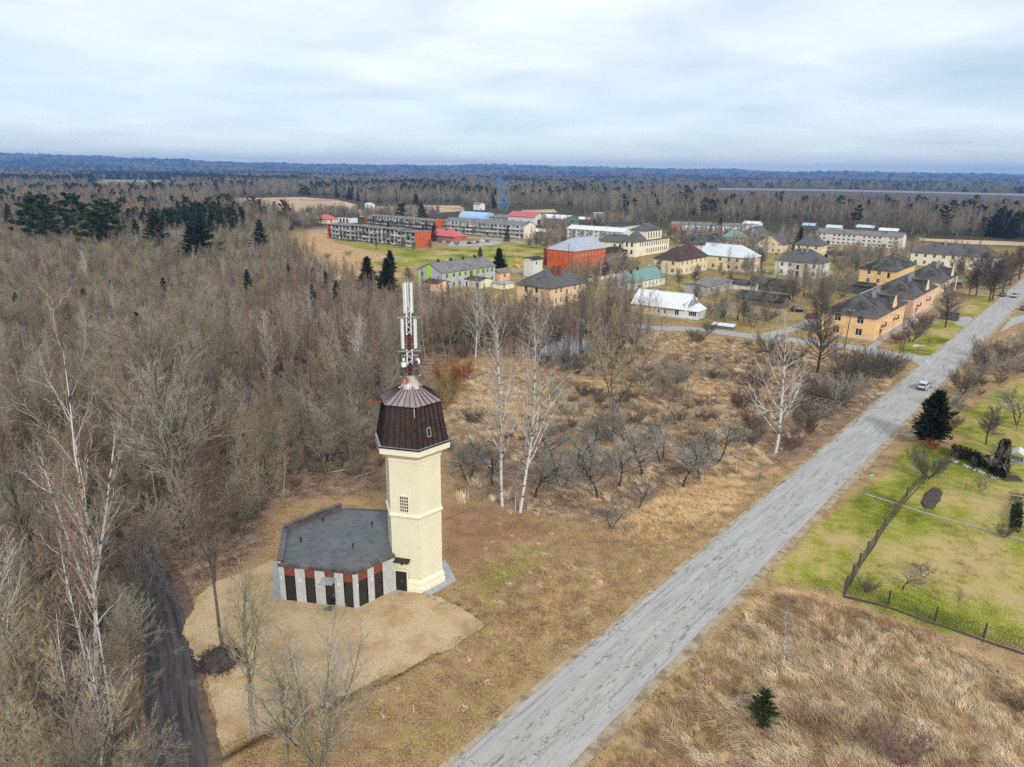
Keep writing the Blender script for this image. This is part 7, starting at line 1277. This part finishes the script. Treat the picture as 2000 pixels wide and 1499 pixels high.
def sign(label, p, h, boards, rz):
    o = thing('road_sign', label, 'sign', p, rz); MB().tube([(0, 0, -.2), (0, 0, h)], .04, 6).build('post', m_zinc, o)
    for w_, hh, z, x, mt in boards: MB().box(x - w_ / 2, -.06, z, x + w_ / 2, -.035, z + hh).build('board', mt, o); MB().box(x - w_ / 2 + .08, -.068, z + hh * .35, x + w_ / 2 - .08, -.061, z + hh * .6).build('text_bar', m_sgreen if mt is m_swhite else m_swhite, o)
sign('small green direction sign on a thin post by the gardens', (44.93, 82.16), 2.3, [(.95, .32, 2.0, .35, m_sgreen)], R(25)); sign('white direction board on the junction lawn', (91.08, 156.13), 1.9, [(1.5, .38, 1.55, 0, m_swhite)], R(-5)); sign('pale green board right of the white one on the junction lawn', (91.74, 155.23), 2.1, [(1.2, .34, 1.75, 0, m_sgreen)], R(-5))
o = thing('marker_post', 'short orange marker post on the verge', 'post', (-6.88, 42.95), 0); o.scale = (.7, .7, .7); MB().tube([(0, 0, -.1), (0, 0, .75)], .035, 6).build('post', m_swhite, o); MB().box(-.09, -.03, .7, .09, .03, .98).build('cap', M('orange_cap', (.75, .22, .02), rough=.5), o)
o = thing('marker_post', 'white post in the scrub right of the roadside birch', 'post', (49.6, 108.93), 0); MB().tube([(0, 0, -.1), (0, 0, 1.7)], .07, 8).build('post', m_swhite, o); MB().lathe([(.09, 1.7), (.09, 1.78), (.02, 1.82)], 8).build('cap', m_zinc, o)
# ---------------------------------------------------------------- garden fence, beds, hedge
m_wire = M('wire', (.10, .085, .07), (.06, .05, .045), scale=4, rough=.7); m_fpost = M('fence_post', (.115, .10, .085), (.07, .06, .052), scale=3, rough=.9, rnd_amt=.3); m_soil = M('bed_soil', (.05, .04, .033), (.095, .077, .064), scale=2.5, rough=.95, bump=.6, bscale=10)
def wire_fence(label, line, posts, h=1.35):
    o = thing('wire_fence', label, 'fence'); pm = MB().tube([(0, 0, -.3), (.03, .02, h + .12)], [.10, .085], 7).mesh('post', m_fpost)
    for p in posts: inst('post', pm, o, (*p, 0), rnd.uniform(0, 6))
    q = MB(); d = densify(line, .28, False)
    for a, b in zip(d[:-1], d[1:]):
        for z in (.08, .35, .62, .9, 1.15): q.bar((*a, z), (*b, z), .015)
        q.bar((*a, .05), (*b, h - .1), .014); q.bar((*b, .05), (*a, h - .1), .014)
    q.build('netting', m_wire, o)['kind'] = 'stuff'
    return o
wire_fence('wire fence along the verge side of the near garden', [(31.8,59.14),(35.17,63.59),(40.0,69.55),(45.32,76.0),(51.39,83.11),(55.63,87.56)], [(32.31,59.84),(33.95,62.04),(35.61,64.18),(37.62,66.66),(39.78,69.32),(42.08,72.15),(45.13,75.86),(49.04,80.51),(53.88,85.86)])
wire_fence('wire fence with stout posts along the straw side of the near garden', [(31.8,59.14),(35.15,57.38),(38.04,54.86),(41.0,52.67),(44.04,50.16)], [(31.8,59.14),(35.19,57.46),(38.08,54.94),(41.0,52.67),(43.67,50.48)])
strip('garden_strip', smooth_line([(31.51,58.71),(34.94,56.97),(37.83,54.48),(40.77,52.31),(44.1,49.65)], 1.), .2, .2, .006, m_soil, jag=.25, seed=61)
strip('garden_strip', smooth_line([(31.69,58.88),(35.42,63.78),(39.89,69.32),(45.19,75.74),(55.44,87.22)], 1.), .07, .07, .007, m_soil, jag=.12, seed=62)
strip('garden_path', smooth_line([(44.38,81.39),(47.1,78.61),(48.81,76.63),(52.01,73.89),(54.95,71.2),(57.87,68.9)], 1.), .22, .22, .012, M('path_slabs', (.25, .235, .21), (.35, .33, .30), scale=2), jag=.1, seed=63)
strip('garden_path', smooth_line([(55.63,84.48),(57.81,81.36),(60.09,78.99),(63.69,77.05)], 1.), .12, .12, .012, MATS['path_slabs'], jag=.08, seed=64)
def mound(label, name, pts, h, mat, cat):
    d = rough_edge(pts, .15, .8, 4, .3); cx_ = sum(p[0] for p in d) / len(d); cy_ = sum(p[1] for p in d) / len(d); q = MB(); rr_ = []
    for k, (f, z) in enumerate(((1, -.02), (.93, h * .7), (.75, h), (.35, h * 1.05))): rr_.append([(cx_ + (x - cx_) * f, cy_ + (y - cy_) * f, z + rnd.uniform(-.05, .05) * h * (k > 0)) for x, y in d])
    q.rings(rr_); return tag(q.build(name, mat, smooth=True), label, cat)
mound('dark oval soil bed in the middle garden', 'garden_bed', [(49.82,78.69),(51.93,81.62),(54.02,83.5),(54.77,83.21),(54.46,82.0),(52.79,79.76),(50.47,77.21),(49.63,77.45)], .22, m_soil, 'garden bed')
mound('narrow dark bed behind the grey fruit tree', 'garden_bed', [(65.25,88.37),(67.83,87.62),(67.15,85.63),(64.63,85.87)], .1, m_soil, 'garden bed')
def hedge(label, name, pts, h, taper, mat, dens=260):
    p = Plant(71 + len(name)); g2 = p.g; xs_ = [q[0] for q in pts]; ys_ = [q[1] for q in pts]; n = int(dens * h * 6); X = g2.uniform(min(xs_), max(xs_), n * 3); Y = g2.uniform(min(ys_), max(ys_), n * 3); k = inpoly(X, Y, pts); X, Y = X[k][:n], Y[k][:n]
    cx_, cy_ = np.mean(xs_), np.mean(ys_); z = g2.uniform(0, 1, X.size) ** .8; f = 1 - taper * z; C = np.stack([cx_ + (X - cx_) * f, cy_ + (Y - cy_) * f, z * h], 1)
    D = np.stack([X - cx_, Y - cy_, np.full(X.size, 1.2)], 1); D /= np.linalg.norm(D, axis=1, keepdims=True); p.tris(C, D, .28); p.tube([(cx_, cy_, 0), (cx_, cy_, h * .7)], [.06, .02], 5, False)
    a, b = p.meshes(name, B_DARK, mat); o = thing(name, label, 'hedge'); inst('stem', a, o); inst('foliage', b, o); return o
N_BROWN = M('hedge_brown', (.040, .025, .018), (.075, .045, .03), scale=1.2, rough=.95, spec=.1)
hedge('dark clipped hedge behind the white stones', 'hedge', [(62.51,94.02),(64.02,96.59),(66.51,91.74),(65.03,89.22)], 1.3, .05, N_BROWN); hedge('tall brown cone-shaped thuja right of the clipped hedge', 'thuja_cone', [(64.05,88.34),(66.74,90.68),(67.97,89.66),(65.52,86.72),(63.69,86.49)], 4.6, .62, N_BROWN, 420)
hedge('dark ragged evergreen hedge beside the path at the right edge', 'garden_hedge', [(55.81,71.81),(60.38,78.04),(61.84,78.35),(57.23,71.61)], .9, .15, N_SPR, 300)
m_stone = M('pale_stone', (.50, .49, .46), (.34, .33, .31), scale=3, rough=.9, rnd_amt=.3)
def stone_mesh(seed):
    bm_ = bmesh.new(); bmesh.ops.create_icosphere(bm_, subdivisions=2, radius=1.); g2 = random.Random(seed)
    for v in bm_.verts: v.co *= 1 + g2.uniform(-.22, .18); v.co.z *= .6
    me_ = bpy.data.meshes.new('stone'); bm_.to_mesh(me_); bm_.free(); me_.materials.append(m_stone); return me_
ST = [stone_mesh(k) for k in range(4)]; la, lb = np.array((61.9, 92.87)), np.array((64.24, 86.51))
for k in range(26):
    p = la + (lb - la) * (k / 25) + np.array([rnd.uniform(-.3, .3), rnd.uniform(-.4, .4)]); tag(inst('stone', ST[k % 4], None, (p[0], p[1], .06), rnd.uniform(0, 6), rnd.uniform(.12, .34)), 'pale stone in the rockery edge under the dark hedge', 'stone', 'rockery stones')
tag(hedge('small blue-green conifer among the rockery stones', 'dwarf_spruce', [(64.01,91.84),(64.73,91.87),(63.94,90.58),(63.22,90.56)], .9, .5, M('blue_needles', (.10, .20, .15), (.14, .26, .20), scale=2), 120), cat='conifer')
o = thing('rail_frame', 'grey wooden rail frame at the right edge of the garden', 'rail', (60.85, 79.01), R(-15))
for x in (0, 1.6, 3.2): MB().tube([(x, 0, 0), (x, 0, 1.2)], .05, 6).build('post', m_fpost, o)
MB().bar((-.2, 0, 1.2), (3.5, 0, 1.15), .08).build('rail', m_pconc, o); MB().bar((-.2, 0, .6), (3.5, 0, .6), .07).build('rail', m_fpost, o)
for p, h in (((57.75, 82.85), 1.2), ((59.7, 81.41), 1.1), ((54.18, 66.77), 1.2)): pass
o = thing('stake', 'thin dark stake in the middle garden', 'stake', (57.75, 82.85)); MB().tube([(0, 0, -.1), (.08, .05, 1.1)], [.04, .03], 6).build('shaft', m_fpost, o); MB().bar((-.1, .03, .8), (.25, .06, .9), .03).build('side_twig', m_fpost, o)
o = thing('greenhouse', 'pale glazed greenhouse at the right picture edge', 'greenhouse', (70.99, 91.53), R(50)); o.scale = (.6, .6, .7); q = MB().box(0, 0, 0, 4, 2.6, .4); q.build('base', m_pconc, o)
q = MB(); [q.bar((x, 0, .4), (x, 0, 1.8), .06).bar((x, 2.6, .4), (x, 2.6, 1.8), .06).bar((x, 0, 1.8), (x, 1.3, 2.5), .06).bar((x, 2.6, 1.8), (x, 1.3, 2.5), .06) for x in (.03, 1.3, 2.65, 3.97)]; q.build('frame', m_swhite, o)
MB().quad((.0, -.01, .4), (4, -.01, .4), (4, -.01, 1.8), (0, -.01, 1.8)).quad((0, -.01, 1.8), (4, -.01, 1.8), (4, 1.3, 2.52), (0, 1.3, 2.52)).quad((0, 2.61, .4), (4, 2.61, .4), (4, 2.61, 1.8), (0, 2.61, 1.8)).quad((0, 2.61, 1.8), (4, 2.61, 1.8), (4, 1.3, 2.52), (0, 1.3, 2.52)).build('film', M('plastic_film', (.55, .57, .58), rough=.3), o)
# ---------------------------------------------------------------- yard and street furniture
def goal(label, p, rz, w_, h, mat):
    o = thing('goal_frame', label, 'goal', p, rz); MB().tube([(-w_ / 2, 0, 0), (-w_ / 2, 0, h)], .07, 6).build('upright', mat, o); MB().tube([(w_ / 2, 0, 0), (w_ / 2, 0, h)], .07, 6).build('upright', mat, o); MB().tube([(-w_ / 2, 0, h), (w_ / 2, 0, h)], .07, 6).build('crossbar', mat, o)
    for s_ in (-1, 1): MB().tube([(s_ * w_ / 2, 0, h), (s_ * w_ / 2, 1.0, h * .95), (s_ * w_ / 2, 1.6, 0)], .05, 6).build('stay', mat, o)
goal('white goal frame behind the kindergarten roof', (-26.28, 297.92), R(-35), 5.2, 2.6, m_swhite); goal('cream goal frame at the far end of the lawn', (16.75, 389.54), R(60), 6, 2.2, M('goal_cream', (.7, .6, .3), rough=.5))
m_yel = M('play_yellow', (.75, .42, .02), rough=.5); m_org = M('play_orange', (.7, .2, .03), rough=.5)
o = thing('play_tower', 'yellow and orange play tower on the playground sand', 'playground', (1.07, 297.38), R(20))
for x in (0, 1.6):
    for y in (0, 1.6): MB().tube([(x, y, 0), (x, y, 2.8)], .07, 6).build('post', m_org, o)
MB().box(-.1, -.1, 1.2, 1.7, 1.7, 1.32).build('deck', m_yel, o); MB().add([(-.2, -.2, 2.8), (1.8, -.2, 2.8), (1.8, 1.8, 2.8), (-.2, 1.8, 2.8), (.8, .8, 3.6)], ((0, 1, 4), (1, 2, 4), (2, 3, 4), (3, 0, 4), (3, 2, 1, 0))).build('roof', m_org, o)
MB().add([(0, -.02, 1.3), (.9, -.02, 1.3), (.9, -2.6, .2), (0, -2.6, .2), (0, -.02, 1.2), (.9, -.02, 1.2), (.9, -2.6, .1), (0, -2.6, .1)], ((0, 1, 2, 3), (7, 6, 5, 4), (0, 3, 7, 4), (1, 5, 6, 2))).build('slide', m_yel, o)
sheet('playground_sand', rough_edge([(-1.43,289.05),(1.52,302.49),(4.08,299.36),(3.83,277.47),(-0.57,279.98)], .3, 2.), .02, m_shoulder)
o = thing('school_fence', 'pale panel fence running below the red school', 'fence', (25.44, 256.63), R(48))
pmx = MB().box(0, -.04, .05, 1.9, .04, 1.35).mesh('panel', W_CRM); ppx = MB().box(-.06, -.07, 0, .06, .07, 1.45).mesh('post', W_CONC)
for k in range(13): inst('panel', pmx, o, (k * 2.02 + .06, 0, 0)); inst('post', ppx, o, (k * 2.02, 0, 0))
sack = MB().lathe([(.1, 0), (.5, .06), (.56, .4), (.5, .75), (.25, .9), (.05, .88)], 10).mesh('sack', M('white_sack', (.72, .73, .74), (.6, .61, .62), scale=4, rough=.7), True)
for k in range(11): p = np.array((98.17, 294.13)) + (np.array((104.16, 290.05)) - np.array((98.17, 294.13))) * k / 10; tag(inst('sack', sack, None, (p[0], p[1] + rnd.uniform(-.5, .5), 0), rnd.uniform(0, 6), rnd.uniform(.85, 1.1)), 'white bulk sack in the row between two village houses', 'sack', 'white sacks by the grey-white house')
o = thing('cold_frame', 'low white-topped frame beside the street garden', 'cold frame', (51.72, 181.31), R(-32)); MB().box(0, 0, 0, 5.5, 2., .7).build('box', W_WOOD, o); MB().add([(-.1, -.1, .72), (5.6, -.1, .72), (5.6, 2.1, 1.1), (-.1, 2.1, 1.1), (-.1, -.1, .78), (5.6, -.1, .78), (5.6, 2.1, 1.16), (-.1, 2.1, 1.16)], ((0, 1, 2, 3), (7, 6, 5, 4), (0, 3, 7, 4), (1, 5, 6, 2), (3, 2, 6, 7), (0, 4, 5, 1))).build('lid', R_WHITE, o)
# ruined frames beside the road
o = thing('ruined_pergola', 'grey weathered row of ruined concrete frames beside the road', 'ruin', (54.45, 111.66), R(140))
m_ruin = M('ruin_grey', (.20, .19, .165), (.12, .11, .095), scale=2, rough=.95)
for k in range(7):
    x = k * 1.25; f = MB().bar((x, 0, 0), (x, 0, 2.1), .12).bar((x, 3.0, 0), (x, 3.0, 2.2), .12).bar((x, -.2, 2.15), (x, 3.2, 2.22), .12); f.build('frame', m_ruin, o)
MB().bar((-.3, 0, 2.28), (7.8, 0, 2.28), .1).bar((-.3, 3, 2.33), (7.8, 3, 2.33), .1).bar((-.3, 1.5, 2.31), (7.8, 1.5, 2.31), .08).build('purlin', m_ruin, o)
tag(MB().prism([(19.55,84.78),(20.32,85.93),(21.29,85.48),(20.65,84.33)], 0, .12).build('slab', MATS['slab_dark']), 'dark flat slab lying in the orchard grass', 'slab')
# brush pile under the alder
def sticks(name, label, p, n, rad, h, mat, ln=1.8):
    g2 = np.random.default_rng(9); q = MB()
    for k in range(n):
        a = g2.uniform(0, 6.28); r_ = rad * math.sqrt(g2.random()); c = Vector((r_ * math.cos(a), r_ * math.sin(a), h * (1 - (r_ / rad) ** 1.5) * g2.random())); d = Vector((g2.normal(), g2.normal(), g2.normal() * .35)).normalized() * ln * g2.uniform(.4, 1) * .5
        q.tube([c - d, c + d], [.03, .012], 3, False)
    o = thing(name, label, 'brush pile', p); q.build('stick_heap', mat, o)['kind'] = 'stuff'; MB().lathe([(rad * .9, 0), (rad * .7, h * .5), (rad * .2, h * .85)], 12).build('core', m_soil, o); return o
sticks('brush_pile', 'dark heap of cut branches at the foot of the tall alder', (-23.19, 48.31), 420, 1.7, .95, B_DARK)
log = MB().tube([(0, 0, .12), (3.2, .3, .14), (6.0, .2, .5)], [.13, .11, .06], 7).mesh('fallen_log', T_PALE)
for k, (p, a) in enumerate((((-20.25, 84.0), 35), ((-23.93, 85.5), 20), ((43.2, 153.57), 10), ((50.42, 162.83), 0))): tag(inst('fallen_log', log, None, (*p, 0), R(a), .7 + .1 * k), ['pale fallen stem behind the annex, right', 'pale fallen stem behind the annex, left', 'fallen stem in the straw below the street', 'fallen stem near the street bushes'][k], 'log')
# pond
m_water = bpy.data.materials.new('pond_water'); m_water.use_nodes = True; b_ = m_water.node_tree.nodes['Principled BSDF']; b_.inputs['Base Color'].default_value = (.10, .11, .125, 1); b_.inputs['Roughness'].default_value = .08; b_.inputs['Specular IOR Level'].default_value = .7
sheet('pond', rough_edge(pond, .8, 3.), .03, m_water)
# chimney stack with smoke
ck = thing('smokestack', 'thin black smokestack above the boiler house', 'chimney', (-20.02, 615.61)); MB().lathe([(.75, 0), (.62, 14), (.6, 27), (.68, 27.2), (.68, 28)], 12).build('shaft', W_BLK, ck); MB().lathe([(.9, 20), (.9, 20.3)], 12).build('platform', m_zinc, ck)
q = MB(); [q.bar((.7 * math.cos(a), .7 * math.sin(a), 0.2), (.62 * math.cos(a), .62 * math.sin(a), 20), .08) for a in (0, .25)]; q.build('ladder', m_zinc, ck)
o = thing('smokestack', 'short dark stack left of the pale flats', 'chimney', (-57.46, 546.45)); MB().lathe([(.5, 0), (.42, 10), (.48, 10.2), (.48, 10.8)], 10).build('shaft', W_BLK, o); MB().lathe([(.7, 7), (.7, 7.2)], 10).build('collar', m_zinc, o)
sm = bpy.data.materials.new('smoke'); sm.use_nodes = True; t = sm.node_tree
for n in list(t.nodes): t.nodes.remove(n)
pv = node(t, 'ShaderNodeVolumePrincipled'); pv.inputs['Color'].default_value = (.34, .60, 1., 1); tcn = node(t, 'ShaderNodeTexCoord'); nz = node(t, 'ShaderNodeTexNoise', ins={'Scale': .22, 'Detail': 5., 'Distortion': 1.5}); t.links.new(tcn.outputs['Object'], nz.inputs['Vector'])
mr = node(t, 'ShaderNodeMapRange', ins={1: .49, 2: .72, 3: 0., 4: .34}); t.links.new(nz.outputs[0], mr.inputs[0]); t.links.new(mr.outputs[0], pv.inputs['Density']); om = node(t, 'ShaderNodeOutputMaterial'); t.links.new(pv.outputs[0], om.inputs['Volume'])
sx0, sy0 = (-20.02, 615.61); tp = [(0, 0, 28.4), (3, 0, 31.5), (7, 1, 31.5), (10, 2, 26.5), (12, 3, 20), (11, 4, 13), (10, 6, 7)]
so = MB().tube([(sx0 + a, sy0 + b, c) for a, b, c in tp], [.9, 3.2, 4.6, 5.2, 5.8, 6.4, 4.2], 14).build('smoke', sm, smooth=True); tag(so, 'blue smoke drifting down from the smokestack', 'smoke', kind='stuff')


# ---------------------------------------------------------------- air
hm = bpy.data.materials.new('haze'); hm.use_nodes = True; t = hm.node_tree
for n in list(t.nodes): t.nodes.remove(n)
pv = node(t, 'ShaderNodeVolumePrincipled'); pv.inputs['Color'].default_value = (.26, .50, 1., 1); pv.inputs['Density'].default_value = 1.1e-4; pv.inputs['Anisotropy'].default_value = 0.
om = node(t, 'ShaderNodeOutputMaterial'); t.links.new(pv.outputs[0], om.inputs['Volume'])
hz_o = MB().box(-12900, -500, -1.5, 12900, 12900, 215).build('haze', hm); hz_o['kind'] = 'stuff'
hz_o['label'] = 'thin blue air fading the far forest'
